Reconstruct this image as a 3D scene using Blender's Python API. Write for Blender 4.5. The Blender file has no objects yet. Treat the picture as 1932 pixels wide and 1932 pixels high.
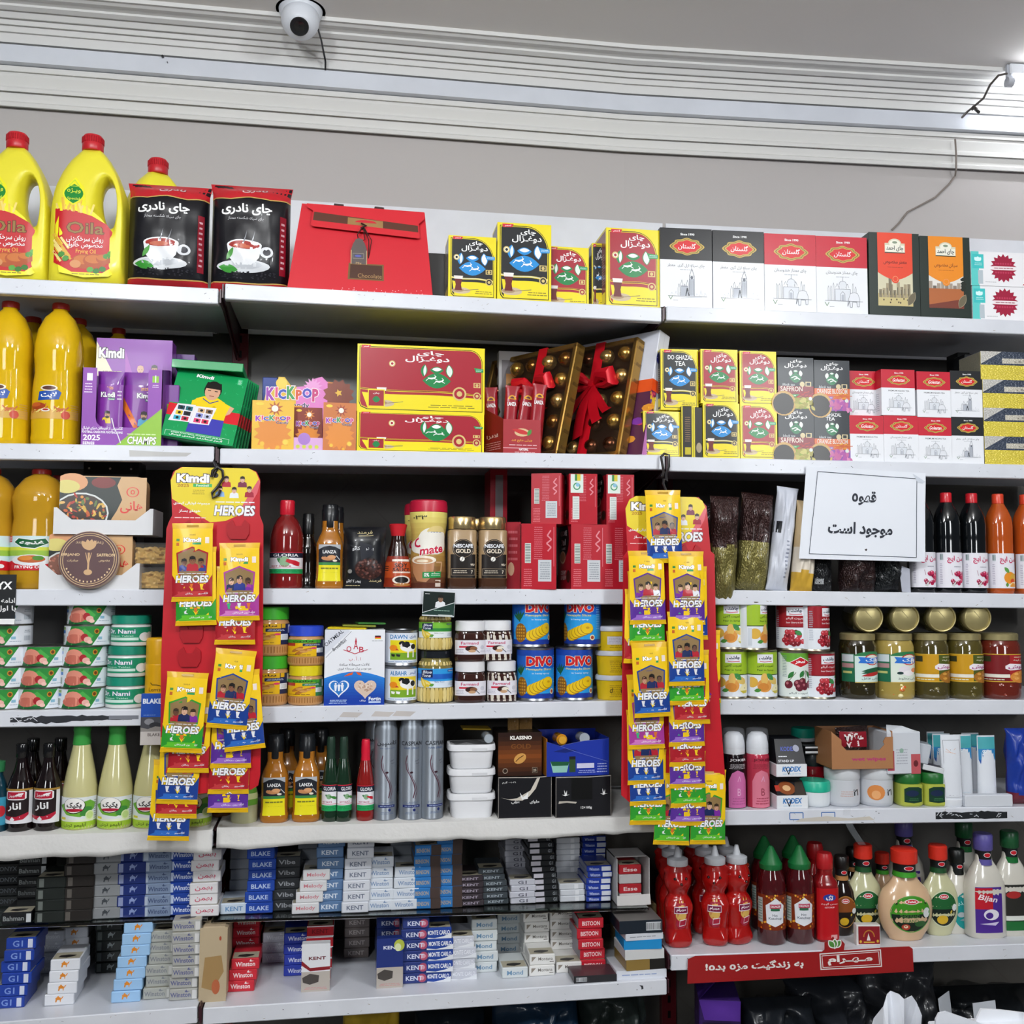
import bpy,bmesh,math,random
from math import sin,cos,pi,radians,sqrt,floor,ceil,tan,atan2
from mathutils import Vector,Matrix,noise
from mathutils.geometry import tessellate_polygon
sc = bpy.context.scene
COL = sc.collection
# ---------------------------------------------------------------- camera
F,ZC,D0 = 1932.,1.5,2.1
YAW,PIT,ROL = radians(9.063),radians(4.06),radians(-.288)
_f = Vector((sin(YAW)*cos(PIT),cos(YAW)*cos(PIT),sin(PIT)))
_r = Vector((cos(YAW),-sin(YAW),0));_u = _r.cross(_f)
CR = _r*cos(ROL)-_u*sin(ROL);CU = _u*cos(ROL)+_r*sin(ROL);CF = _f
CAM = Vector((0,0,ZC))
cd = bpy.data.cameras.new('camera');cam = bpy.data.objects.new('camera',cd);COL.objects.link(cam)
cd.sensor_width = 36;cd.lens = 36*F/1932;cd.clip_start = .05
m = Matrix((CR,CU,-CF)).transposed().to_4x4();m.translation = CAM;cam.matrix_world = m
sc.camera = cam
# ---------------------------------------------------------------- light and exposure
sc.view_settings.view_transform = 'Standard';sc.view_settings.look = 'None'
sc.view_settings.gamma = 1;sc.view_settings.use_curve_mapping = False
sc.view_settings.exposure = .40
wd = bpy.data.worlds.new('world');sc.world = wd;wd.use_nodes = True
wd.node_tree.nodes['Background'].inputs[0].default_value = (.80,.88,1,1)
wd.node_tree.nodes['Background'].inputs[1].default_value = .06
def area(name,loc,aim,sx,sy,power,col=(1,1,1)):
 l = bpy.data.lights.new(name,'AREA');l.shape = 'RECTANGLE';l.size = sx;l.size_y = sy
 l.energy = power;l.color = col
 o = bpy.data.objects.new(name,l);COL.objects.link(o);o.location = loc
 o.rotation_euler = (Vector(aim)-Vector(loc)).to_track_quat('-Z','Y').to_euler()
 return o
def lamp(name,loc,power,r=.09):
 l = bpy.data.lights.new(name,'POINT');l.energy = power;l.shadow_soft_size = r;l.color = (.95,.98,1)
 o = bpy.data.objects.new(name,l);COL.objects.link(o);o.location = loc
lamp('ceiling_lamp_a',(-.75,.30,2.55),27);lamp('ceiling_lamp_b',(-.1,.30,2.55),27);lamp('ceiling_lamp_c',(1.35,.35,2.55),29)
area('ceiling_tube_light_a',(-1.7,-3.2,2.62),(-.2,2.1,1.3),.7,1.3,32,(.95,.98,1))
area('ceiling_tube_light_b',(2.6,-3.0,2.62),(1.2,2.1,1.3),.7,1.3,32,(.95,.98,1))
cy_ = sc.cycles
cy_.use_denoising = True;cy_.max_bounces = 8;cy_.diffuse_bounces = 3;cy_.glossy_bounces = 3
cy_.transmission_bounces = 6;cy_.transparent_max_bounces = 8;cy_.caustics_reflective = False;cy_.caustics_refractive = False
# ---------------------------------------------------------------- pixel and shelf geometry
def proj(P):
 v = P-CAM;z = v.dot(CF)
 return 966+F*v.dot(CR)/z,966-F*v.dot(CU)/z
def ray(x,y): return CF+CR*((x-966)/F)-CU*((y-966)/F)
BD = radians(2.945)
_j = ray(1257,1100);_j = CAM+_j*(D0/_j.y)
BAY = {1: (Vector((0,D0,0)),Vector((1,0,0)),Vector((0,1,0)),0.),
  3: (Vector((_j.x,D0,0)),Vector((cos(BD),-sin(BD),0)),Vector((sin(BD),cos(BD),0)),-BD)}
BAY[2] = BAY[1]
def W3(b,s,back,z):
 o,ex,ey,_ = BAY[b];P = o+ex*s+ey*back;P.z = z;return P
def hit(b,x,y,back=0.):
 o,ex,ey,_ = BAY[b];d = ray(x,y);t = (o+ey*back-CAM).dot(ey)/d.dot(ey);P = CAM+d*t
 return (P-o).dot(ex),P.z
def solve_s(b,px,back,zf):
 a,c = hit(b,px,1000,back)[0],None
 for k in range(12):
  e = proj(W3(b,a,back,zf(a)))[0]-px
  if abs(e) < .01: break
  g = (proj(W3(b,a+.01,back,zf(a+.01)))[0]-px-e)/.01;a -= e/g
 return a
def solve_z(b,s,back,py,px=None):
 z = 1.5
 for k in range(12):
  e = proj(W3(b,s,back,z))[1]-py
  if abs(e) < .01: break
  g = (proj(W3(b,s,back,z+.01))[1]-py-e)/.01;z -= e/g
 return z
class Shelf:
 def __init__(S,b,x0,y0,x1,y1,lip=.031,depth=.34):
  S.b = b;S.s0,S.z0 = hit(b,x0,y0);S.s1,S.z1 = hit(b,x1,y1);S.lip = lip;S.depth = depth
 def z(S,s): return S.z0+(S.z1-S.z0)*(s-S.s0)/(S.s1-S.s0)
# ---------------------------------------------------------------- materials (colour comes from the mesh's own colour layer)
MATS = {}
def nt(name):
 m = bpy.data.materials.new(name);m.use_nodes = True;n = m.node_tree
 return m,n,n.nodes['Principled BSDF']
def mat(k):
 if k in MATS: return MATS[k]
 P = dict(paper=(.6,0,0,0),card=(.42,0,.0,0),gloss=(.36,0,.12,0),film=(.33,0,.22,0),plastic=(.38,0,.1,0),
    shiny=(.16,0,.5,0),foil=(.22,.85,0,0),metal=(.3,1,0,0),steel=(.35,.6,0,0),paint=(.35,0,.15,0),cloth=(.85,0,0,0),
    liquid=(.08,0,.6,0),oil=(.07,0,.5,.28),glass=(.03,0,0,1),clear=(.08,0,0,0),satin=(.33,.15,0,0),plaster=(.85,0,0,0))[k]
 m,n,b = nt(k);a = n.nodes.new('ShaderNodeVertexColor');a.layer_name = 'Col'
 n.links.new(a.outputs[0],b.inputs['Base Color'])
 b.inputs['Roughness'].default_value = P[0];b.inputs['Metallic'].default_value = P[1]
 b.inputs['Coat Weight'].default_value = P[2];b.inputs['Coat Roughness'].default_value = .06
 b.inputs['Transmission Weight'].default_value = P[3]
 if k == 'oil': b.inputs['IOR'].default_value = 1.2
 if k == 'clear': b.inputs['Alpha'].default_value = .10
 if k in ('film','gloss'): b.inputs['Specular IOR Level'].default_value = .35
 if k == 'paint':
  t = n.nodes.new('ShaderNodeTexNoise');t.inputs['Scale'].default_value = 9;t.inputs['Detail'].default_value = 6
  g = n.nodes.new('ShaderNodeTexCoord');n.links.new(g.outputs['Object'],t.inputs[0])
  r = n.nodes.new('ShaderNodeMapRange');r.inputs[1].default_value = .35;r.inputs[2].default_value = .75;r.inputs[3].default_value = .9;r.inputs[4].default_value = 1
  n.links.new(t.outputs[0],r.inputs[0]);x = n.nodes.new('ShaderNodeMix');x.data_type = 'RGBA';x.blend_type = 'MULTIPLY';x.inputs[0].default_value = 1
  n.links.new(a.outputs[0],x.inputs[6]);n.links.new(r.outputs[0],x.inputs[7]);n.links.new(x.outputs[2],b.inputs['Base Color'])
 if k in ('cloth','plaster'):
  t = n.nodes.new('ShaderNodeTexNoise');t.inputs['Scale'].default_value = 6 if k == 'plaster' else 25;t.inputs['Detail'].default_value = 5
  g = n.nodes.new('ShaderNodeTexCoord');n.links.new(g.outputs['Object'],t.inputs[0])
  u = n.nodes.new('ShaderNodeBump');u.inputs['Strength'].default_value = .25;u.inputs['Distance'].default_value = .01
  n.links.new(t.outputs[0],u.inputs['Height']);n.links.new(u.outputs[0],b.inputs['Normal'])
 MATS[k] = m;return m
def emis(name,col,st):
 m,n,b = nt(name);b.inputs['Emission Color'].default_value = (*col,1);b.inputs['Emission Strength'].default_value = st;return m
def hx(c):
 if not isinstance(c,str): return c
 c = c.lstrip('#')
 if len(c) == 3: c = ''.join(k+k for k in c)
 return tuple(int(c[i:i+2],16)/255 for i in (0,2,4))
# ---------------------------------------------------------------- mesh builder
class MB:
 def __init__(s): s.V,s.F,s.C,s.M,s.S = [],[],[],[],[]
 def add(s,V,Fc,col,mt='paper',sm=False):
  n = len(s.V);s.V += [tuple(v) for v in V]
  for i,f in enumerate(Fc):
   s.F.append([k+n for k in f]);s.C.append(hx(col[i] if isinstance(col,list) else col));s.M.append(mt);s.S.append(sm)
  return s
 def xf(s,M,n0=0):
  for i in range(n0,len(s.V)): s.V[i] = tuple(M @ Vector(s.V[i]))
  return s
 def build(s,name,parent=None,ang=40,label=None,loc=None):
  me = bpy.data.meshes.new(name);me.from_pydata(s.V,[],s.F)
  ks = []
  for k in s.M:
   if k not in ks: ks.append(k)
  for k in ks: me.materials.append(mat(k) if isinstance(k,str) else k)
  ix = {k: i for i,k in enumerate(ks)}
  me.polygons.foreach_set('material_index',[ix[k] for k in s.M]);me.polygons.foreach_set('use_smooth',s.S)
  ca = me.color_attributes.new('Col','BYTE_COLOR','CORNER');buf = []
  for f,c in zip(s.F,s.C): buf += [*c,1.]*len(f)
  ca.data.foreach_set('color_srgb',buf)
  if any(s.S): me.set_sharp_from_angle(angle=radians(ang))
  me.update();o = bpy.data.objects.new(name,me);COL.objects.link(o)
  if parent: o.parent = parent
  if label: o['label'] = label
  if loc: o.location = loc
  return o
 # ---- solids; every thing faces -y with its front at y = 0 and its base at z = 0
 def box(s,x0,x1,y0,y1,z0,z1,col,mt='paper',bev=.001,cols=None):
  b = min(bev,(x1-x0)/3,(y1-y0)/3,(z1-z0)/3);col = hx(col);cc = {**{k: col for k in 'fbltrdBTLRD'},**{k: hx(v) for k,v in (cols or {}).items()}}
  if b <= 0:
   V = [(x,y,z) for z in (z0,z1) for y in (y0,y1) for x in (x0,x1)]
   return s.add(V,[(0,1,5,4),(3,2,6,7),(2,0,4,6),(1,3,7,5),(4,5,7,6),(2,3,1,0)],[cc['f'],cc['b'],cc['l'],cc['r'],cc['t'],cc['d']],mt)
  V = [];X = (x0,x1);Y = (y0,y1);Z = (z0,z1);sg = (1,-1)
  for k in range(2):
   for j in range(2):
    for i in range(2):
     x,y,z = X[i],Y[j],Z[k];bx,by,bz = b*sg[i],b*sg[j],b*sg[k]
     V += [(x,y+by,z+bz),(x+bx,y,z+bz),(x+bx,y+by,z)]
  c = lambda i,j,k,a: (k*4+j*2+i)*3+a
  Fc = [(c(0,0,0,1),c(1,0,0,1),c(1,0,1,1),c(0,0,1,1)),(c(1,1,0,1),c(0,1,0,1),c(0,1,1,1),c(1,1,1,1)),
    (c(0,1,0,0),c(0,0,0,0),c(0,0,1,0),c(0,1,1,0)),(c(1,0,0,0),c(1,1,0,0),c(1,1,1,0),c(1,0,1,0)),
    (c(0,0,1,2),c(1,0,1,2),c(1,1,1,2),c(0,1,1,2)),(c(0,1,0,2),c(1,1,0,2),c(1,0,0,2),c(0,0,0,2))]
  cl = [cc[k] for k in 'fblrtd']
  for i in range(2):
   for j in range(2): Fc.append((c(i,j,0,0),c(i,j,0,1),c(i,j,1,1),c(i,j,1,0)));cl.append(cc['f'] if j == 0 else cc['b'])
   for k in range(2): Fc.append((c(i,0,k,0),c(i,0,k,2),c(i,1,k,2),c(i,1,k,0)));cl.append(cc['t'] if k else cc['d'])
  for j in range(2):
   for k in range(2): Fc.append((c(0,j,k,1),c(1,j,k,1),c(1,j,k,2),c(0,j,k,2)));cl.append(cc['f'] if j == 0 else cc['b'])
  for i in range(2):
   for j in range(2):
    for k in range(2): Fc.append((c(i,j,k,0),c(i,j,k,1),c(i,j,k,2)));cl.append(cc['f'] if j == 0 else cc['b'])
  return s.add(V,Fc,cl,mt)
 def lathe(s,prof,seg=28,col='#fff',mt='plastic',cx=0,cy=0,sx=1,sy=1,sq=2,cap=True):
  V,Fc,cl = [],[],[];n = len(prof);cur,cm = hx(col),mt;groups = {}
  for p in prof:
   for i in range(seg):
    t = 2*pi*i/seg;c,d = cos(t),sin(t);k = (abs(c)**sq+abs(d)**sq)**(-1/sq)
    V.append((cx+p[0]*k*c*sx,cy+p[0]*k*d*sy,p[1]))
  for j in range(n-1):
   if len(prof[j]) > 2 and prof[j][2]: cur = hx(prof[j][2])
   if len(prof[j]) > 3: cm = prof[j][3]
   for i in range(seg): groups.setdefault(cm,[]).append(((j*seg+i,j*seg+(i+1) % seg,(j+1)*seg+(i+1) % seg,(j+1)*seg+i),cur))
  if cap:
   groups.setdefault(cm,[]).append((tuple(range((n-1)*seg,n*seg)),cur))
   groups.setdefault(groups and list(groups)[0],[]).append((tuple(reversed(range(seg))),hx(prof[0][2]) if len(prof[0]) > 2 and prof[0][2] else hx(col)))
  nb = len(s.V);s.V += V
  for k,g in groups.items():
   for f,c in g: s.F.append([q+nb for q in f]);s.C.append(c);s.M.append(k);s.S.append(len(f) == 4)
  return s
 def tube(s,pts,rad,col,mt='plastic',seg=8,ry=None,up=None):
  P = [Vector(p) for p in pts];V,Fc = [],[];n = len(P);a = None
  for j in range(n):
   t = (P[min(j+1,n-1)]-P[max(j-1,0)]).normalized()
   if up: a = Vector(up).cross(t).normalized()
   elif a is None: a = t.cross(Vector((0,0,1)) if abs(t.z) < .9 else Vector((1,0,0))).normalized()
   else: a = (a-t*a.dot(t)).normalized()
   b = t.cross(a);r = rad[j] if isinstance(rad,(list,tuple)) else rad;q = r if ry is None else ry
   for i in range(seg): w = 2*pi*i/seg;V.append(P[j]+a*(r*cos(w))+b*(q*sin(w)))
  for j in range(n-1):
   for i in range(seg): Fc.append((j*seg+i,j*seg+(i+1) % seg,(j+1)*seg+(i+1) % seg,(j+1)*seg+i))
  Fc += [tuple(reversed(range(seg))),tuple(range((n-1)*seg,n*seg))]
  return s.add(V,Fc,col,mt,True)
 def prism(s,pts,y0,y1,col,mt='paper',side=None):
  n = len(pts);V = [(x,y0,z) for x,z in pts]+[(x,y1,z) for x,z in pts]
  T = tessellate_polygon([[Vector((x,z,0)) for x,z in pts]])
  ar = sum(pts[i][0]*pts[(i+1) % n][1]-pts[(i+1) % n][0]*pts[i][1] for i in range(n))
  Fc = []
  for t in T:
   a,b,c = [pts[k] for k in t];w = (b[0]-a[0])*(c[1]-a[1])-(c[0]-a[0])*(b[1]-a[1])
   t = tuple(t) if w > 0 else tuple(reversed(t));Fc.append(t);Fc.append(tuple(k+n for k in reversed(t)))
  nf = len(Fc)
  for i in range(n):
   j = (i+1) % n;q = (i,i+n,j+n,j) if ar > 0 else (i,j,j+n,i+n);Fc.append(tuple(reversed(q)) if ar > 0 else tuple(reversed(q)))
  return s.add(V,Fc,[hx(col)]*nf+[hx(side or col)]*n,mt)
 def grid(s,f,nu,nv,col,mt='paper',sm=True):
  V = [f(i/nu,j/nv) for j in range(nv+1) for i in range(nu+1)]
  Fc = [(j*(nu+1)+i,j*(nu+1)+i+1,(j+1)*(nu+1)+i+1,(j+1)*(nu+1)+i) for j in range(nv) for i in range(nu)]
  return s.add(V,Fc,[col((i+.5)/nu,(j+.5)/nv) for j in range(nv) for i in range(nu)] if callable(col) else col,mt,sm)
# ---------------------------------------------------------------- lettering and flat printing
_PF = {}
for _k,_b,_n in (('ا',0xFE8D,2),('ب',0xFE8F,4),('ت',0xFE95,4),('ث',0xFE99,4),('ج',0xFE9D,4),('ح',0xFEA1,4),('خ',0xFEA5,4),('د',0xFEA9,2),
     ('ذ',0xFEAB,2),('ر',0xFEAD,2),('ز',0xFEAF,2),('س',0xFEB1,4),('ش',0xFEB5,4),('ص',0xFEB9,4),('ض',0xFEBD,4),('ط',0xFEC1,4),('ظ',0xFEC5,4),
     ('ع',0xFEC9,4),('غ',0xFECD,4),('ف',0xFED1,4),('ق',0xFED5,4),('ل',0xFEDD,4),('م',0xFEE1,4),('ن',0xFEE5,4),('ه',0xFEE9,4),('و',0xFEED,2),
     ('آ',0xFE81,2),('پ',0xFB56,4),('چ',0xFB7A,4),('ژ',0xFB8A,2),('ک',0xFB8E,4),('گ',0xFB92,4),('ی',0xFBFC,4),('ئ',0xFE89,4)):
 _PF[_k] = (_b,_n)
_PF['ـ'] = (0x640,0)
def shape(t):
 out = [];n = len(t);i = 0
 dual = lambda c: c in _PF and (_PF[c][1] == 4 or c == 'ـ')
 while i < n:
  c = t[i];pj = i > 0 and dual(t[i-1]);nj = i+1 < n and t[i+1] in _PF
  if c == 'ل' and i+1 < n and t[i+1] == 'ا': out.append(chr(0xFEFC if pj else 0xFEFB));i += 2;continue
  if c == 'ـ': out.append('ـ')
  elif c in _PF:
   b,k = _PF[c];out.append(chr(b+((3 if pj and nj else 2 if nj else 1 if pj else 0) if k == 4 else (1 if pj else 0))))
  else: out.append(c)
  i += 1
 if sum(ch.isdigit() for ch in out) > 1: pass
 return ''.join(reversed(out)).replace(chr(0xFEE9),chr(0x665))
_TX = {}
def glyphs(t,bold=0,sh=0):
 k = (t,bold,sh)
 if k not in _TX:
  c = bpy.data.curves.new('t','FONT');c.body = shape(t) if any(0x600 <= ord(q) < 0x700 for q in t) else t
  c.resolution_u = 2;c.offset = bold;c.shear = sh
  o = bpy.data.objects.new('t',c);me = o.to_mesh()
  V = [(v.co.x,v.co.y) for v in me.vertices];Fc = [tuple(p.vertices) for p in me.polygons]
  o.to_mesh_clear();bpy.data.objects.remove(o);bpy.data.curves.remove(c)
  if not V: V,Fc = [(0,0),(.01,0),(0,.01)],[(0,1,2)]
  xs = [v[0] for v in V];ys = [v[1] for v in V]
  Fc = [f if (V[f[1]][0]-V[f[0]][0])*(V[f[2]][1]-V[f[0]][1])-(V[f[2]][0]-V[f[0]][0])*(V[f[1]][1]-V[f[0]][1]) >= 0 else tuple(reversed(f)) for f in Fc]
  _TX[k] = (V,Fc,min(xs),max(xs),min(ys),max(ys))
 return _TX[k]
class Cv:
 def __init__(s,W,H): s.W,s.H,s.o = W,H,[]
 def a(s,V,Fc,col,lay=None):
  us = [v[0] for v in V];vs = [v[1] for v in V];b = (min(us),max(us),min(vs),max(vs))
  L = 1+max([o[3] for o in s.o if o[4][0] < b[1]-1e-6 and o[4][1] > b[0]+1e-6 and o[4][2] < b[3]-1e-6 and o[4][3] > b[2]+1e-6],default=0)
  s.o.append((V,Fc,hx(col),L,b));return s
 def r(s,u0,v0,u1,v1,col): return s.a([(u0,v0),(u1,v0),(u1,v1),(u0,v1)],[(0,1,2,3)],col)
 def p(s,pts,col):
  T = tessellate_polygon([[Vector((x*s.W,y*s.H,0)) for x,y in pts]]);Fc = []
  for t in T:
   a,b,c = [pts[k] for k in t];w = (b[0]-a[0])*(c[1]-a[1])-(c[0]-a[0])*(b[1]-a[1]);Fc.append(tuple(t) if w > 0 else tuple(reversed(t)))
  return s.a(pts,Fc,col)
 def e(s,u,v,ru,rv,col,n=18,rot=0,f0=0,f1=1):
  rr = ru*s.W;q = rr if rv is None else rv*s.H;R = radians(rot);pts = []
  for i in range(n+(f1 < 1)):
   t = 2*pi*(f0+(f1-f0)*i/n);x,y = rr*cos(t),q*sin(t);pts.append((u+(x*cos(R)-y*sin(R))/s.W,v+(x*sin(R)+y*cos(R))/s.H))
  return s.a(pts,[tuple(range(len(pts)))],col)
 def l(s,pts,w,col):
  for (a,b),(c,d) in zip(pts,pts[1:]):
   x,y = (c-a)*s.W,(d-b)*s.H;L = sqrt(x*x+y*y) or 1;nx,ny = -y/L*w*s.W/2/s.W,x/L*w*s.W/2/s.H
   s.a([(a-nx,b-ny),(c-nx,d-ny),(c+nx,d+ny),(a+nx,b+ny)],[(0,1,2,3)],col)
  return s
 def leaf(s,u,v,L,wd,rot,col):
  R = radians(rot);pts = []
  for i in range(9): t = -1+i/4;pts.append((t*L/2,wd/2*(1-t*t)))
  for i in range(1,8): t = 1-i/4;pts.append((t*L/2,-wd/2*(1-t*t)))
  pts = [(u+(x*cos(R)-y*sin(R)),v+(x*sin(R)+y*cos(R))*s.W/s.H) for x,y in pts]
  return s.p(pts[::-1],col)
 def t(s,t,u,v,h,col,w=None,bold=0,sh=0,out=None,ow=.03,rot=0,al='c'):
  # h: height of the lettering's box as a share of H; w: its width as a share of W
  for pas in ((0,1) if out else (1,)):
   V,Fc,x0,x1,y0,y1 = glyphs(t,bold+(ow if pas == 0 else 0),sh);B = glyphs(t,bold,sh)
   ky = h*s.H/(B[5]-B[4]);kx = w*s.W/(B[3]-B[2]) if w else ky
   cx = (B[2]+B[3])/2 if al == 'c' else B[2] if al == 'l' else B[3];cyy = (B[4]+B[5])/2;R = radians(rot);pts = []
   for x,y in V:
    x,y = (x-cx)*kx,(y-cyy)*ky;pts.append((u+(x*cos(R)-y*sin(R))/s.W,v+(x*sin(R)+y*cos(R))/s.H))
   s.a(pts,Fc,out if pas == 0 else col)
  return s
 def lines(s,u0,v0,u1,v1,n,col,seed=1):
  R = random.Random(seed);dv = (v1-v0)/n
  for i in range(n):
   u = u0+R.random()*.1*(u1-u0)
   while u < u1-.01:
    L = (u1-u0)*R.uniform(.08,.25);s.r(u,v0+dv*(i+.3),min(u+L,u1),v0+dv*(i+.68),col);u += L+.03*(u1-u0)
  return s
 def bars(s,u0,v0,u1,v1,col='#111',n=14,bg='#fff'):
  R = random.Random(n);s.r(u0,v0,u1,v1,bg);du = (u1-u0)/n
  for i in range(n): s.r(u0+du*(i+.2),v0+.1*(v1-v0),u0+du*(i+.2)+du*R.uniform(.2,.7),v1-.1*(v1-v0),col)
  return s
 def emit(s,mb,f,mt='paper',cu=0,cv=0,eps=7e-5,sm=None,L0=0):
  if not s.o: return mb
  V,Fc,cl = [],[],[]
  for v,fc,c,L,b in s.o:
   n = len(V);V += [(x,y,(L+L0)*eps) for x,y in v];Fc += [tuple(k+n for k in q) for q in fc];cl += [c]*len(fc)
  if cu or cv:
   bm = bmesh.new();vs = [bm.verts.new(v) for v in V];ly = bm.faces.layers.int.new('c')
   for q,c in zip(Fc,range(len(Fc))):
    try: bm.faces.new([vs[k] for k in q])[ly] = c
    except ValueError: pass
   for n,ax in ((cu,0),(cv,1)):
    for i in range(1,n):
     co = [0,0,0];co[ax] = i/n;no = [0,0,0];no[ax] = 1
     bmesh.ops.bisect_plane(bm,geom=bm.verts[:]+bm.edges[:]+bm.faces[:],dist=1e-7,plane_co=co,plane_no=no)
   bm.verts.index_update();V = [tuple(v.co) for v in bm.verts];cl = [cl[q[ly]] for q in bm.faces];Fc = [tuple(v.index for v in q.verts) for q in bm.faces];bm.free()
  mb.add([f(*v) for v in V],Fc,cl,mt,bool(cu or cv) if sm is None else sm)
  return mb
def flat(x0,x1,z0,z1,y=0): return lambda u,v,o: (x0+(x1-x0)*u,y-o,z0+(z1-z0)*v)
def leftf(x,y0,y1,z0,z1): return lambda u,v,o: (x-o,y1+(y0-y1)*u,z0+(z1-z0)*v)
def rightf(x,y0,y1,z0,z1): return lambda u,v,o: (x+o,y0+(y1-y0)*u,z0+(z1-z0)*v)
def topf(x0,x1,y0,y1,z): return lambda u,v,o: (x0+(x1-x0)*u,y0+(y1-y0)*v,z+o)
def rad_at(prof,z):
 for a,b in zip(prof,prof[1:]):
  if a[1] <= z <= b[1] and b[1] > a[1]: return a[0]+(b[0]-a[0])*(z-a[1])/(b[1]-a[1])
 return prof[-1][0]
def wrap(prof,arc,z0,z1,cy,sq=2,sx=1,sy=1,turn=0,add=.0004,cx=0):
 def f(u,v,o):
  z = z0+(z1-z0)*v;t = -pi/2+(u-.5)*arc+turn;c,d = cos(t),sin(t);k = (abs(c)**sq+abs(d)**sq)**(-1/sq)*(rad_at(prof,z)+add+o)
  return (cx+k*c*sx,cy+k*d*sy,z)
 return f
# ---------------------------------------------------------------- things, parts, copies
TOP = {}
def thing(name): o = bpy.data.objects.new(name,None);o.empty_display_size = .02;COL.objects.link(o);return o
def tag(o,label,cat,group=None,kind=None):
 o['label'] = label;o['category'] = cat
 if group: o['group'] = group
 if kind: o['kind'] = kind
 return o
def struct(o): o['kind'] = 'structure';return o
def dup(r):
 c = r.copy();COL.objects.link(c)
 for ch in r.children:
  d = ch.copy();COL.objects.link(d);d.parent = c
  for g in ch.children: e = g.copy();COL.objects.link(e);e.parent = d
 return c
CACHE = {}
def put(o,b,s,back,z,rz=0,rx=0,ry=0):
 o.location = W3(b,s,back,z);o.rotation_euler = (rx,ry,BAY[b][3]+rz)
def A(key,fn,name,label,cat,group,S,xl,xr,yt,back=.012,on=None,rz=0,wh=None,dz=0,rx=0,ry=0,turn=None,**kw):
 """place one thing whose front spans xl..xr and whose top reaches yt in the photograph, standing on shelf S (or on another thing)"""
 b = S.b;zf = (lambda s: TOP[on]+dz) if on else (lambda s: S.z(s)+dz)
 s0,s1 = solve_s(b,xl,back,zf),solve_s(b,xr,back,zf);s = solve_s(b,(xl+xr)/2,back,zf);z = zf(s)
 if key in CACHE: o,H = CACHE[key];o = dup(o)
 else:
  W,H = wh or (s1-s0,solve_z(b,s,back,yt)-z)
  o = fn(W,H,**kw);CACHE[key] = (o,H)
 o.name = name;tag(o,label,cat,group)
 if 'group' in o and not group: del o['group']
 put(o,b,s,back,z,rz,rx,ry);TOP[o.name] = z+H
 return o.name
def bend(i): return ('bottom','second from the bottom','third from the bottom','fourth from the bottom','fifth from the bottom','sixth from the bottom','seventh from the bottom','eighth from the bottom','ninth from the bottom','tenth from the bottom','eleventh from the bottom')[i]
# ---------------------------------------------------------------- the setting
WB = .36
SH = {}
for k,v in dict(
 A1=(1,-420,503,412,544.8),B1=(1,-420,830,404,842.8),C1=(1,-420,1111.5,400,1113),D1=(1,-420,1345,404,1338),E1=(1,-420,1591,402,1568),F1=(1,-420,1962,372,1900),
 A2=(2,424.5,535.5,1248.5,580.6),B2=(2,415,846.4,1255,859),C2=(2,415,1110.8,1256,1112.5),D2=(2,412,1336,1258,1321.3),E2=(2,410,1564,1262,1541),F2=(2,383,1903,1258,1848),
 A3=(3,1257.5,577.7,2100,612),B3=(3,1262,861.8,2100,881),C3=(3,1264,1112.5,2100,1123),D3=(3,1266,1320.6,2100,1321.5),E3=(3,1267,1530.5,2100,1521),K3=(3,1266,1803,2100,1776)).items():
 SH[k] = Shelf(*v)
for k in SH: SH[k].depth = .355 if k[0] == 'F' else .325 if k[0] == 'A' else .335
ROWN = dict(A='topmost',B='second from the top',C='third from the top',D='fourth from the top',E='fifth from the top',F='lowest',K='lowest')
BAYN = {1: 'left bay',2: 'middle bay',3: 'right bay'}
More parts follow.
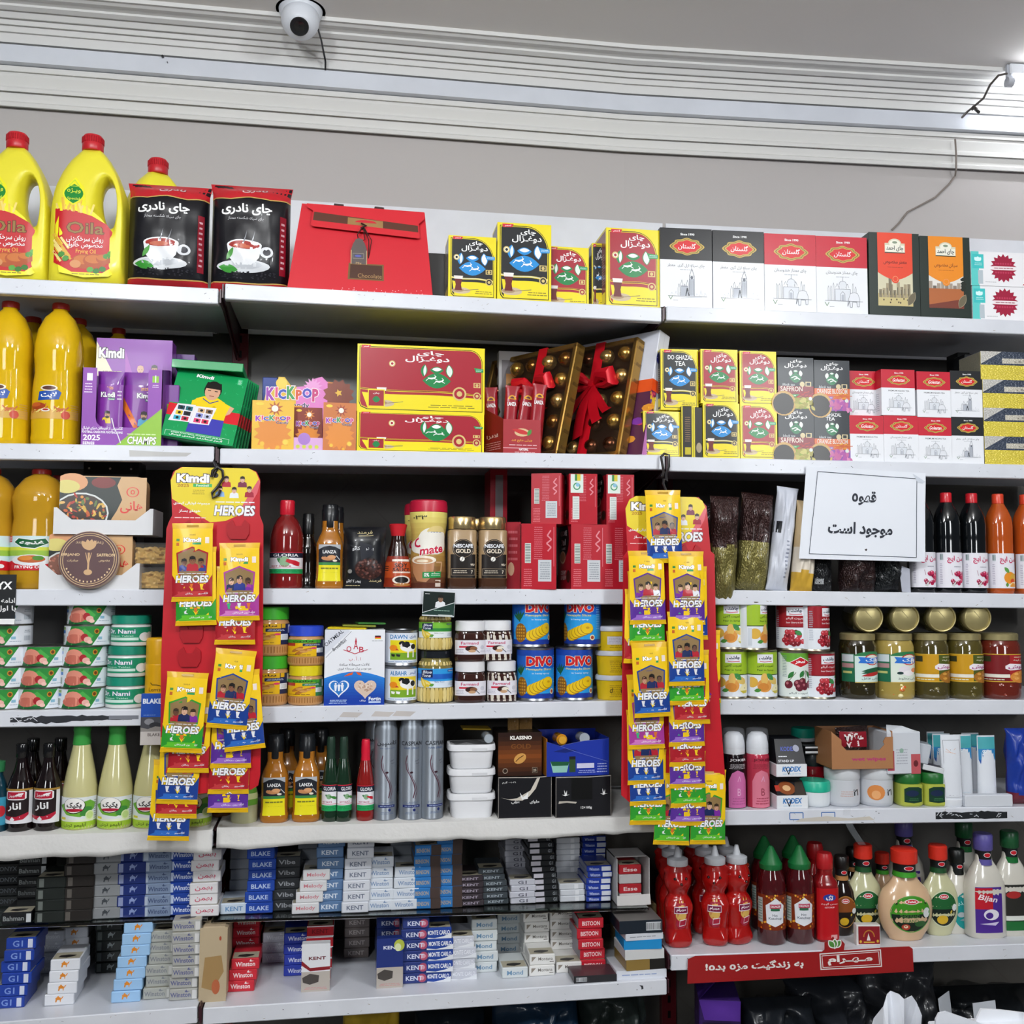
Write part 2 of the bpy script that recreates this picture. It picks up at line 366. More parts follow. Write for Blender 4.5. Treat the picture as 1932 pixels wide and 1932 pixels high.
for k,S in SH.items():
 b = S.b;zm = (S.z0+S.z1)/2;L = sqrt((S.s1-S.s0)**2+(S.z1-S.z0)**2);th = atan2(S.z1-S.z0,S.s1-S.s0)
 root = thing('shelf_board');root.location = W3(b,(S.s0+S.s1)/2,0,zm);root.rotation_euler = (0,-th,BAY[b][3])
 tag(root,'white steel shelf %s in the %s' % (ROWN[k[0]],BAYN[b]),'shelf','white steel shelf boards')
 wc = '#dfe2ea';h = L/2
 mb = MB();mb.box(-h,h,.004,S.depth,-.012,0,wc,'paint',.001);mb.build('panel',root)
 mb = MB();mb.box(-h,h,0,.006,-S.lip,.0006,wc,'paint',.0018);mb.box(-h,h,.006,.02,-S.lip,-S.lip+.0025,wc,'paint',.0008)
 # scuffs, torn tape and pen marks on the lips
 c = Cv(L,S.lip);R = random.Random(k)
 for i in range(18):
  u,v = R.random(),R.uniform(.1,.9);w = R.uniform(.0008,.006);c.l([(u,v),(u+w,v+R.uniform(-.12,.12))],R.uniform(.0004,.0012),R.choice(['#8d8f98','#55575e','#b4b1ae','#a59a8c']))
 for i in range(4):
  u,v = R.random(),R.uniform(.1,.9);c.e(u,v,R.uniform(.0006,.0013),None,'#33343a',6)
 U = lambda px: (solve_s(b,px,0,S.z)-S.s0)/(S.s1-S.s0)
 if k == 'D1':
  a,z_ = U(20),U(250);n = 24;top = [(a+(z_-a)*i/n,.58+.13*noise.noise((i*.9,0,3))+.1*sin(i/n*3)) for i in range(n+1)];bot = [(a+(z_-a)*i/n,.3+.1*noise.noise((i*.8,5,1))-.1*(i < 12 and i > 4)+.1*(i/n)) for i in range(n+1)]
  c.p(bot+top[::-1],'#2b2d33');c.r(U(206),.42,U(262),.66,'#7d8089')
  for i in range(9): q = a+(z_-a)*i/40;c.l([(q-.004,.3+R.random()*.4),(q+.006,.3+R.random()*.4)],.0015,'#e8eaef')
 if k == 'E3':
  a,z_ = U(1765),U(1900);n = 22
  c.p([(a+(z_-a)*i/n,.25+.06*noise.noise((i*1.7,0,3))) for i in range(n+1)]+[(a+(z_-a)*i/n,.72+.16*noise.noise((i*1.9,4,3))) for i in range(n,-1,-1)],'#1f2226')
  for i in range(16): q = a+(z_-a)*R.random();c.l([(q,.3+R.random()*.3),(q+.006,.35+R.random()*.4)],.0016,'#cfd2d8')
  for q in (1490,1550):
   a = U(q);w = U(q+25)-a;c.l([(a,.35),(a,.8),(a+w,.8),(a+w,.35),(a,.35)],.002,'#3f74b8')
  c.p([(U(1500),.2),(U(1650),.25),(U(1640),.5),(U(1600),.38),(U(1560),.55),(U(1510),.4)],'#cfc8bd')
 if k == 'B1': c.p([(U(245),.28),(U(352),.34),(U(362),.58),(U(300),.62),(U(244),.7)],'#b9b8b6')
 if k == 'D2':
  for q in (640,700,740): c.p([(U(q),.3),(U(q+34),.25),(U(q+45),.55),(U(q+8),.62)],'#c9c3c0')
 if k == 'F2': c.p([(U(1206),.75),(U(1213),.7),(U(1214),.5),(U(1210),.45),(U(1210),.6)],'#2a2c33')
 c.emit(mb,flat(-h,h,-S.lip,0),'paint');mb.build('front_lip',root)
 for sd in (-1,1):
  x = sd*(h+.004);mb = MB();d = S.depth
  V = [(x-.0015,y,z) for y,z in ((.002,0),(.002,-.028),(.06,-.03),(d,-.075),(d,0))];V += [(q[0]+.003,q[1],q[2]) for q in V]
  mb.add(V,[(4,3,2,1,0),(5,6,7,8,9)]+[(i,(i+1) % 5,(i+1) % 5+5,i+5) for i in range(5)],'#3a1420','paint');mb.build('bracket',root)
# torn white liner on the fifth shelf of the two left bays
for k,lab in (('E1','crumpled white cloth liner hanging over the fifth shelf of the left bay'),('E2','crumpled white cloth liner hanging over the fifth shelf of the middle bay')):
 S = SH[k];mb = MB();L = S.s1-S.s0;drop = .041 if k == 'E1' else .036
 def f(u,v,S=S,L=L,dr=drop,k=k):
  s = S.s0+L*u;n1 = noise.noise((s*9,v*2,1.3));n2 = noise.noise((s*28,v*3,4.1));q = v*1.4
  if q < 1:
   y = .30*(1-q)-.006;z = .0035+.0022*n2*(1-q)+.004*max(0,n1)*(q > .5)
  else:
   w = (q-1)/.4;y = -.0075-.004*n1*w;z = .003-(dr+.006*n1+.003*n2)*w
  return W3(S.b,s,y,S.z(s)+z)
 mb.grid(f,90,14,'#d9d8d6','cloth');o = mb.build('shelf_liner');tag(o,lab,'liner')
 md = o.modifiers.new('s','SOLIDIFY');md.thickness = .0012
# wall: plaster above, diamond laid tiles below
def tile_mat():
 m,n,b = nt('wall_tile');g = n.nodes.new('ShaderNodeTexCoord');mp = n.nodes.new('ShaderNodeMapping');mp.inputs['Rotation'].default_value = (0,radians(45),0)
 n.links.new(g.outputs['Object'],mp.inputs[0]);sp = n.nodes.new('ShaderNodeSeparateXYZ');n.links.new(mp.outputs[0],sp.inputs[0])
 def M(op,a,v=None,c=None):
  x = n.nodes.new('ShaderNodeMath');x.operation = op
  for i,q in enumerate((a,v)):
   if q is None: continue
   if isinstance(q,(int,float)): x.inputs[i].default_value = q
   else: n.links.new(q,x.inputs[i])
  return x.outputs[0]
 e = [M('ABSOLUTE',M('SUBTRACT',M('FRACT',M('DIVIDE',M('ADD',sp.outputs[i],20.07),.30)),.5)) for i in (0,2)]
 gr = M('GREATER_THAN',M('MAXIMUM',e[0],e[1]),.4935)
 t = n.nodes.new('ShaderNodeTexNoise');t.inputs['Scale'].default_value = 14;n.links.new(g.outputs['Object'],t.inputs[0])
 r = n.nodes.new('ShaderNodeValToRGB');r.color_ramp.elements[0].color = (.075,.07,.062,1);r.color_ramp.elements[1].color = (.14,.13,.117,1);n.links.new(t.outputs[0],r.inputs[0])
 x = n.nodes.new('ShaderNodeMix');x.data_type = 'RGBA';n.links.new(gr,x.inputs[0]);n.links.new(r.outputs[0],x.inputs[6]);x.inputs[7].default_value = (.10,.09,.08,1)
 n.links.new(x.outputs[2],b.inputs['Base Color']);b.inputs['Roughness'].default_value = .3
 return m
TILE = tile_mat()
zA = hit(2,836,600,WB)[1]
mb = MB()
pl = [W3(1,-2.6,WB,0),W3(3,(0-0),WB,0),W3(3,2.4,WB,0)]
# the two planes of the wall meet where the bays meet
a_,b_ = BAY[1][0]+BAY[1][2]*WB,BAY[3][0]+BAY[3][2]*WB
sx = (a_.y-b_.y)/(BAY[3][1].y);pl[1] = b_+BAY[3][1]*sx
SJ1 = pl[1].x;SJ3 = sx
for P,Q in zip(pl,pl[1:]):
 for z0,z1,c,mt in ((-.02,zA,'#888',TILE),(zA,2.95,'#bdb8b6','plaster')):
  mb.add([(P.x,P.y,z0),(Q.x,Q.y,z0),(Q.x,Q.y,z1),(P.x,P.y,z1)],[(0,1,2,3)],c,mt)
struct(mb.build('wall_back'))
# stepped plaster cornice, cable trunking, ceiling.  Heights are read at x = 700 of the photograph.
def zpx(py,out): s,z = hit(2,700,py,WB-out);return z
def strip(name,prof,col,mt='paint',per=None):
 """profile of (distance out from the wall, z) run along both wall planes"""
 mb = MB();n = len(prof)
 for b,s0,s1 in ((1,-2.6,SJ1),(3,SJ3,2.4)):
  e = [0,0]
  V = []
  for k,s in enumerate((s0,s1)):
   for o,z in prof:
    q = s
    if b == 1 and k == 1: q = SJ1-o*tan(BD/2)
    if b == 3 and k == 0: q = SJ3+o*tan(BD/2)
    V.append(W3(b,q,WB-o,z))
  mb.add(V,[(i,i+n,i+n+1,i+1) for i in range(n-1)],col,mt)
 return mb.build(name)
CEIL = zpx(43,.135)
up = [(.0,2.9),(.135,CEIL+.002)]
up = [(.145,CEIL),(.145,zpx(46,.145))]
for py,o in ((47.5,.138),(55,.128),(60,.112),(66,.100),(70,.100),(78,.088),(79,.080),(92,.070),(94,.060),(104,.056),(106,.047),(117,.044),(119,.036),(136,.034)): up.append((o,zpx(py,o)))
up.append((.0,up[-1][1]))
struct(strip('trim_1',up,'#e3e2e0','plaster'))
bt,bb = zpx(139.5,.05),zpx(170,.05)
struct(strip('trim_2',[(.0,bt+.003),(.05,bt),(.05,bb),(.006,bb-.002)],'#dfe3ec','paint'))
lo = [(.034,bb-.002)]
for py,o in ((178,.036),(187,.036),(189,.028),(195,.030),(214,.022),(217,.028),(223,.028),(224,.018),(241,.014),(243,.020),(250,.018),(252,.002)): lo.append((o,zpx(py,o)))
struct(strip('trim_3',lo,'#e0dfdc','plaster'))
mb = MB();mb.add([(-2.6,-1.6,CEIL),(3.2,-1.6,CEIL),(3.2,2.6,CEIL),(-2.6,2.6,CEIL)],[(3,2,1,0)],'#e6e2df','plaster');struct(mb.build('ceiling'))
mb = MB();mb.add([(-2.6,-1.6,-.02),(3.2,-1.6,-.02),(3.2,2.6,-.02),(-2.6,2.6,-.02)],[(0,1,2,3)],'#8d8880','card');struct(mb.build('floor'))
# white back panels that stand above the top shelf, uprights
for b,x0,x1,y0,y1,lab in ((1,-420,408,322,368,'left bay'),(2,418,1250,369,421.5,'middle bay'),(3,1256,2100,421.5,463,'right bay')):
 bk = .335;s0,z0 = hit(b,x0,y0,bk);s1,z1 = hit(b,x1,y1,bk);zz = SH['A%d' % b].z0-.02
 mb = MB();V = [W3(b,s0,bk,zz),W3(b,s1,bk,zz),W3(b,s1,bk,z1),W3(b,s0,bk,z0)];V += [v+BAY[b][2]*.006 for v in V]
 mb.add(V,[(0,1,2,3),(7,6,5,4),(3,2,6,7),(0,3,7,4),(2,1,5,6),(1,0,4,5)],'#e6e8ee','paint')
 tag(mb.build('back_panel'),'white steel back panel above the top shelf of the %s' % lab,'panel')
for px,b,lab in ((447,2,'plum red slotted steel upright between left and middle bays'),(1258,2,'plum red slotted steel upright between middle and right bays')):
 s,_ = hit(b,px,900,.33);mb = MB();z1 = SH['A2'].z0+.02
 mb.box(s-.018,s+.018,D0+.335,D0+.355,-.02,z1,'#6a1722','paint',.001);c = Cv(.036,z1)
 for i in range(60): c.r(.4,i/60+.004,.6,i/60+.012,'#120608')
 c.emit(mb,flat(s-.018,s+.018,0,z1,D0+.335),'paint');tag(mb.build('shelf_upright'),lab,'upright')
# ---------------------------------------------------------------- shared builders
def carton(W,H,D=.06,col='#fff',front=None,mt='gloss',cols=None,left=None,right=None,top=None,bev=.0012,name='box',parts=None,sub=False):
 mb = MB();mb.box(-W/2,W/2,0,D,0,H,col,mt,bev,cols)
 for fn,w,h,f in ((front,W,H,flat(-W/2,W/2,0,H)),(left,D,H,leftf(-W/2,0,D,0,H)),(right,D,H,rightf(W/2,0,D,0,H)),(top,W,D,topf(-W/2,W/2,0,D,H))):
  if fn: c = Cv(w,h);fn(c);c.emit(mb,f,mt)
 return mb.build(name)
def gulf(u,v,r=1): return r
# --- two-gazelle tea
def d_ghazal(c,main='#17191d',lf='#1f8fd8',en=False,wide=False):
 Y,G = '#f2de1d','#d8c07a';red = main not in ('#17191d',)
 c.r(0,0,1,1,Y)
 def frame(a,b,r,col):
  x0,x1,y0,y1 = a,1-a,b,1-b;q = c.W/c.H;rx = r;ry = r*q*1.15
  p = [(x0+.06,y0),(x1,y0)]+[(x1-rx+rx*cos(t*pi/16),y1-ry+ry*sin(t*pi/16)) for t in range(9)]+[(x0,y1)]+[(x0+.0,y0+.10)]+[(x0+.012,y0+.04)]
  return c.p(p,col)
 k = .35 if wide else 1
 frame(.045*k,.032,.42*(.25 if wide else 1),'#2b0d0a' if red else '#111');frame(.058*k,.042,.40*(.25 if wide else 1),Y);frame(.07*k,.05,.39*(.25 if wide else 1),main)
 x0,x1 = .07*k,1-.07*k
 # yellow foot below a wavy gold and dark band
 wv = lambda u,d: (u,.335+d-.055*u-.012*sin(u*7))
 n = 12;q = lambda d: [wv(x0+(x1-x0)*i/n,d) for i in range(n+1)]
 c.p([(x0+.06,.05),(x1,.05)]+q(.02)[::-1],Y);c.p(q(-.045)+q(-.005)[::-1],main);c.p(q(-.005)+q(.003)[::-1],Y);c.p(q(.003)+q(.016)[::-1],'#7a1c1c' if red else '#d8d3bd')
 if en: c.t('DO GHAZAL',.52,.865,.075,'#fff',.66,.012);c.t('TEA',.52,.765,.075,'#fff',.28,.012)
 else:
  w = .34 if wide else .46
  c.t('چای',.57,.885,.085,'#fff',w*.62,.02);c.t('دوغـزال',.545,.80,.10,'#fff',w*1.2*(.85 if wide else 1),.02)
 m = .40 if wide else 1;cu = .50 if not wide else .62
 L = lambda du,v,l,w,rot,col: c.leaf(cu+du*m,v,l*m,w*m,rot,col)
 L(0,.485,.56,.30,0,lf);L(0,.645,.27,.14,0,lf);L(0,.657,.19,.075,0,'#fff');L(-.25,.635,.25,.13,84,lf);L(-.235,.635,.22,.06,86,'#e8f2ee');L(.25,.635,.27,.15,96,lf);L(.25,.635,.24,.115,96,'#fff' if not red else '#e6efe8');
 for dx,dy in ((-.08,.51),(.07,.465)):
  X = lambda a,b: (cu+(dx+a)*m,dy+b)
  c.p([X(-.09,.005),X(-.02,-.005),X(.05,.012),X(.075,.04),X(.05,.045),X(.03,.028),X(-.03,.02),X(-.10,.022)],'#fff')
  c.l([X(-.08,.01),X(-.13,-.025)],.012*m,'#fff');c.l([X(.03,.01),X(.09,-.012)],.012*m,'#fff');c.l([X(.055,.045),X(.03,.065)],.008*m,'#fff')
 c.p([(.09*k,.985),(.30*k+.0,.985),(.27*k,.945),(.10*k,.94)],'#d3203c');c.t('احمر',.19*k,.963,.026,'#fff',.12*k,.02)
 gu = .17 if not wide else .27
 c.e(gu,.655 if not wide else .72,.062*m,None,G);c.e(gu,.655 if not wide else .72,.042*m,None,'#fbf3dc');c.e(gu,.655 if not wide else .72,.026*m,None,main)
 c.p([(1-.24*k,.70),(1-.03*k,.685),(1-.03*k,.635),(1-.2*k,.63)],lf if not red else '#1f9a4e');c.lines(1-.20*k,.645,1-.05*k,.68,2,'#cfe8ee')
 c.r(1-.22*m,.40,1-.085*m,.475,G);c.r(1-.2*m,.412,1-.105*m,.463,main);c.e(1-.152*m,.437,.03*m,None,G)
 c.e(1-.15*m,.275,.075*m,None,G);c.e(1-.15*m,.275,.055*m,None,main);c.e(1-.15*m,.275,.03*m,None,G)
 # tea glass
 g = .21 if not wide else .19
 c.e(g+.06*m,.125,.19*m,.05,'#cdb89a');c.e(g,.13,.12*m,.028,'#a88b6a')
 c.p([(g-.075*m,.13),(g+.075*m,.13),(g+.055*m,.22),(g+.09*m,.345),(g-.09*m,.345),(g-.055*m,.22)],'#6b1414');c.p([(g-.085*m,.31),(g+.085*m,.31),(g+.095*m,.36),(g-.095*m,.36)],'#efe9e4')
 c.l([(g+.12*m,.13),(g+.42*m,.155)],.012*m,'#8a7a55');c.lines(.55,.075,.92,.135,2,'#8a7a22')
 if wide:
  c.r(.085,.07,.215,.33,Y);c.r(.092,.085,.208,.315,'#a01c2c');c.leaf(.15,.18,.06,.05,0,'#158445');c.t('چای',.15,.27,.03,'#fff',.05)
  c.e(.80,.30,.055,None,G);c.e(.80,.30,.042,None,main);c.e(.80,.30,.022,None,G)
def ghazal(W,H,D=.075,**k):
 m = k.get('main','#17191d')
 def side(c):
  c.r(0,0,1,1,'#e8d51c');c.r(.06,.03,.94,.97,'#1b1410' if m == '#17191d' else '#7a1420');c.t('DO',.5,.8,.08,'#e9dfc8',.3);c.lines(.15,.3,.85,.7,12,'#bfb49a');c.r(.1,.06,.9,.2,'#e8d51c')
 return carton(W,H,D,'#f2de1d',lambda c: d_ghazal(c,**k),'film',left=side,right=side,name='tea_box')
RED,GRN = '#a81c2e','#158445'
# --- landmark tea with cartouche
def d_golestan(c,top='#c8102e',en=False,uk=False):
 c.r(0,0,1,1,'#eef0f5');c.r(0,.60,1,1,top)
 c.t('Since 1990',.53,.925,.03,'#f4f4f4',.27,.03)
 pts = []
 for i in range(48):
  t = 2*pi*i/48;r = 1+.07*cos(8*t)+(.10 if abs(cos(t)) > .9 else 0);pts.append((.52+.29*r*cos(t),.77+.105*r*sin(t)))
 c.p(pts,'#c7a84a');c.p([(.52+(x-.52)*.9,.77+(y-.77)*.88) for x,y in pts],'#2a1a10');c.p([(.52+(x-.52)*.86,.77+(y-.77)*.84) for x,y in pts],'#c7a84a');c.p([(.52+(x-.52)*.76,.77+(y-.77)*.72) for x,y in pts],'#d8141e')
 if en: c.t('Golestan',.52,.77,.075,'#fff',.36,.012,.3)
 else: c.t('گلستان',.52,.77,.085,'#fff',.34,.01,.15)
 if en: c.t('PREMIUM INDIAN TEA',.52,.535,.032,'#3a3d44',.62,.006)
 else: c.t('چای سیاه ارل گری (معطر)'.replace('(',' ').replace(')',' ') if uk else 'چای ممتاز هندوستان',.50,.53,.055,'#4a4d55',.72 if uk else .62,.0)
 c.lines(.38,.47,.64,.485,1,'#9aa0aa')
 K = '#5d626d';l = lambda p,w=.006,k=K: c.l(p,w,k)
 R = random.Random(3)
 if uk:
  c.r(.56,.15,.655,.36,'#c9ced8');l([(.56,.15),(.56,.40),(.61,.49),(.655,.40),(.655,.15)],.009);l([(.56,.36),(.655,.36)]);l([(.56,.40),(.655,.40)]);c.e(.607,.38,.028,None,'#6a707c');l([(.607,.49),(.607,.53)],.006)
  for i in range(5): l([(.58+.015*i,.16),(.58+.015*i,.35)],.004)
  for i in range(4):
   x = .34+.055*i;h = .25+.05*(i % 2);l([(x,.15),(x,h),(x+.02,h+.05),(x+.04,h),(x+.04,.15)],.006)
  c.r(.40,.15,.53,.27,'#b9bec9');l([(.4,.27),(.53,.27)],.01);l([(.49,.15),(.52,.25),(.55,.15)],.02,'#3a3f48')
  for i in range(9): x = .2+.08*i;l([(x,.15),(x+.02,.18+.05*R.random()),(x+.05,.16)],.004,'#b5bac4')
  l([(.15,.145),(.9,.145)],.008);l([(.4,.12),(.8,.14)],.005,'#9aa0aa')
 else:
  c.r(.36,.17,.66,.32,'#dfe3ea');l([(.36,.17),(.36,.32),(.66,.32),(.66,.17)],.007);l([(.44,.32),(.44,.36),(.58,.36),(.58,.32)],.006)
  c.e(.51,.375,.075,None,'#e3e6ec');
  for f0 in range(8): t = pi*f0/8;l([(.51+.075*cos(t),.375+.075*c.W/c.H*sin(t)),(.51+.075*cos(t+pi/8),.375+.075*c.W/c.H*sin(t+pi/8))],.006)
  l([(.51,.42),(.51,.48)],.006);
  for x in (.40,.60): l([(x-.03,.34),(x,.39),(x+.03,.34)],.005)
  l([(.47,.17),(.47,.26),(.51,.29),(.55,.26),(.55,.17)],.006);c.r(.485,.17,.535,.25,'#b9bec9')
  for x in (.22,.27,.32,.70,.75): l([(x,.17),(x,.33+.04*(x > .3 and x < .72)),(x+.012,.36+.04*(x > .3 and x < .72)),(x+.024,.33),(x+.024,.17)],.005)
  p = [(.62,.19),(.66,.27),(.74,.28),(.80,.27),(.84,.2),(.83,.1),(.79,.1),(.78,.16),(.70,.16),(.69,.09),(.65,.09),(.64,.17),(.60,.10)]
  c.p(p,'#e6e8ee');l(p+[p[0]],.006);l([(.16,.17),(.9,.165)],.005)
 c.l([(.16,.15),(.20,.10),(.24,.15)],.012,'#6f8f6a');c.lines(.25,.085,.34,.10,1,'#9aa0aa')
def golestan(W,H,D=.07,**k):
 t = k.get('top','#c8102e')
 def side(c): c.r(0,0,1,1,'#e4e6ec');c.r(0,.6,1,1,t);c.lines(.2,.1,.8,.5,9,'#a9adb8')
 return carton(W,H,D,'#eef0f5',lambda c: d_golestan(c,**k),'gloss',{'t': t,'T': t},side,side,name='tea_box')
# --- oil jug with a through handle
def jug(W,H):
 root = thing('oil_jug');Y = '#f0e43a';mb = MB();D = W*.60
 # outline and handle hole as a ring of matched points, lofted with rounded section
 hb = H*.905
 out = []
 N = 48
 def edge(t):
  P = [(0,0),(.44,0),(.49,.02),(.5,.06),(.5,.38),(.49,.52),(.44,.64),(.36,.745),(.26,.83),(.16,.89),(.125,.915),(-.125,.915),(-.16,.89),(-.28,.83),(-.38,.74),(-.46,.63),(-.495,.5),(-.5,.38),(-.5,.06),(-.49,.02),(-.44,0),(0,0)]
  return P
 P = edge(0);Ls = [0]
 for a,b in zip(P,P[1:]): Ls.append(Ls[-1]+sqrt(((a[0]-b[0])*W)**2+((a[1]-b[1])*H)**2))
 hc = (.265,.555);hr = (.105,.155)
 # order the outline by angle around the handle hole
 pts = []
 for i in range(N):
  d = Ls[-1]*i/N;j = max(q for q in range(len(Ls)) if Ls[q] <= d+1e-9);j = min(j,len(P)-2);f = (d-Ls[j])/(Ls[j+1]-Ls[j] or 1)
  pts.append(((P[j][0]+(P[j+1][0]-P[j][0])*f)*W,(P[j][1]+(P[j+1][1]-P[j][1])*f)*H))
 def hole(x,z):
  t = atan2((z-hc[1]*H)/H,(x-hc[0]*W)/W);q = 1+.10*sin(2*t+.6)
  return (hc[0]+hr[0]*q*cos(t)-.045*sin(t))*W,(hc[1]+hr[1]*q*sin(t))*H
 NR = 12;V = []
 for side in (-1,1):
  for k in range(NR+1):
   f = k/NR
   for x,z in pts:
    hx_,hz = hole(x,z);X,Z = x+(hx_-x)*f,z+(hz-z)*f
    dO = 1-f;w = sqrt(max(0,1-(1-min(1,f*3.2))**2));w2 = sqrt(max(0,1-(1-min(1,dO*4.2))**2))
    zz = Z/H;tp = 1 if zz < .5 else max(.42,1-.58*((zz-.5)/.42)**1.3)
    V.append((X,D/2+side*D/2*(.08+.92*w)*(.12+.88*w2)*tp,Z))
 Fc = [];ring = N*(NR+1)
 for sd in (0,1):
  for k in range(NR):
   for i in range(N):
    a,b,c_,d_ = sd*ring+k*N+i,sd*ring+k*N+(i+1) % N,sd*ring+(k+1)*N+(i+1) % N,sd*ring+(k+1)*N+i
    Fc.append((a,b,c_,d_) if sd == 0 else (d_,c_,b,a))
 for i in range(N):
  Fc.append((i,ring+i,ring+(i+1) % N,(i+1) % N));q = NR*N;Fc.append((q+(i+1) % N,ring+q+(i+1) % N,ring+q+i,q+i))
 mb.add(V,Fc,Y,'plastic',True);o = mb.build('body',root,60)
 # printed label
 c = Cv(W*.77,H*.62)
 c.p([(0,.32),(0,.72),(.1,.72),(.16,.9),(.3,1),(.44,.9),(.5,.7),(.75,.58),(.97,.42),(1,.3),(1,.05),(.9,.0),(.5,-.02),(.1,.02)],'#f7ef25')
 c.p([(.0,.12),(.0,.66),(.3,.65),(.6,.6),(.85,.52),(1,.40),(1,.12),(.8,.03),(.3,.03)],'#c81f26')
 R = random.Random(5)
 for i in range(16): x = .04+.56*R.random();c.l([(x,.66-.08*x),(x+R.uniform(-.06,.06),.66+R.uniform(.03,.12))],.035,R.choice(['#f3cf4a','#f6dd78','#e9b93a']))
 for i in range(14): x = .02+.2*R.random();y = .1+.24*R.random();c.l([(x-.06,y+.08),(x+.08,y-.03)],.04,R.choice(['#f3cf4a','#f6e08a','#e2ae34']))
 c.leaf(.29,.82,.42,.36,90,'#f4ef30');c.leaf(.29,.82,.36,.31,90,'#1d8a35');c.t('ویـژه',.29,.85,.055,'#e6ef4a',.22,.01);c.t('Special',.29,.765,.035,'#d8e84a',.2,.01);c.l([(.2,.9),(.29,.97),(.38,.9),(.2,.9)],.012,'#bfe04a')
 c.t('Oila',.5,.475,.115,'#9a7a3c',.6,.01,0,'#5f1a12',.03);c.t('روغن سرخ‌کردنی'.replace('\u200c',''),.5,.36,.07,'#fff',.6,.012);c.t('مخصوص خانوار',.5,.3,.065,'#fff',.58,.012);c.t('Frying Oil',.52,.235,.055,'#f4c84a',.32)
 for x,y,a,b in ((.5,.14,.2,.075),(.68,.15,.2,.07),(.82,.17,.13,.05)): c.e(x,y,a,b,'#b5521f');c.e(x-.03,y+.015,a*.7,b*.6,'#cf7430')
 c.e(.36,.11,.09,.04,'#d9925a')
 for x,y in ((.13,.2),(.2,.16),(.92,.23),(.86,.2),(.6,.06),(.7,.05),(.8,.07)): c.e(x,y,.06,.028,R.choice(['#3f8f2c','#2f7a24','#5aa83c']),7,40*R.random())
 c.lines(.3,.0,.75,.025,1,'#9a8a2a')
 def lm(u,v,o):
  x = (-.37+.77*u)*W;z = (.07+.62*v)*H;f = 1-min(1,abs(x)/(W*.5));
  w = sqrt(max(0,1-(1-min(1,f*2.2))**2));zz = z/H;tp = 1 if zz < .5 else max(.42,1-.58*((zz-.5)/.42)**1.3)
  return (x,D/2-D/2*(.08+.92*w)*tp*1.0-.0012-o,z)
 mb = MB();c.emit(mb,lm,'gloss',14,10);mb.build('label',root,60)
 mb = MB();r = W*.137;mb.lathe([(r*.95,H*.9),(r*1.0,H*.905),(r*1.0,H*.945),(r*.97,H*.95),(r*.97,H*.988),(r*.85,H)],30,'#c8202c','plastic',0,D/2)
 for i in range(30): t = 2*pi*i/30;mb.tube([(r*cos(t),D/2+r*sin(t),H*.95),(r*cos(t),D/2+r*sin(t),H*.985)],r*.05,'#b51a26','plastic',4)
 mb.build('cap',root);return root
A('jug',jug,'oil_jug','yellow frying oil jug shown whole, beside the black tea bags','jug',None,SH['A1'],79,231,240,.035)
A('jug',jug,'oil_jug','yellow frying oil jug cut off by the edge of the photo','jug',None,SH['A1'],-68,83,237,.05)
A('jug',jug,'oil_jug','yellow frying oil jug standing back, red cap showing above the first tea bag','jug',None,SH['A1'],236,372,310,.14,rz=.5)
# --- pillow bags
def pillow(mb,W,H,D,col,nx=14,ny=18,mt='film',wr=.15,seed=0,flare=.04,seam=.07,pinch=.06,back=True,cy=None):
 cy = D/2 if cy is None else cy
 def f(u,v,o=0,sd=-1):
  e = 1-abs(2*u-1)**2.6;g = min(1,min(v,1-v)/seam) if seam else 1;g = g*g*(3-2*g);q = 1-abs(2*v-1)**3
  b = D/2*(max(e,0)**.5)*(max(q,0)**.4 if not seam else (max(0,1-max(0,abs(2*v-1)-.55)/.45*(1-0))**.5*.9+.1)*g)
  n = noise.noise((u*3.1*(1+W*3)+seed*7.3,v*4.3+seed*3.1,sd*1.7+seed))+.5*noise.noise((u*9+seed,v*8,sd*2.3))
  w = W*(1-pinch*(1-(1-g)*.9)*1+flare*(1-g))
  return Vector(((u-.5)*w,cy+sd*(b*(1+wr*n)+.0004+o),v*H))
 mb.grid(lambda u,v: f(u,v),nx,ny,col,mt)
 if back:
  n0 = len(mb.V);mb.grid(lambda u,v: f(1-u,v,0,1),nx,ny,(lambda u,v: col(1-u,v)) if callable(col) else col,mt)
  # close the four edges
  a,b_ = n0-(nx+1)*(ny+1),n0;Fc = []
  for i in range(nx): Fc += [(a+i+1,a+i,b_+nx-i,b_+nx-i-1),(a+ny*(nx+1)+i,a+ny*(nx+1)+i+1,b_+ny*(nx+1)+nx-i-1,b_+ny*(nx+1)+nx-i)]
  for j in range(ny): Fc += [(a+j*(nx+1),a+(j+1)*(nx+1),b_+(j+1)*(nx+1)+nx,b_+j*(nx+1)+nx),(a+(j+1)*(nx+1)+nx,a+j*(nx+1)+nx,b_+j*(nx+1),b_+(j+1)*(nx+1))]
  k = hx(col(.5,.02)) if callable(col) else hx(col)
  for q in Fc: mb.F.append(list(q));mb.C.append(k);mb.M.append(mt);mb.S.append(False)
 return lambda u,v,o: f(u,v,o+.0006)
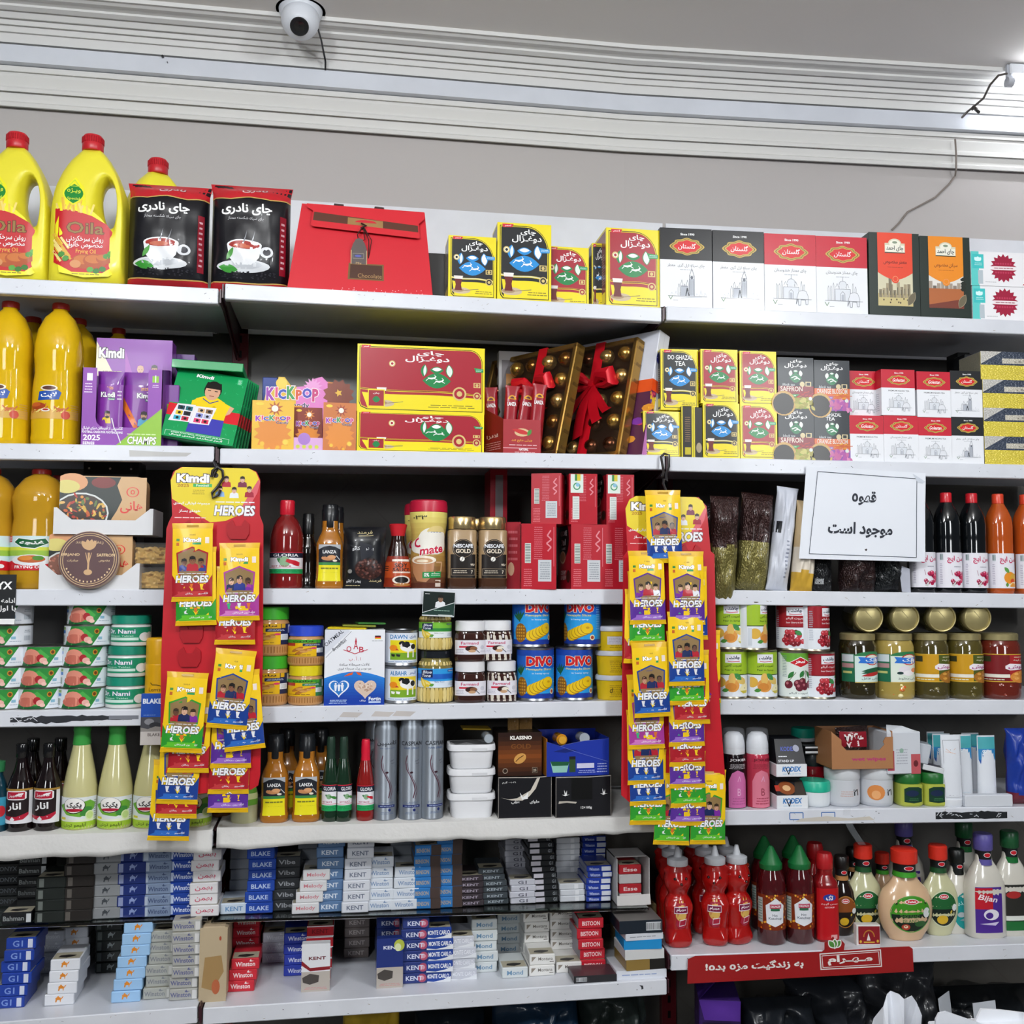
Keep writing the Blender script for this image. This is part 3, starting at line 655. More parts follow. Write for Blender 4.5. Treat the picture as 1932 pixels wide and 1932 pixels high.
def teabag(W,H,seed=1):
 mb = MB();f = pillow(mb,W,H,W*.48,'#14141a',20,22,'film',.16,seed,.0,.09,.06)
 c = Cv(W,H)
 c.p([(0,1),(0,.84)]+[(i/8,.845+.012*cos(i*1.6)) for i in range(9)]+[(1,1)],'#c3222c');c.p([(0,0)]+[(1,0)]+[(1-i/8,.115-.02*sin(pi*i/8)) for i in range(9)],'#b81e28')
 for a in (.845,.115): c.l([(i/8,a+(.012*cos(i*1.6) if a > .5 else -.02*sin(pi*i/8))) for i in range(9)],.014,'#c9a85e')
 c.t('نادری',.55,.93,.06,'#e9c9c9',.32,.02,0,'#8a1018',.03)
 c.t('چای نادری',.46,.735,.11,'#fff',.64,.03);c.t('چای سیاه شکسته ممتاز',.45,.655,.035,'#d9d9dd',.46)
 c.r(.88,.18,.955,.70,'#8c1226');c.t('Naderi Black Tea',.92,.44,.42,'#f0d8dc',.022,.0) if 0 else c.lines(.895,.22,.94,.66,9,'#d9a9b2')
 c.e(.43,.235,.34,.055,'#dfe2e6');c.e(.43,.245,.24,.035,'#c6cad0');c.e(.72,.36,.085,.05,'#e4e6ea');c.e(.725,.36,.05,.03,'#3a3a42')
 c.p([(.22,.42),(.66,.42),(.63,.31),(.55,.245),(.33,.245),(.25,.31)],'#eef0f3');c.e(.44,.42,.22,.045,'#f6f7f9');c.e(.44,.417,.195,.036,'#a8322c');c.e(.42,.407,.12,.02,'#c9684c')
 c.leaf(.24,.215,.25,.10,170,'#3f9a3a');c.leaf(.26,.34,.17,.06,60,'#57a24a')
 for x in (.42,.52): c.p([(x,.44),(x+.03,.50),(x+.05,.55),(x+.04,.5),(x+.02,.44)],'#8f9299')
 R = random.Random(2)
 for i in range(60): c.e(.12+.74*R.random(),.13+.06*R.random(),.014,.006,R.choice(['#2c2c33','#3a3a42','#1c1c22']),5)
 c.emit(mb,f,'film',20,22);return mb.build('tea_bag',ang=70)
A('tb1',teabag,'tea_bag','black and red tea bag, nearer the yellow jugs','tea bag','pillow bags of loose tea',SH['A1'],228,392,337,.02,seed=1)
A('tb2',teabag,'tea_bag','black and red tea bag, nearer the red gift bag','tea bag','pillow bags of loose tea',SH['A1'],388,548,339,.02,seed=6)
# --- red gift bag
def giftbag(W,H):
 root = thing('gift_bag');mb = MB();D = .10;tw = W*.475;bw = W*.5;zt = H*.985
 V = [(-bw,0,0),(bw,0,0),(tw*.94,D*.42,zt),(-tw*.88,D*.42,zt+.004),(-bw,D,0),(bw,D,0),(tw*.94,D*.58,zt),(-tw*.88,D*.58,zt+.004)]
 mb.add(V,[(0,1,2,3),(5,4,7,6),(4,0,3,7),(1,5,6,2),(3,2,6,7),(4,5,1,0)],'#d3202f','card')
 f = lambda u,v,o: ((1-v)*(-bw+2*bw*u)+v*(-tw*.88+(tw*1.82)*u),D*.42*v-o,zt*v+.004*v*(1-u))
 c = Cv(W,H);
 for i in range(40): c.e(.3+.65*random.Random(i).random(),.012+.05*random.Random(i+50).random()**2,.004,None,'#f0a9b0',5)
 c.r(.405,.15,.66,.34,'#7a5a30');c.r(.418,.165,.648,.325,'#4a2a1c');c.t('Chocolate',.56,.2,.05,'#b08a5a',.17)
 c.emit(mb,f,'card');mb.build('bag',root)
 mb = MB()
 g = lambda u,v,o: (lambda P: (P[0],P[1]-.008-o*1,P[2]))(f(.1+.84*u,.66+.33*v,0))
 c = Cv(W*.84,H*.33);c.p([(0,.25),(.02,.2),(.98,.02),(1,.05),(1,.55),(1.06,.75),(1.065,1),(-.07,1),(-.06,.88),(0,.75)],'#d6222f');c.p([(.01,.42),(.99,.24),(.99,.48),(.01,.72)],'#5a3020');c.p([(.33,.36),(.66,.3),(.66,.55),(.33,.61)],'#a07a48');c.e(.5,.45,.1,.1,'#cf2230',16,0,0,.5)
 c.emit(mb,g,'card',6,3);mb.build('flap',root)
 q = f(.5,.76,0);x,y,z = q[0]+.0,q[1]-.012,q[2]
 mb = MB();mb.tube([(x,y,z),(x-.012,y-.003,z-.02),(x-.008,y-.004,z-.035),(x+.004,y-.003,z-.03),(x,y,z)],.0011,'#2e1710','cloth',6)
 for dx in (0,.006): mb.tube([(x,y,z),(x+.012+dx,y-.002,z-.03),(x+.012,y-.002,z-.07),(x+.016,y-.003,z-.11),(x+.03+dx,y-.006,z-.155)],.0009,'#2e1710','cloth',6)
 mb.tube([(x-.004,y,z+.006),(x+.006,y-.004,z),(x-.005,y-.003,z-.006)],.002,'#2e1710','cloth',6);mb.build('cord',root)
 mb = MB();w = .017;pts = [(-w,0),(w,0),(w,.05)]+[(w*.8*cos(t),.055+.022*sin(t)) for t in (.5,1.1,1.57,2.1,2.7)]+[(-w,.05)]
 zt_ = z-.105;mb.prism([(x-.008+a,zt_+b) for a,b in pts],y-.006,y-.0045,'#3a2218','card');c = Cv(2*w,.077)
 c.r(.0,0,.06,.66,'#b08a5a');c.r(.94,0,1,.66,'#b08a5a');c.r(.12,.42,.8,.58,'#7a6a5a');c.r(.15,.44,.77,.56,'#241a30');c.e(.45,.5,.2,.03,'#3f3fa8');c.t('Mix',.5,.3,.07,'#c09a5a',.35);c.t('Chocolate',.52,.2,.07,'#c09a5a',.7);c.r(0,-.02,.95,.03,'#d9d9dd')
 c.emit(mb,flat(x-.008-w,x-.008+w,zt_,zt_+.077,y-.006),'card');mb.build('hang_tag',root)
 for a in (.25,.58):
  mb = MB();p = f(a,1,0);mb.tube([(p[0],p[1]+.008,p[2]-.01),(p[0]+.004,p[1]+.008,p[2]+.006),(p[0]+.02,p[1]+.01,p[2]+.006),(p[0]+.024,p[1]+.01,p[2]-.012)],.003,'#4a3a3a','cloth',6);mb.build('handle',root)
 return root
A('gift',giftbag,'gift_bag','red paper gift bag with brown hang tag and folded flap','gift bag',None,SH['A2'],543,818,378,.012)
g = 'gold framed tea boxes on the top shelf'
A('dark1',lambda W,H: carton(W,H,.10,'#15110d',None,'gloss',left=lambda c: c.r(.1,.05,.9,.95,'#2a2114')),'tea_box','small dark box set back beside the red gift bag','tea box',g,SH['A2'],806,850,478,.10)
A('g_s',ghazal,'tea_box','smaller black tea box with blue leaf emblem, nearer the red gift bag','tea box',g,SH['A2'],845.5,936,446,.012)
A('g_b',ghazal,'tea_box','taller black tea box with blue leaf emblem on the top shelf','tea box',g,SH['A2'],938,1040,422,.012)
A('g_r',ghazal,'tea_box','smaller red tea box with green leaf emblem tucked behind the taller black one','tea box',g,SH['A2'],1027,1111,466,.045,main=RED,lf=GRN)
A('g_side',lambda W,H: ghazal(W,H,.10),'tea_box','black tea box turned edgewise, pressed against the taller red tea box','tea box',g,SH['A2'],1117,1144,459,.05)
A('g_R',ghazal,'tea_box','taller red tea box with green leaf emblem on the top shelf','tea box',g,SH['A2'],1144,1245,432,.012,D=.10,main=RED,lf=GRN)
g = 'white tea boxes with landmark drawings on the top shelf'
BK = '#16171b'
A('gol_k',golestan,'tea_box','black topped tea box with clock tower drawing, next to the red and yellow tea box','tea box',g,SH['A3'],1246,1344,431,.006,top=BK,uk=True)
A('gol_k',golestan,'tea_box','black topped tea box with clock tower drawing, next to the red topped ones','tea box',g,SH['A3'],1345.5,1443,436,.006)
A('gol_r',golestan,'tea_box','red topped tea box with domed palace drawing, next to the black topped ones','tea box',g,SH['A3'],1443.5,1541,442,.006)
A('gol_r',golestan,'tea_box','red topped tea box with domed palace drawing, next to the dark green wrapped pack','tea box',g,SH['A3'],1541.5,1638,449,.006)
# --- dark green tea boxes with a coloured tongue
def d_ahmad(c,col='#e8472a',town=1):
 DG = '#1d2b25';c.r(0,0,1,1,DG);x0,x1 = (.17,.86)
 c.r(x0,.12,x1,.52,'#d8d2b4' if town else '#e6e2dc')
 R = random.Random(town)
 if town:
  c.r(x0,.12,x1,.27,'#cdbd84')
  for i in range(9): x = x0+.02+.07*i;h = R.uniform(.08,.2);c.r(x,.22,x+.06,.22+h,R.choice(['#8d8168','#a89a7c','#b5aa92']));c.r(x+.01,.25,x+.025,.25+h*.5,'#5f5a4c')
  c.r(.38,.3,.44,.47,'#7d745f')
  for i in range(12): c.e(x0+.05+.6*R.random(),.16+.05*R.random(),.015,.012,'#4a3a2c',6)
 else:
  c.r(x0,.12,x1,.36,'#b5683a');c.p([(x0,.12),(x1,.12),(x1,.24),(x0,.16)],'#7a3a2c');
  for i in range(8): x = x0+.08*i;c.r(x,.36,x+.07,.36+R.uniform(.03,.1),R.choice(['#8d8178','#a89a8c','#6f6860']))
  for i in range(10): c.e(.84+.03*R.random(),.34+.16*R.random(),.05,.02,'#1c241c',6)
 pts = [(x0,.52)]+[(x0+(x1-x0)*i/10,.52-.085*sin(pi*i/10)) for i in range(1,10)]+[(x1,.52),(x1,1),(x0,1)]
 c.p(pts,col);c.e(.515,.44,.075,None,col);c.e(.515,.445,.055,None,'#f0a070');c.e(.515,.445,.046,None,col)
 c.r(.315,.76,.715,.875,'#ded6ba');c.e(.515,.875,.13,.055,'#ded6ba');c.r(.325,.77,.705,.85,'#f4f1e2');c.e(.515,.87,.11,.045,'#f4f1e2');c.t('چای احمد',.515,.81,.075,'#23332c',.34,.02);c.e(.515,.885,.05,.015,'#8a9a80');c.r(.315,.755,.715,.765,'#23332c')
 c.t('معطر مخصوص' if town else 'سیلان مخصوص',.515,.645,.06,'#7a1c14' if town else '#8a3a14',.46,.015);c.lines(.36,.575,.67,.595,1,'#c23a20' if town else '#c86a1a')
 c.leaf(.83,.21,.3,.14,62,'#a59a80');c.leaf(.83,.21,.28,.12,62,'#6f6650')
def ahmad(W,H,**k):
 return carton(W,H,.085,'#1d2b25',lambda c: d_ahmad(c,**k),'film',{'l': '#24352e','r': '#24352e'},name='tea_box')
g = 'dark green shrink wrapped tea boxes'
A('ah1',ahmad,'tea_box','dark green tea box with red orange tongue and town picture, shrink wrapped','tea box',g,SH['A3'],1641.5,1737,439.5,.004,on=None)
A('ah2',ahmad,'tea_box','dark green tea box with amber tongue and meadow picture, shrink wrapped','tea box',g,SH['A3'],1738,1833,446.5,.004,col='#ef8f1e',town=0)
# --- white tea bag boxes with rosette
def d_rosette(c):
 c.r(0,0,1,1,'#f1f0f3');c.r(0,0,.115,1,'#5fcfca');c.r(.1,.05,.17,.45,'#b9c4cc');c.r(.02,.5,.185,.92,'#3fc4c4');c.leaf(.1,.78,.07,.06,90,'#dff');c.leaf(.075,.77,.07,.05,130,'#dff');c.leaf(.125,.77,.07,.05,50,'#dff');c.lines(.05,.58,.16,.68,2,'#bfeaea')
 n = 16
 for up in (1,-1):
  pts = [(.47+.17*(1+.13*(-1)**i)*cos(pi*i/n),.53+up*(.05+.33*(1+.13*(-1)**i)*sin(pi*i/n))) for i in range(n+1)]
  c.p(pts if up > 0 else pts[::-1],'#a3173c')
  for i in range(7): c.e(.36+.036*i,.53+up*.13,.014,None,'#c23a5a',8)
 c.r(.31,.475,.63,.585,'#f6e8ea');c.lines(.33,.5,.61,.56,1,'#9a4a5a');c.p([(.74,.05),(.86,.05),(.80,.17)],'#c23a4a');c.e(.8,.28,.035,.03,'#555a60');c.lines(.2,.1,.36,.13,1,'#9a9aa0')
def rosette(W,H): return carton(W,H,.07,'#f1f0f3',d_rosette,'gloss',name='tea_box')
g = 'white and teal boxes stacked at the end of the top shelf'
b0 = A('ros',rosette,'tea_box','white box with crimson rosette, lower one of the stacked pair by the amber tea','tea box',g,SH['A3'],1836,1966,541,.006)
A('ros',rosette,'tea_box','white box with crimson rosette, upper one of the stacked pair by the amber tea','tea box',g,SH['A3'],1833,1963,478,.004,on=b0)
A('red_edge',lambda W,H: carton(W,H,.07,'#c23a4a',None,'gloss'),'tea_box','crimson box cut off at the edge of the photo, on the top shelf','tea box',None,SH['A3'],1967,2060,480,.006)
# ---------------------------------------------------------------- second shelf
def near(o,S,px,back,rz,ry,label,name,cat,group=None,W=0,dz=0):
 """stand a thing whose near lower right corner shows at px on the shelf, turned by rz and leaning by ry"""
 b = S.b;s = solve_s(b,px,back,S.z);o.name = name;tag(o,label,cat,group)
 o.rotation_mode = 'XYZ';R = Matrix.Rotation(BAY[b][3]+rz,3,'Z')
 M = (R @ Matrix.Rotation(ry,3,'X')).to_4x4();M.translation = W3(b,s,back,S.z(s)+dz);o.matrix_world = M
 return o.name
def oil_bottle(W,H,lb=True,tall=True,body='#ffcf1a',lab='lite'):
 root = thing('oil_bottle');r = W/2
 if tall: prof = [(r*.9,0),(r*.97,H*.012),(r,H*.05),(r*.98,H*.10),(r,H*.16),(r*.985,H*.40),(r*.92,H*.50),(r*.93,H*.56),(r*.98,H*.62),(r*.96,H*.70),(r*.86,H*.80),(r*.62,H*.89),(r*.36,H*.935),(r*.30,H*.945),(r*.30,H*.955)]
 else: prof = [(r*.9,0),(r,H*.02),(r*.98,H*.1),(r,H*.15),(r*.99,H*.46),(r*.97,H*.50),(r*.92,H*.60),(r*.98,H*.72),(r,H*.78),(r*.9,H*.86),(r*.6,H*.95),(r*.36,H*.98),(r*.3,H)]
 mb = MB();wob = []
 for i,p in enumerate(prof): wob.append(p)
 # fine ribs on the lower half
 mb.lathe(wob,36,body,'oil',0,r,sq=2.5);mb.build('body',root,60)
 if lb:
  h0,h1 = (H*.17,H*.40) if lab == 'lite' else (H*.16,H*.45);c = Cv(W*1.25,h1-h0)
  if lab == 'lite':
   c.r(.02,.05,.98,.3,'#d8a94a');R = random.Random(4)
   for i in range(22): x = .15+.6*R.random();c.l([(x-.04,.22+.2*R.random()),(x+.06,.25+.25*R.random())],.02,R.choice(['#f2d36a','#f5e08a','#c8642a','#d98a3a']))
   c.e(.28,.42,.14,.1,'#a9431c');c.e(.25,.46,.09,.06,'#c9602a');c.e(.42,.3,.07,.05,'#f1ebe2');c.e(.42,.31,.05,.03,'#b8321e');c.e(.73,.16,.07,None,'#c8442a')
   c.p([(.28,.58),(.62,.62),(.66,.82),(.6,.9),(.3,.84)],'#1c4fa8');c.t('لایت',.46,.74,.2,'#fff',.26,.03);c.e(.46,.95,.14,.09,'#f4ead0');c.e(.46,.95,.11,.06,'#5a2a1c');c.lines(.8,.1,.97,.5,6,'#cfa25a')
  else:
   c.r(0,0,1,1,'#cfe6e8');c.r(0,.55,1,.68,'#d7dc4a');c.r(0,.42,1,.58,'#9cc24a');c.p([(0,0),(1,0),(1,.24),(.75,.3),(.5,.2),(.25,.3),(0,.2)],'#cf1f2c')
   c.e(.5,.3,.3,.16,'#e9ecef');c.e(.5,.33,.2,.11,'#c0602c');c.e(.42,.36,.1,.07,'#d98a3a');c.e(.6,.36,.08,.07,'#4f8a30');c.t('FRYING OIL',.47,.1,.09,'#fff',.42,.02)
   c.p([(.22,.82),(.3,.95),(.5,.9),(.7,.95),(.76,.8),(.55,.62),(.35,.66)],'#f2f4f2');c.p([(.24,.82),(.31,.93),(.5,.88),(.69,.93),(.74,.8),(.55,.645),(.36,.68)],'#165c34');c.t('غنچه',.5,.79,.15,'#fff',.36,.03);c.r(.06,.82,.18,1,'#cf1f2c');c.lines(.07,.85,.17,.97,3,'#f5d0d4');c.e(.8,.12,.05,.06,'#eef0f0')
   c.l([(.02,.0),(.02,1)],.02,'#cf1f2c')
  mb = MB();c.emit(mb,wrap(wob,2.5,h0,h1,r,2.5),'gloss',20,2);mb.build('label',root,60)
 mb = MB();q = H*.955 if tall else H*.99;k = r*.36;mb.lathe([(k,q),(k,q+H*.03),(k*.95,q+H*.042),(k*.8,q+H*.045)],24,'#a8231f','plastic',0,r);mb.build('cap',root);return root
g = 'tall bottles of golden oil on the second shelf'
A('oilb',oil_bottle,'oil_bottle','tall golden oil bottle with blue label, in front, next to the purple display','oil bottle',g,SH['B1'],46,140,562,.02)
A('oilb',oil_bottle,'oil_bottle','tall golden oil bottle with blue label, cut off by the edge of the photo','oil bottle',g,SH['B1'],-52,42,562,.02)
A('oilb',oil_bottle,'oil_bottle','tall golden oil bottle behind, half hidden between the two front bottles','oil bottle',g,SH['B1'],-4,84,575,.14)
A('oilb',oil_bottle,'oil_bottle','tall golden oil bottle behind, showing between the front bottle and the purple display','oil bottle',g,SH['B1'],84,172,575,.14)
A('oilb2',oil_bottle,'oil_bottle','oil bottle at the back whose red cap shows above the purple header card','oil bottle',g,SH['B1'],172,245,612,.22,lb=False)
PU,LM = '#8e3fae','#8fc22c'
def person_print(c,u,v,s,skin='#c98f6c',hair='#1c1613',shirt='#f1d21c',beard=False):
 q = c.W/c.H
 c.p([(u-.95*s,v-1.5*s*q),(u+.95*s,v-1.5*s*q),(u+.85*s,v-.55*s*q),(u+.4*s,v-.3*s*q),(u-.4*s,v-.3*s*q),(u-.85*s,v-.55*s*q)],shirt);c.r(u-.2*s,v-.5*s*q,u+.2*s,v-.1*s*q,skin)
 c.e(u,v+.22*s*q,.52*s,.66*s*c.W/c.H,hair,14);c.e(u,v+.08*s*q,.45*s,.60*s*c.W/c.H,skin,14);c.p([(u-.5*s,v+.3*s*q),(u+.5*s,v+.3*s*q),(u+.42*s,v+.75*s*q),(u-.42*s,v+.75*s*q)],hair)
 if s*c.W > .006:
  for d in (-1,1): c.r(u+d*.2*s-.09*s,v+.12*s*q,u+d*.2*s+.09*s,v+.18*s*q,'#2a1c16')
  c.r(u-.14*s,v-.26*s*q,u+.14*s,v-.2*s*q,'#9a4f40')
 if beard: c.e(u,v-.32*s*q,.36*s,.24*s*q,hair,10)
def kimdi(c,u,v,w,h,foot=True):
 c.t('Kimdi',u,v,h,'#fff',w,.04,0,'#3f3a42',.05)
 if foot: c.r(u+.02*w,v-h*1.05,u+.5*w,v-h*.68,'#1f9a5a');c.t('Football',u+.26*w,v-h*.87,h*.22,'#fff',w*.4,.02)
def packet_p(W,H,k=0):
 mb = MB();f = pillow(mb,W,H,.012,'#7b2f9c',6,8,'film',.2,3+k,.02,.08,.02);c = Cv(W,H)
 c.r(0,0,1,.82,'#83329f');
 if k: c.p([(0,.5),(.62,.08),(.62,.22),(0,.66)],'#e8772a');c.p([(0,.14),(.3,.05),(.2,.0),(0,.02)],'#2aa8a0')
 c.t('2025',.5 if not k else .72,.77,.04,'#e9a13a',.25,.03);kimdi(c,.42 if not k else .75,.68,.56,.07)
 person_print(c,.42 if not k else .72,.40,.22,'#c79a78','#2a211c','#e3c41f' if not k else '#5fb9e0',True);c.lines(.78,.6,.95,.75,3,'#ead6f0')
 c.emit(mb,f,'film',6,8);return mb.build('sticker_packet',ang=70)
def champs(W,H):
 root = thing('display_box');D = .085;mb = MB();t = .0015;zt = H*.84
 P = [(-W/2,0),(W/2,0),(W/2,zt),(W*.32,zt)]+[(W*.32,zt*.42)]+[(W*.32-.10*W+.10*W*cos(a),zt*.24+.0+zt*.12-.12*zt*sin(a)) for a in (0,.5,1,1.57)]+[(-W*.22-.10*W*sin(a),zt*.24+.12*zt-.12*zt*cos(a)) for a in (0,.5,1,1.57)]+[(-W*.32,zt*.42),(-W*.32,zt),(-W/2,zt)]
 mb.prism(P,0,t,PU,'card')
 c = Cv(W,H);c.p([(.43,0),(1,0),(1,.42)],LM);c.t('2025',.14,.085,.062,'#fff',.21,.03);c.t('SERIES',.105,.025,.03,'#fff',.145,.03)
 c.t('CHAMPS',.76,.065,.085,'#fff',.36,.03,.15,'#5f7a1c',.04);c.t('کلکسیونی از قهرمانان دنیای فوتبال',.27,.185,.04,'#fff',.5,.02);c.t('FOOTBALL CARDS FOR FOOTBALL FANS',.27,.145,.025,'#fff',.5,.02);c.lines(.57,.12,.93,.145,1,'#d9efb0')
 c.lines(.03,.56,.13,.68,4,'#ead6f0');c.r(.06,.70,.13,.78,'#f3f0f5');c.r(.87,.70,.95,.77,LM);c.l([(.91,.70),(.91,.78)],.012,'#f3f0f5');c.lines(.87,.64,.95,.68,2,'#ead6f0');c.l([(.38,.30),(.41,.2),(.46,.12),(.5,.03)],.012,'#e6e2ea')
 for o in c.o:
  pass
 c.emit(mb,flat(-W/2,W/2,0,H),'card');mb.build('front',root)
 for sd in (-1,1):
  mb = MB();mb.add([(sd*W/2,.0,0),(sd*W/2,D,0),(sd*W/2,D,H*.93),(sd*W/2,.0,zt),(sd*(W/2-t),.0,0),(sd*(W/2-t),D,0),(sd*(W/2-t),D,H*.93),(sd*(W/2-t),0,zt)],[(0,1,2,3),(7,6,5,4),(2,1,5,6),(3,2,6,7),(0,3,7,4)],'#7d3a9c','card');mb.build('side_panel',root)
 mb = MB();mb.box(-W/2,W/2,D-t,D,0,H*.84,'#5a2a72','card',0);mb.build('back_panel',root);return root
A('champs',champs,'display_box','open purple display box with green corner holding sticker packets','display box',None,SH['B1'],151,304,668,.012)
A('pp0',packet_p,'sticker_packet','purple sticker packet in the display box, showing a figure in a yellow shirt','packet','purple sticker packets in the display box',SH['B1'],180,229,700,.03,dz=.004)
A('pp1',lambda W,H: packet_p(W,H,1),'sticker_packet','purple sticker packet in the display box, with an orange stripe','packet','purple sticker packets in the display box',SH['B1'],229,286,702,.045,dz=.004)
def d_head(c):
 c.r(0,0,1,1,'#8e3fae');c.p([(0,0),(.4,0),(.3,.6),(0,.97)],'#efe6c8');c.p([(.4,.0),(.4,.4),(.72,0)],'#e07a35');c.p([(.38,.9),(.62,.4),(1,.0),(.4,0)],'#a94fb8')
 c.t('Kimdi',.20,.87,.09,'#fff',.33,.04,0,'#3f3a42',.05);c.lines(.07,.62,.34,.72,3,'#b9a98a')
 for u,v,s,k,h,sh in ((.49,.62,.085,'#d9ad92','#8d6f5a','#e7b7c6'),(.585,.72,.085,'#d9ad92','#d9ad92','#2c2c33'),(.77,.73,.085,'#c99a7c','#1c1613','#b8586a'),(.68,.6,.085,'#6b4632','#14100e','#e9ebee'),(.87,.62,.085,'#c99a7c','#1c1613','#e3c41f')): person_print(c,u,v,s,k,h,sh)
A('phead',lambda W,H: carton(W,H,.05,'#8e3fae',d_head,'film',{'t': '#efeef2','T': '#efeef2'}),'carton','closed purple carton with printed team, standing behind the open display box','carton',None,SH['B1'],176,320,640,.10)
A('pbox2',lambda W,H: carton(W,H,.05,'#6a2a8a',lambda c: (c.r(0,0,1,1,'#5f2a80'),person_print(c,.3,.7,.16,'#c99a7c','#1c1613','#2a2440')),'film'),'carton','purple carton at the back, mostly hidden by the green albums','carton',None,SH['B1'],285,362,668,.16)
A('pbox3',lambda W,H: carton(W,H,.06,'#73338f',lambda c: (c.r(.3,.5,.8,.7,LM),c.lines(.3,.3,.8,.45,2,'#ead6f0')),'film'),'carton','low purple carton beside the open display box, before the green albums','carton',None,SH['B1'],303,335,726,.045)
# green albums leaning in a row
def album(W,H,flap=False):
 D = .011;mb = MB();G = '#0f9a55';mb.box(-W/2,W/2,0,D,0,H,'#0a7a43','film',.002)
 c = Cv(W,H);c.r(0,0,1,1,G);R = random.Random(8)
 for i in range(60): x,y = R.random(),R.random();a = R.random()*3;c.l([(x,y),(x+.03*cos(a),y+.03*sin(a))],.006,'#3fbb7c')
 c.r(0,.30,1,.47,'#d8202c');person_print(c,.55,.70,.24,'#dba98a','#15110f','#f2d21a');c.p([(.31,.37),(.80,.37),(.84,.55),(.70,.60),(.55,.545),(.40,.60),(.30,.55)],'#f2d21a');c.l([(.44,.6),(.55,.545),(.66,.6)],.014,'#2a3c9a')
 c.p([(.32,.10),(.80,.10),(.80,.34),(.34,.34)],'#3f3fae');c.p([(.34,.33),(.80,.33),(.8,.38),(.34,.38)],'#f2d21a');c.e(.62,.50,.022,None,'#d9b51a');c.p([(.84,.55),(.80,.40),(.74,.36),(.86,.44),(.9,.53)],'#dba98a');c.t('F D',.6,.42,.03,'#c9a91a',.12)
 for i,(a,b) in enumerate((((.02,.22),(.33,.25)),((.33,.25),(.63,.25)))):
  c.p([(.05+.29*i,.22-.0*i),(.34+.27*i,.235),(.37+.29*i,.49),(.12+.25*i,.475)],'#eceaf0')
  for r_ in range(3):
   for q in range(2): x,y = .11+.28*i+.012*r_+.11*q,.245+.075*r_;c.r(x,y,x+.095,y+.06,[['#3fb0c9','#c8324a'],['#e8c93a','#2a2a33'],['#2a4a5a','#2f6f7a']][r_][q] if not i else [['#e04a7a','#d9365a'],['#8a8fd0','#b9bcd9'],['#d9b58a','#8a6a4a']][r_][q]);c.e(x+.05,y+.03,.022,None,'#1c1c22',8)
 c.t('Kimdi',.40,.92,.05,'#fff',.25,.04,.1,'#0a6a3a',.03);c.r(.86,.88,.93,.965,'#3fbb7c');c.lines(.87,.89,.92,.955,4,'#d9f0e4')
 c.l([(.05,.02),(.05,.085),(.93,.085),(.93,.02)],.005,'#bfe8d2');c.t('آلبوم استاندارد کیمدی فوتبال',.48,.035,.035,'#fff',.74,.025);c.t('KIMDI FOOTBALL STANDARD ALBUM',.48,.068,.018,'#e4f4ec',.7,.02)
 c.emit(mb,flat(-W/2,W/2,0,H),'film')
 if flap: mb.box(-W/2-.004,W/2-.004,-.012,D+.07,H,H+.012,'#12a25c','film',.004)
 return mb
S = SH['B1'];b = 1;aw = .142
for i in range(6):
 o = album(aw,.168,False).build('football_album') if i < 2 else dup(o);s = solve_s(b,369+i*5.5,.0+.02*i,S.z)
 if i == 1: pass
 M = Matrix.Rotation(radians(8-i*.3),4,'Y') @ Matrix.Rotation(radians(-24+i*1.2),4,'X');M.translation = W3(b,s,.012+.026*i,S.z(s)+.004+.0095);o.matrix_world = M
 o.name = 'football_album';tag(o,('green football album at the front of the leaning row, its cover in view','green football album second in the leaning row','green football album third in the leaning row','green football album fourth in the leaning row','green football album fifth in the leaning row','green football album at the back of the leaning row')[i],'album','green albums leaning in a row')
mb = MB();mb.box(-.075,.068,0,.13,0,.010,'#12a25c','film',.003);mb.box(-.075,.068,-.004,0,-.008,.010,'#0f9a55','film',.001);o = mb.build('album_lid');s = solve_s(1,394,.06,lambda q: 1.9);put(o,1,s,.062,hit(1,394,691,.06)[1],0,radians(-4),radians(2));tag(o,'green carton lid lying across the tops of the leaning albums','lid')
A('blue_b',lambda W,H: carton(W,H,.05,'#1c3f9a',None,'film'),'carton','dark blue carton at the back, between the albums and the candy display','carton',None,SH['B2'],492,520,712,.2)
# --- popping candy display
def sun(c,u,v,r,col,n=14,k=.6):
 c.p([(u+r*(1 if i % 2 else k)*cos(pi*i/n),v+r*(1 if i % 2 else k)*sin(pi*i/n)*c.W/c.H) for i in range(2*n)],col)
def word(c,t,u,v,w,h,cols,rot=0):
 ws = [glyphs(ch,.05)[3]-glyphs(ch,.05)[2]+.05 for ch in t];k = w/sum(ws);x = u-w/2
 for i,ch in enumerate(t): c.t(ch,x+ws[i]*k/2,v+(i % 2)*.15*h,h*(1.1 if i % 3 == 0 else .85),cols[i % len(cols)],(ws[i]-.03)*k,.05,0,'#fbe9f2',.05);x += ws[i]*k
KC = ['#9a2fb0','#e0457a','#2a4fb8','#2f9a4a','#d9501f','#3f3fb8','#c8307a']
def d_pop(c,bg,sb):
 c.r(0,0,1,1,bg);sun(c,.55,.84,.2,sb,9,.45);c.e(.54,.84,.08,None,'#f6efe0');sun(c,.5,.33,.46,'#e0892a' if bg[1] != '7' else '#d99a2a',14,.75)
 word(c,'KICKPOP',.5,.63,.84,.10,KC);c.t('Candy',.72,.55,.06,'#2a2a6a',.3,.02,0,'#f6e6d0',.03);c.e(.18,.93,.1,.03,'#f4d03a')
 sun(c,.25,.12,.07,'#f3c23a');sun(c,.8,.16,.09,'#f3d04a');sun(c,.62,.05,.06,'#e9b02a')
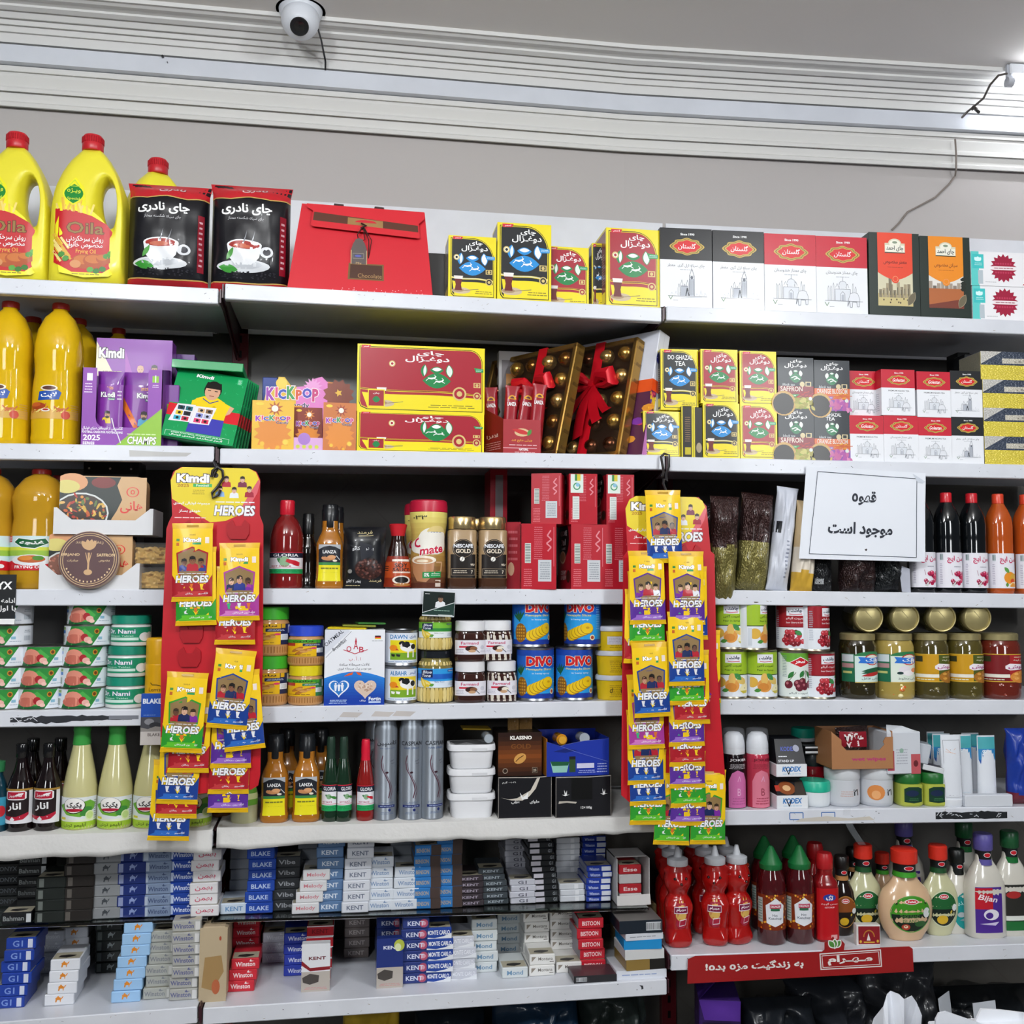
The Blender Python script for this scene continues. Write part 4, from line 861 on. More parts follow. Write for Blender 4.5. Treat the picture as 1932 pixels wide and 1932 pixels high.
def candy_display(W,H):
 root = thing('display_tray');D = .07;mb = MB();h = H*.60
 P = [(-.5,0),(.5,0),(.5,.60),(.42,.66),(.38,.82),(.40,.88),(.34,.93),(.2,.94),(.15,1),(.05,.96),(.04,.88),(-.1,.86),(-.16,.88),(-.22,.98),(-.28,.98),(-.3,.84),(-.4,.78),(-.42,.66),(-.5,.62)]
 c = Cv(W,H);c.p([(x+.5,z) for x,z in P],'#c9782a');c.p([(.0,0),(.4,0),(.4,.86),(.34,.88),(.28,.98),(.22,.98),(.2,.84),(.1,.78),(.08,.66),(0,.62)],'#dcb52a');c.p([(.38,0),(.72,0),(.74,.9),(.7,.94),(.65,1),(.55,.96),(.54,.88),(.4,.86)],'#e07fc8');sun(c,.56,.86,.1,'#e9a0d8');c.e(.25,.9,.055,None,'#f4cf4a');sun(c,.82,.78,.16,'#8a3a1c',12,.8);sun(c,.82,.8,.04,'#f3c23a',5,.5)
 word(c,'KICKPOP',.36,.76,.52,.15,KC);c.t('Candy',.42,.62,.08,'#2a2a5a',.22,.02,0,'#fff',.03);c.t('Let them crackle',.22,.52,.05,'#4a5fa8',.34,.01,0,None,0,-3)
 for i in range(6): c.e(.42+.1*i,.48+.04*(i % 2),.03,None,['#d9457a','#e9c23a','#9ac23a'][i % 3],8)
 mb.prism([(x*W,z*H) for x,z in P],D,D+.0015,'#c9a23a','card');c.emit(mb,flat(-W/2,W/2,0,H,D),'card');mb.build('header_card',root)
 mb = MB();mb.box(-W/2,W/2,0,.0015,0,H*.16,'#d9a8d8','card',0);c = Cv(W,H*.16)
 for i in range(5): sun(c,.38+.06*i,.3,.025,'#c8d03a')
 c.e(.5,.9,.06,None,'#a878c8');c.emit(mb,flat(-W/2,W/2,0,H*.16),'card');mb.build('front_strip',root)
 for x0,x1,z1,bg,sb,nm in ((-.5,-.10,.60,'#e9b92a','#b5571c','side_flap'),(.18,.5,.60,'#c9722f','#9a3a1c','side_flap')):
  mb = MB();mb.box(x0*W,x1*W,-.0015,0,0,z1*H,bg,'card',0);c = Cv((x1-x0)*W,z1*H);d_pop(c,bg,sb);c.emit(mb,flat(x0*W,x1*W,0,z1*H,-.0015),'card');mb.build(nm,root)
 return root
A('kp',candy_display,'display_tray','bright candy display tray with sunburst header card','display tray',None,SH['B2'],475,672,697,.012)
A('kp2',lambda W,H: carton(W,H,.018,'#8a3320',lambda c: d_pop(c,'#8a3320','#d9893a'),'film'),'candy_packet','brown candy packet in the middle of the candy display','packet','popping candy packets in the display',SH['B2'],553,607,769,.03)
A('kp3',lambda W,H: carton(W,H,.018,'#d98a2a',lambda c: d_pop(c,'#e0982a','#b5571c'),'film'),'candy_packet','orange candy packet half hidden by the yellow side of the candy display','packet','popping candy packets in the display',SH['B2'],512,568,765,.052)
g = 'wide red tea bag cartons'
w0 = A('gw1',lambda W,H: carton(W,H,.13,'#f2de1d',lambda c: d_ghazal(c,RED,GRN,False,True),'film'),'tea_carton','wide red and yellow tea carton with green leaf emblem, lower and flatter one','tea carton',g,SH['B2'],674,914,779,.014)
A('gw2',lambda W,H: carton(W,H,.13,'#f2de1d',lambda c: d_ghazal(c,RED,GRN,False,True),'film'),'tea_carton','wide red and yellow tea carton with green leaf emblem, upper and taller one','tea carton',g,SH['B2'],674,915,653,.014,on=w0)
# --- hot chili sachets in a dark red tray
def sach_tray(W,H):
 root = thing('display_tray');D = .09;mb = MB();m_ = '#8a1220';z = H*.46
 mb.box(-W*.18,W/2,0,.0016,0,z,'#a01422','card',0);c = Cv(W*.68,z);c.r(0,0,1,1,'#a51624');c.e(.5,.62,.2,.12,'#d9b88a');c.leaf(.48,.64,.5,.12,-14,'#c81c1c');c.leaf(.7,.62,.2,.1,60,'#3f8a2c');c.t('چیلی مایع تند',.5,.38,.1,'#e8a12a',.56,.02);c.lines(.15,.22,.9,.28,1,'#e9c0c4');c.r(0,.15,.9,.17,'#d9a0a8');c.t('NATURAL',.55,.12,.07,'#fff',.25,.02);c.lines(.3,.02,.85,.06,1,'#e9c0c4')
 c.emit(mb,flat(-W*.18,W/2,0,z),'card');mb.build('front',root)
 mb = MB();V = [(-W*.18,0,0),(-W/2,D,0),(-W/2,D,H*.72),(-W*.18,0,z)];mb.add(V+[(v[0]+.0015,v[1],v[2]) for v in V],[(0,3,2,1),(4,5,6,7),(3,7,6,2)],m_,'card')
 c = Cv(W*.4,H*.6);c.t('لانزا',.55,.42,.1,'#e9c8c8',.5,.02);c.lines(.2,.1,.9,.3,4,'#c98a90')
 c.emit(mb,lambda u,v,o: (-W/2+(W*.32)*u-o*.7-.0004,D-D*u-o*.7,v*H*.6),'card');mb.build('side_panel',root)
 mb = MB();mb.box(W/2-.0015,W/2,.0016,D,0,z,m_,'card',0);mb.build('side_panel',root);mb = MB();mb.box(-W/2,W/2,D,D+.0015,0,H*.5,m_,'card',0);mb.build('back_panel',root);return root
A('stray',sach_tray,'display_tray','dark red open tray of chili sauce sachets','display tray',None,SH['B2'],916,1020,716,.006)
def stick(W,H):
 mb = MB();f = pillow(mb,W,H,.010,'#9c1524',6,12,'film',.25,4,.06,.06,.02);c = Cv(W,H);c.e(.5,.80,.3,None,'#e8a52a',14,0,0,.5);c.e(.5,.81,.16,None,'#5a1a14',12,0,0,.5);c.t('LANZA',.5,.73,.055,'#fff',.66,.03);c.t('HOT CHILI',.5,.32,.11,'#f4dede',.46,.03,0,None,0,90)
 c.emit(mb,f,'film',4,8);return mb.build('sauce_sachet',ang=70)
for i,(x0,x1,yt,bk,ry,lab) in enumerate(((916,946,722,.075,-.05,'in the back corner of the tray, mostly hidden'),(945,974,717,.05,.06,'second, upright with its emblem facing out'),(966,992,722,.04,.16,'third, slanting to the side'),(994,1022,698,.022,.09,'tallest, at the end by the gift box'))):
 A('stick',stick,'sauce_sachet','dark red chili sachet, '+lab,'sachet','chili sauce sachets in the tray',SH['B2'],x0,x1,yt,bk,ry=ry,wh=(.030,.150),dz=.003)
# --- ribbon-tied chocolate gift boxes leaning like books
def bow(mb,x,z,y,R='#d81526',s=1.):
 K = lambda pts,w,mt='satin': mb.tube(pts,w,R,mt,8,.0008*s,(0,-1,0))
 for sd in (-1,1):
  pts = [(x+sd*.002,y,z),(x+sd*.022*s,y-.016*s,z+.012*s),(x+sd*.046*s,y-.014*s,z+.012*s),(x+sd*.05*s,y-.006*s,z),(x+sd*.03*s,y-.002*s,z-.004*s),(x,y,z)]
  mb.tube(pts,[.004*s,.011*s,.017*s,.014*s,.008*s,.003*s],R,'satin',8,None)
 mb.tube([(x-.006*s,y-.004,z),(x+.006*s,y-.004,z)],.008*s,R,'satin',8)
 for ex,ez,w in ((-.06,-.10,.013),(.03,-.085,.013),(.05,-.065,.012),(-.012,-.115,.013)):
  n = 8;P = [(x+ex*s*t/n,y-.004-.010*sin(t/n*3),z+ez*s*t/n) for t in range(n+1)]
  V = [];
  for t,p in enumerate(P): ww = w*s*(.45+.55*min(1,t/4));V += [(p[0]-ww,p[1],p[2]),(p[0]+ww,p[1]-.004,p[2]+(.008*s if t == n else 0))]
  mb.add(V,[(2*i,2*i+2,2*i+3,2*i+1) for i in range(n)],R,'satin',True)
def giftbox(W,H,D,seed=0):
 root = thing('chocolate_gift_box');mb = MB();GD = '#b8904a'
 # gold rim all round, open front; body spans x -W..0 so that its near edge is the origin
 for x0,x1,z0,z1 in ((-.012,0,0,H),(-W,-W+.012,0,H),(-W,0,0,.012),(-W,0,H-.012,H)): mb.box(x0,x1,0,D,z0,z1,GD,'foil',.002)
 mb.box(-W+.012,-.012,D-.006,D,.012,H-.012,'#20100a','gloss',0)
 c = Cv(D,H);
 for i in range(7): c.t('Advance',.5,.08+.14*i,.10,'#4a2f14',.3,.0,.2,None,0,90)
 c.emit(mb,rightf(0,0,D,0,H),'gloss');mb.build('frame',root)
 R = random.Random(seed+3);n = 0
 for i in range(5):
  for j in range(5):
   if i in (1,2) and j in (1,2): continue
   x,z = -W+.035+(W-.07)*i/4,.032+(H-.064)*j/4;mb = MB();r = .018
   mb.lathe([(r*.5,0),(r*.95,.004),(r,.010),(r*.9,.017),(r*.6,.024),(.001,.027)],12,R.choice(['#c99a4a','#d8b06a','#8a5a2a','#5a3420']),'foil')
   mb.V = [(x+p[0]*(1+.1*noise.noise(Vector(p)*300)),D-.008-p[2],z+p[1]) for p in mb.V];mb.F = [f[::-1] for f in mb.F];mb.build('chocolate',root);n += 1
 mb = MB();mb.lathe([(.04,0),(.04,.006)],28,'#20181a','gloss');mb.V = [(-W*.62+p[0],D-.008-p[2],H*.5+p[1]) for p in mb.V];mb.F = [f[::-1] for f in mb.F];c = Cv(.08,.08);c.e(.5,.5,.47,None,'#c9c2ba');c.e(.4,.58,.22,.26,'#2a1c1a');c.t('advance',.56,.45,.16,'#4a3a30',.6,.01,.3);c.leaf(.7,.6,.25,.1,50,'#4f8a3a')
 c.emit(mb,flat(-W*.62-.04,-W*.62+.04,H*.5-.04,H*.5+.04,D-.0145),'gloss');mb.build('medallion',root)
 mb = MB();mb.box(-W+.004,-.004,-.0008,0,.004,H-.004,'#5a4636','clear',0);mb.build('clear_cover',root)
 mb = MB();mb.box(-W*.42,-W*.42+.026,-.0022,-.001,0,H,'#d81526','satin',0);mb.box(-W*.42,-W*.42+.026,-.0022,D+.001,H,H+.001,'#d81526','satin',0);bow(mb,-W*.36,H*.62,-.006,s=1.15 if seed == 0 else 1.0);mb.build('ribbon',root);return root
S = SH['B2']
o = giftbox(.275,.262,.028,1);near(o,S,1049,.010,radians(-55),radians(-15),'gold framed chocolate gift box with red bow, behind the chili sachets','chocolate_gift_box','gift box','ribbon tied chocolate gift boxes')
o = giftbox(.275,.280,.028,0);near(o,S,1167,.008,radians(-52),radians(-15),'gold framed chocolate gift box with its large red bow in full view','chocolate_gift_box','gift box','ribbon tied chocolate gift boxes')
def whitebox(W,H,D):
 mb = MB();mb.box(-W,0,0,D,0,H,'#dfe1ec','gloss',.0015);c = Cv(D,H);c.r(0,.20,.45,.36,'#c05ab0');c.r(0,.0,.45,.22,'#d488cc');c.r(0,.36,.5,.52,'#7a2a5a');c.p([(0,.44),(.5,.36),(.5,.44),(0,.5)],'#e8c23a');c.r(0,.51,.98,.60,'#f0521c');c.l([(.5,0),(.5,1)],.015,'#b9bccb');c.e(.3,.78,.26,.05,'#22268a');c.t('Shoniz',.3,.78,.06,'#e6e8f4',.16,.0,.2,None,0,82)
 R = random.Random(1)
 for i in range(14): c.e(.45*R.random(),.36+.14*R.random(),.07,.012,R.choice(['#e04a6a','#f0a03a','#3fae9a','#5a3fae','#f0d03a']),8)
 c.emit(mb,rightf(0,0,D,0,H),'gloss');c = Cv(W,H);c.r(0,.5,1,.6,'#ef5a24');c.r(.2,.0,1,.5,'#5a2a4a')
 for i in range(14): c.e(.6+.4*R.random(),.06+.4*R.random(),.06,.03,R.choice(['#e04a6a','#f0a03a','#3fae9a','#8a3fae']),8)
 c.emit(mb,flat(-W,0,0,H),'gloss');return mb.build('x')
o = whitebox(.285,.293,.040);near(o,S,1211,.003,radians(-52),radians(-14),'tall white confectionery box with orange band leaning beside the bows','confectionery_box','box',None,0,.002)
for i,(px,c_) in enumerate(((1179,'#c9d2dc'),)):
 o = MB().box(-.22,0,0,.006,0,.247,c_,'gloss',.001).build('x');near(o,S,px,.055+.0*i,radians(-48),radians(-13),'pale flat box tucked behind the ribboned gift boxes','flat_box','box')
A('framebox',lambda W,H: carton(W,H,.03,'#b9b6b8',lambda c: (c.r(.08,.08,.92,.92,'#7a7478'),c.r(.2,.2,.85,.8,'#c98a4a')),'gloss'),'flat_box','grey edged box at the back, above the chili sachets','box',None,SH['B2'],940,1010,663,.22)
# --- tea boxes at the start of the right bay
g = 'tea boxes stacked two high on the second shelf'
S3 = SH['B3']
gm = lambda **k: (lambda W,H: ghazal(W,H,.065,**k))
b1 = A('gb1',gm(),'tea_box','black tea box, lower row, half hidden by the white confectionery box','tea box',g,SH['B2'],1214,1284,776,.014)
A('gb_en',gm(en=True),'tea_box','black tea box with blue leaf emblem and Latin lettering, upper row','tea box',g,S3,1247,1318,659,.02,dz=.105)
s1 = A('gb2',lambda W,H: carton(W,H,.066,'#1a150f',lambda c: (c.r(0,0,.12,1,'#d9c81c'),c.r(.88,0,1,1,'#d9c81c'),c.lines(.3,.3,.75,.8,12,'#8a6a4a'),c.r(.3,.06,.8,.2,'#c9b81c')),'film'),'tea_box','dark tea box turned edgewise in the lower row, first of two','tea box',g,S3,1286,1308,766,.008)
s2 = A('gb3',lambda W,H: carton(W,H,.066,'#1a150f',lambda c: (c.r(0,0,.18,1,'#d9c81c'),c.e(.6,.2,.3,.1,'#a8997a')),'film'),'tea_box','dark tea box turned edgewise in the lower row, touching the front facing black one','tea box',g,S3,1308.5,1326,768,.008)
b2 = A('gb4',gm(),'tea_box','black tea box with blue leaf emblem, lower row, all of its front showing','tea box',g,S3,1327,1396,761,.006)
b3 = A('gb5',gm(main=RED,lf=GRN),'tea_box','red tea box with green leaf emblem in the lower row','tea box',g,S3,1397.5,1467,764,.006)
A('gb5',None,'tea_box','red tea box with green leaf emblem, upper row, next to the black one','tea box',g,S3,1322,1393,658,.008,on=b2)
A('gb5',None,'tea_box','red tea box with green leaf emblem, upper row, next to the dark saffron tea','tea box',g,S3,1396,1466,661,.008,on=b3)
# --- dark flavoured tea
def d_flav(c,kind=0,en=False):
 c.r(0,0,1,1,'#1b232c');c.r(0,0,1,.44,'#8a2230' if not kind else '#d9662a')
 if en: c.t('DO GHAZAL',.45,.92,.07,'#f4f4f4',.62,.012);c.t('TEA',.45,.84,.07,'#f4f4f4',.26,.012)
 else: c.t('چای',.52,.925,.075,'#fff',.34,.02);c.t('دوغـزال',.5,.84,.095,'#fff',.62,.02)
 for u,v,l,w,r,k in ((.5,.60,.34,.26,0,'#1d7a4a'),(.5,.725,.16,.1,0,'#1d7a4a'),(.5,.735,.11,.05,0,'#e6efe8'),(.36,.69,.17,.1,82,'#e6efe8'),(.64,.69,.17,.1,98,'#e6efe8')): c.leaf(u,v,l,w,r,k)
 c.l([(.38,.6),(.48,.63),(.55,.61)],.03,'#e6efe8');c.l([(.45,.57),(.55,.6),(.62,.57)],.03,'#e6efe8')
 c.t('black tea',.3,.47,.05,'#d9dcdf',.34,.0,.2);c.e(.68,.48,.07,None,'#d8c79a');c.r(.77,.44,.93,.53,'#d8c79a');c.r(.8,.455,.9,.515,'#1b232c')
 c.t('SAFFRON' if not kind else 'ORANGE BLOSSOM',.38 if not kind else .5,.385,.10,'#e6d8cc',.62 if not kind else .86,.02)
 c.p([(0,.28),(.6,.28),(.5,.23),(0,.23)],'#2f9a4a' if not kind else '#8a3fae');c.lines(.08,.24,.5,.27,1,'#d9efd9');c.r(0,0,1,.22,'#8aa02a' if not kind else '#8a5aae')
 c.e(.16,.1,.34,None,'#c9a05a');c.e(.15,.09,.29,None,'#16100c');R = random.Random(kind+2)
 for i in range(30):
  x,y = .45+.55*R.random(),.01+.2*R.random();c.leaf(x,y,.16,.09,R.random()*180,R.choice(['#b9b052','#c9c26a','#a39a42'] if not kind else ['#d98ab8','#c86aa0','#b558a8']))
 for i in range(24):
  x,y = .5+.5*R.random(),.2+.14*R.random();c.l([(x,y),(x+.08,y+.02*R.random())],.018,R.choice(['#a8202c','#7a1420','#c83a2a'] if not kind else ['#e9b02a','#d98a2a','#c8602a']))
 c.e(.9,.2,.05,None,'#dfe6e0')
def flav(W,H,**k): return carton(W,H,.06,'#1b232c',lambda c: d_flav(c,**k),'film',name='tea_box')
g = 'dark flavoured tea boxes'
a = A('fl0',flav,'tea_box','dark saffron tea box, lower one, beside the red and yellow tea','tea box',g,S3,1469,1537,771,.006)
A('fl0',None,'tea_box','dark saffron tea box, upper one, beside the red and yellow tea','tea box',g,S3,1468,1536,677,.006,on=a)
a = A('fl2',flav,'tea_box','dark orange blossom tea box with Latin lettering, lower one','tea box',g,S3,1537.5,1605,775,.006,kind=1,en=True)
A('fl1',flav,'tea_box','dark orange blossom tea box with script lettering, upper one','tea box',g,S3,1537,1604,680,.006,on=a,kind=1)
g = 'small white tea boxes stacked two high'
k = [(1604,1668,784,False),(1668.5,1734,784,False),(1734.5,1796,785,False),(1796.5,1857,787,True)]
low = []
for i,(x0,x1,yt,uk) in enumerate(k):
 en = i in (0,2);key = 'gs%d%d' % (uk,en)
 low.append(A(key,lambda W,H: golestan(W,H,.05,top=BK if uk else '#c8102e',en=en,uk=uk),'tea_box',['small red topped tea box, Latin cartouche, lower row, beside the dark flavoured tea','small red topped tea box with script cartouche, lower row, second of four','small red topped tea box, Latin cartouche, lower row, beside the black topped','small black topped tea box, lower row, beside the silver wrapped boxes'][i],'tea box',g,S3,x0,x1,yt,.006))
CACHE['gs00'] = CACHE.get('gs00') or (bpy.data.objects[low[1]],TOP[low[1]]-S3.z(0))
for i,(x0,x1,yt,key,lab,bk) in enumerate(((1602,1656,697,'gs00','small red topped tea box set back in the upper row, script cartouche',.03),(1662,1729,692,'gs01','small red topped tea box, Latin cartouche, upper row, next to the set back one',.004),(1730.5,1795,693,'gs01','small red topped tea box, Latin cartouche, upper row, beside the black topped',.004),(1795.5,1853,697,'gs10','small black topped tea box, upper row, beside the silver wrapped boxes',.01))):
 A(key,None,'tea_box',lab,'tea box',g,S3,x0,x1,yt,bk,on=low[i])
def silver(W,H):
 def d(c): c.r(0,0,1,1,'#e6d24a');c.p([(0,.52),(1,.52),(1,1),(0,1)],'#3c4658');c.p([(0,.55),(.35,1),(0,1)],'#c9c6c0');c.r(.35,.58,1,.76,'#cfc9ba');c.t('چای',.7,.67,.12,'#6a6456',.3,.0);c.t('گلستان',.75,.3,.2,'#cbb94a',.4,.0)
 return carton(W,H,.09,'#e6d24a',d,'foilw',{'t': '#b9bcc4','l': '#a9a590'},name='tea_box')
m_,n_,b_ = nt('foilw');q = n_.nodes.new('ShaderNodeVertexColor');q.layer_name = 'Col';n_.links.new(q.outputs[0],b_.inputs['Base Color']);b_.inputs['Roughness'].default_value = .22;b_.inputs['Metallic'].default_value = .25;b_.inputs['Coat Weight'].default_value = .9;b_.inputs['Coat Roughness'].default_value = .09
t_ = n_.nodes.new('ShaderNodeTexNoise');t_.inputs['Scale'].default_value = 30;u_ = n_.nodes.new('ShaderNodeBump');u_.inputs['Strength'].default_value = .35;u_.inputs['Distance'].default_value = .004;n_.links.new(t_.outputs[0],u_.inputs['Height']);n_.links.new(u_.outputs[0],b_.inputs['Normal']);n_.links.new(u_.outputs[0],b_.inputs['Coat Normal']);MATS['foilw'] = m_
p = None
for i,(x0,x1,yt) in enumerate(((1859,1975,824),(1857,1973,769),(1855,1971,712),(1851,1967,655))):
 p = A('silv',silver,'tea_box','silver and yellow shrink wrapped tea box, %s of its pile of four' % ('bottom','second from the bottom','third from the bottom','topmost')[i],'tea box','silver and yellow wrapped boxes piled up',S3,x0,x1,yt,.008,on=p)
for i,(x0,x1,bk) in enumerate(((1826,1852,.10),(1812,1836,.16))):
 A('blk%d' % i,lambda W,H: carton(W,H,.05,'#15171a',lambda c: c.r(.05,.1,.3,.95,'#4a5058'),'film'),'tea_box','dark wrapped box standing back beside the silver pile, '+('nearer' if not i else 'farther')+' one','tea box','dark wrapped boxes behind',S3,x0,x1,668-3*i,bk)
# ---------------------------------------------------------------- third shelf
S = SH['C1']
g = 'squat bottles of cooking oil on the third shelf'
gh = lambda W,H: oil_bottle(W,H,True,False,'#d9a52a','gh')
A('oil3',gh,'oil_bottle','squat oil bottle with red and green label, shown whole beside the meal boxes','oil bottle',g,S,8,104,888,.02,wh=(.102,.232))
A('oil3',None,'oil_bottle','squat oil bottle with red label, cut off by the edge of the photo','oil bottle',g,S,-90,4,888,.02)
A('oil3',None,'oil_bottle','squat oil bottle in the second row, showing beside the meal boxes','oil bottle',g,S,48,142,888,.14)
def tray(W,H,D=.11):
 mb = MB();w = '#dcdde0'
 mb.prism([(-W/2,0),(W/2,0),(W/2,H),(W*.47,H),(W*.32,H*.55),(-W*.32,H*.55),(-W*.47,H),(-W/2,H)],0,.0012,w,'card')
 for x in (-W/2,W/2-.0012): mb.box(x,x+.0012,.0012,D,0,H,w,'card',0)
 mb.box(-W/2,W/2,.0012,D,0,.001,w,'card',0);mb.box(-W/2,W/2,D,D+.0012,0,H*.8,w,'card',0);return mb.build('tray')
def d_meal(c,pasta=True):
 c.r(0,0,1,1,'#1c2622');c.p([(.62,0),(1,0),(1,1),(.7,1),(.66,.85),(.72,.6),(.66,.4),(.6,.25)],'#d0a878');c.p([(.62,.0),(.6,.25),(.66,.4),(.72,.6),(.66,.85),(.6,1),(.5,1),(.62,.8),(.68,.6),(.6,.42),(.55,.25),(.56,0)],'#1c2622')
 c.e(.14,.9,.18,.16,'#dfa070' );c.e(.08,.82,.15,.12,'#dcd07a');c.e(.5,.9,.14,.1,'#7a2420' if pasta else '#3a5a6a')
 c.e(.25,.36,.32,.36,'#d8dcda');c.e(.25,.36,.3,.33,'#3a2a20' if pasta else '#8a5a4a');R = random.Random(3+pasta)
 for i in range(70):
  a = R.random()*6.28;q = sqrt(R.random())*.28;x,y = .25+q*cos(a),.36+q*sin(a)*1.15
  if x > .01: c.e(x,y,R.uniform(.012,.05 if pasta else .025),R.uniform(.012,.03),R.choice(['#e0963a','#c8602a','#d9b04a','#5f7a3a','#b53a2a','#e8b86a'] if pasta else ['#c98a78','#b5705a','#d9a08a','#8a4a3a']),7,R.random()*180)
 c.t('هانی',.83,.47,.22,'#d8342a',.26,.02);c.e(.84,.74,.075,.09,'#d8342a');c.e(.84,.74,.06,.08,'#d0a878');c.t('ه',.84,.74,.08,'#d8342a',.05,.01);c.t('خورش فسنجان',.8,.22,.06,'#6a4a34',.25,.0);c.lines(.7,.13,.92,.17,1,'#a07a58')
def meal(W,H,p=True):
 r = W*.12;pts = [(-W/2,0),(W/2,0),(W/2,H-r)]+[(W/2-r+r*cos(a),H-r+r*sin(a)) for a in (.4,.8,1.2,1.57)]+[(-W/2+r-r*sin(a),H-r+r*cos(a)) for a in (0,.4,.8,1.2,1.57)]
 mb = MB();mb.prism(pts,0,.035,'#d0a878','gloss');c = Cv(W,H);d_meal(c,p);c.emit(mb,flat(-W/2,W/2,0,H*.985),'gloss')
 mb.V = [(min(max(x,-W/2),W/2),y,z) for x,y,z in mb.V];return mb.build('meal_box')
A('tray',tray,'tray','white cardboard tray standing on the shelf under the tin','tray','white meal box trays',S,84,252,1066,.004,wh=(.186,.052))
m1 = A('meal0',lambda W,H: meal(W,H,False),'meal_box','ready meal box in the lower tray, largely covered by the round tin','meal box','ready meal boxes',S,90,248,1009,.014,dz=.002)
t2 = A('tray',None,'tray','white cardboard tray holding the upper ready meal','tray','white meal box trays',S,108,281,969,.006,on=m1,dz=.0005)
A('meal1',meal,'meal_box','ready meal box with pasta picture in the upper tray','meal box','ready meal boxes',S,119,266,902,.014,wh=(.163,.113),on=m1,dz=.003)
def tin(W,H):
 r = W/2;mb = MB();mb.lathe([(r*.98,0),(r,.002),(r,.016),(r*.96,.018),(r*.94,.0165)],48,'#b8a08a','card');c = Cv(W,W)
 c.e(.5,.5,.49,None,'#4a1f22',40)
 for q in (.465,.43): c.e(.5,.5,q,None,'#c9a878',40);c.e(.5,.5,q-.012,None,'#4a1f22',40)
 c.t('زعفران بیرجند',.5,.80,.07,'#d9b98a',.46,.01);c.t('BIRJAND',.2,.58,.055,'#d9b98a',.3,.02);c.t('SAFFRON',.78,.58,.055,'#d9b98a',.3,.02);c.t('صادرات',.24,.48,.05,'#d9b98a',.18,.01);c.t('مخصوص',.76,.48,.05,'#d9b98a',.18,.01)
 c.l([(.5,.3),(.5,.62)],.03,'#c9a070');
 for a in (60,80,100,125): c.leaf(.5+.12*cos(radians(a)),.68+.08*sin(radians(a)),.2,.09,a,'#c9a070')
 for a in (75,95,110): c.l([(.5,.4),(.5+.16*cos(radians(a)),.62)],.012,'#c9a070')
 c.e(.5,.28,.07,.05,'#c9a070')
 for i in range(15): a = radians(205+130*i/14);c.r(.5+.385*cos(a)-.012,.5+.385*sin(a)-.014,.5+.385*cos(a)+.012,.5+.385*sin(a)+.014,'#d9b98a')
 c.emit(mb,lambda u,v,o: ((u-.5)*W,(v-.5)*W,.0182+o),'card');return mb.build('saffron_tin')
o = tin(.112,.112);s,z = hit(1,171,1058,.004);put(o,1,s,-.004+.010,z+.0,0,radians(84));tag(o,'round maroon saffron tin propped upright before the lower ready meal','tin')
def candybox(W,H):
 root = thing('candy_container');D = .10;mb = MB();mb.box(-W/2,W/2,0,D,0,H*.86,'#d9d2c4','clear',.004);mb.box(-W/2-.002,W/2+.002,-.002,D+.002,H*.86,H*.90,'#c9ccd0','clear',.001);mb.build('clear_box',root);R = random.Random(1)
 for i in range(4):
  mb = MB();w,h = W*.9,H*.72
  def f(u,v,o=0): n = noise.noise((u*7+i*5,v*6,i*1.));return Vector(((u-.5)*w,.008+.022*i-.012*(n),.003+v*h*(.9+.2*noise.noise((u*8,3,i*1.)))))
  mb.grid(f,14,8,'#c9a35a','plastic');mb.grid(lambda u,v: f(1-u,v)+Vector((0,.018,0)),14,8,'#c9a35a','plastic');mb.build('rock_candy',root)
 return root
a = A('cand',candybox,'candy_container','clear container of amber rock candy, standing on the shelf','container','clear containers of rock candy',S,252,322,1066,.02)
A('cand',None,'candy_container','clear container of amber rock candy, resting on the other one','container','clear containers of rock candy',S,250,320,1019,.02,on=a)
def dots(c):
 c.r(0,0,1,1,'#17181c')
 for i in range(3):
  for j in range(4): c.e(.1+.38*i,.55+.12*j,.022,None,'#d9dadd',10)
A('dots',lambda W,H: carton(W,H,.08,'#17181c',dots,'gloss'),'carton','black carton with rows of white dots, at the back above the meal boxes','carton',None,S,150,255,862,.17)
# small black brand card hung on the lip
mb = MB();s0,z0 = hit(1,-60,1178,-.004);s1,z1 = hit(1,31,1084,-.004);w,h = s1-s0,z1-z0;mb.box(-w/2,w/2,0,.002,0,h,'#15171a','gloss',0);c = Cv(w,h);c.r(0,0,1,.11,'#f2f2f2');c.t('ONYX',.56,.78,.16,'#fff',.72,.03);c.t('ادامه',.84,.48,.1,'#e9e9e9',.3,.02);c.t('با اول',.8,.31,.13,'#e9e9e9',.44,.02);c.emit(mb,flat(-w/2,w/2,0,h),'gloss');o = mb.build('shelf_card');put(o,1,(s0+s1)/2,-.004,z0);tag(o,'black shelf card with white strip hung on the third shelf lip','card')
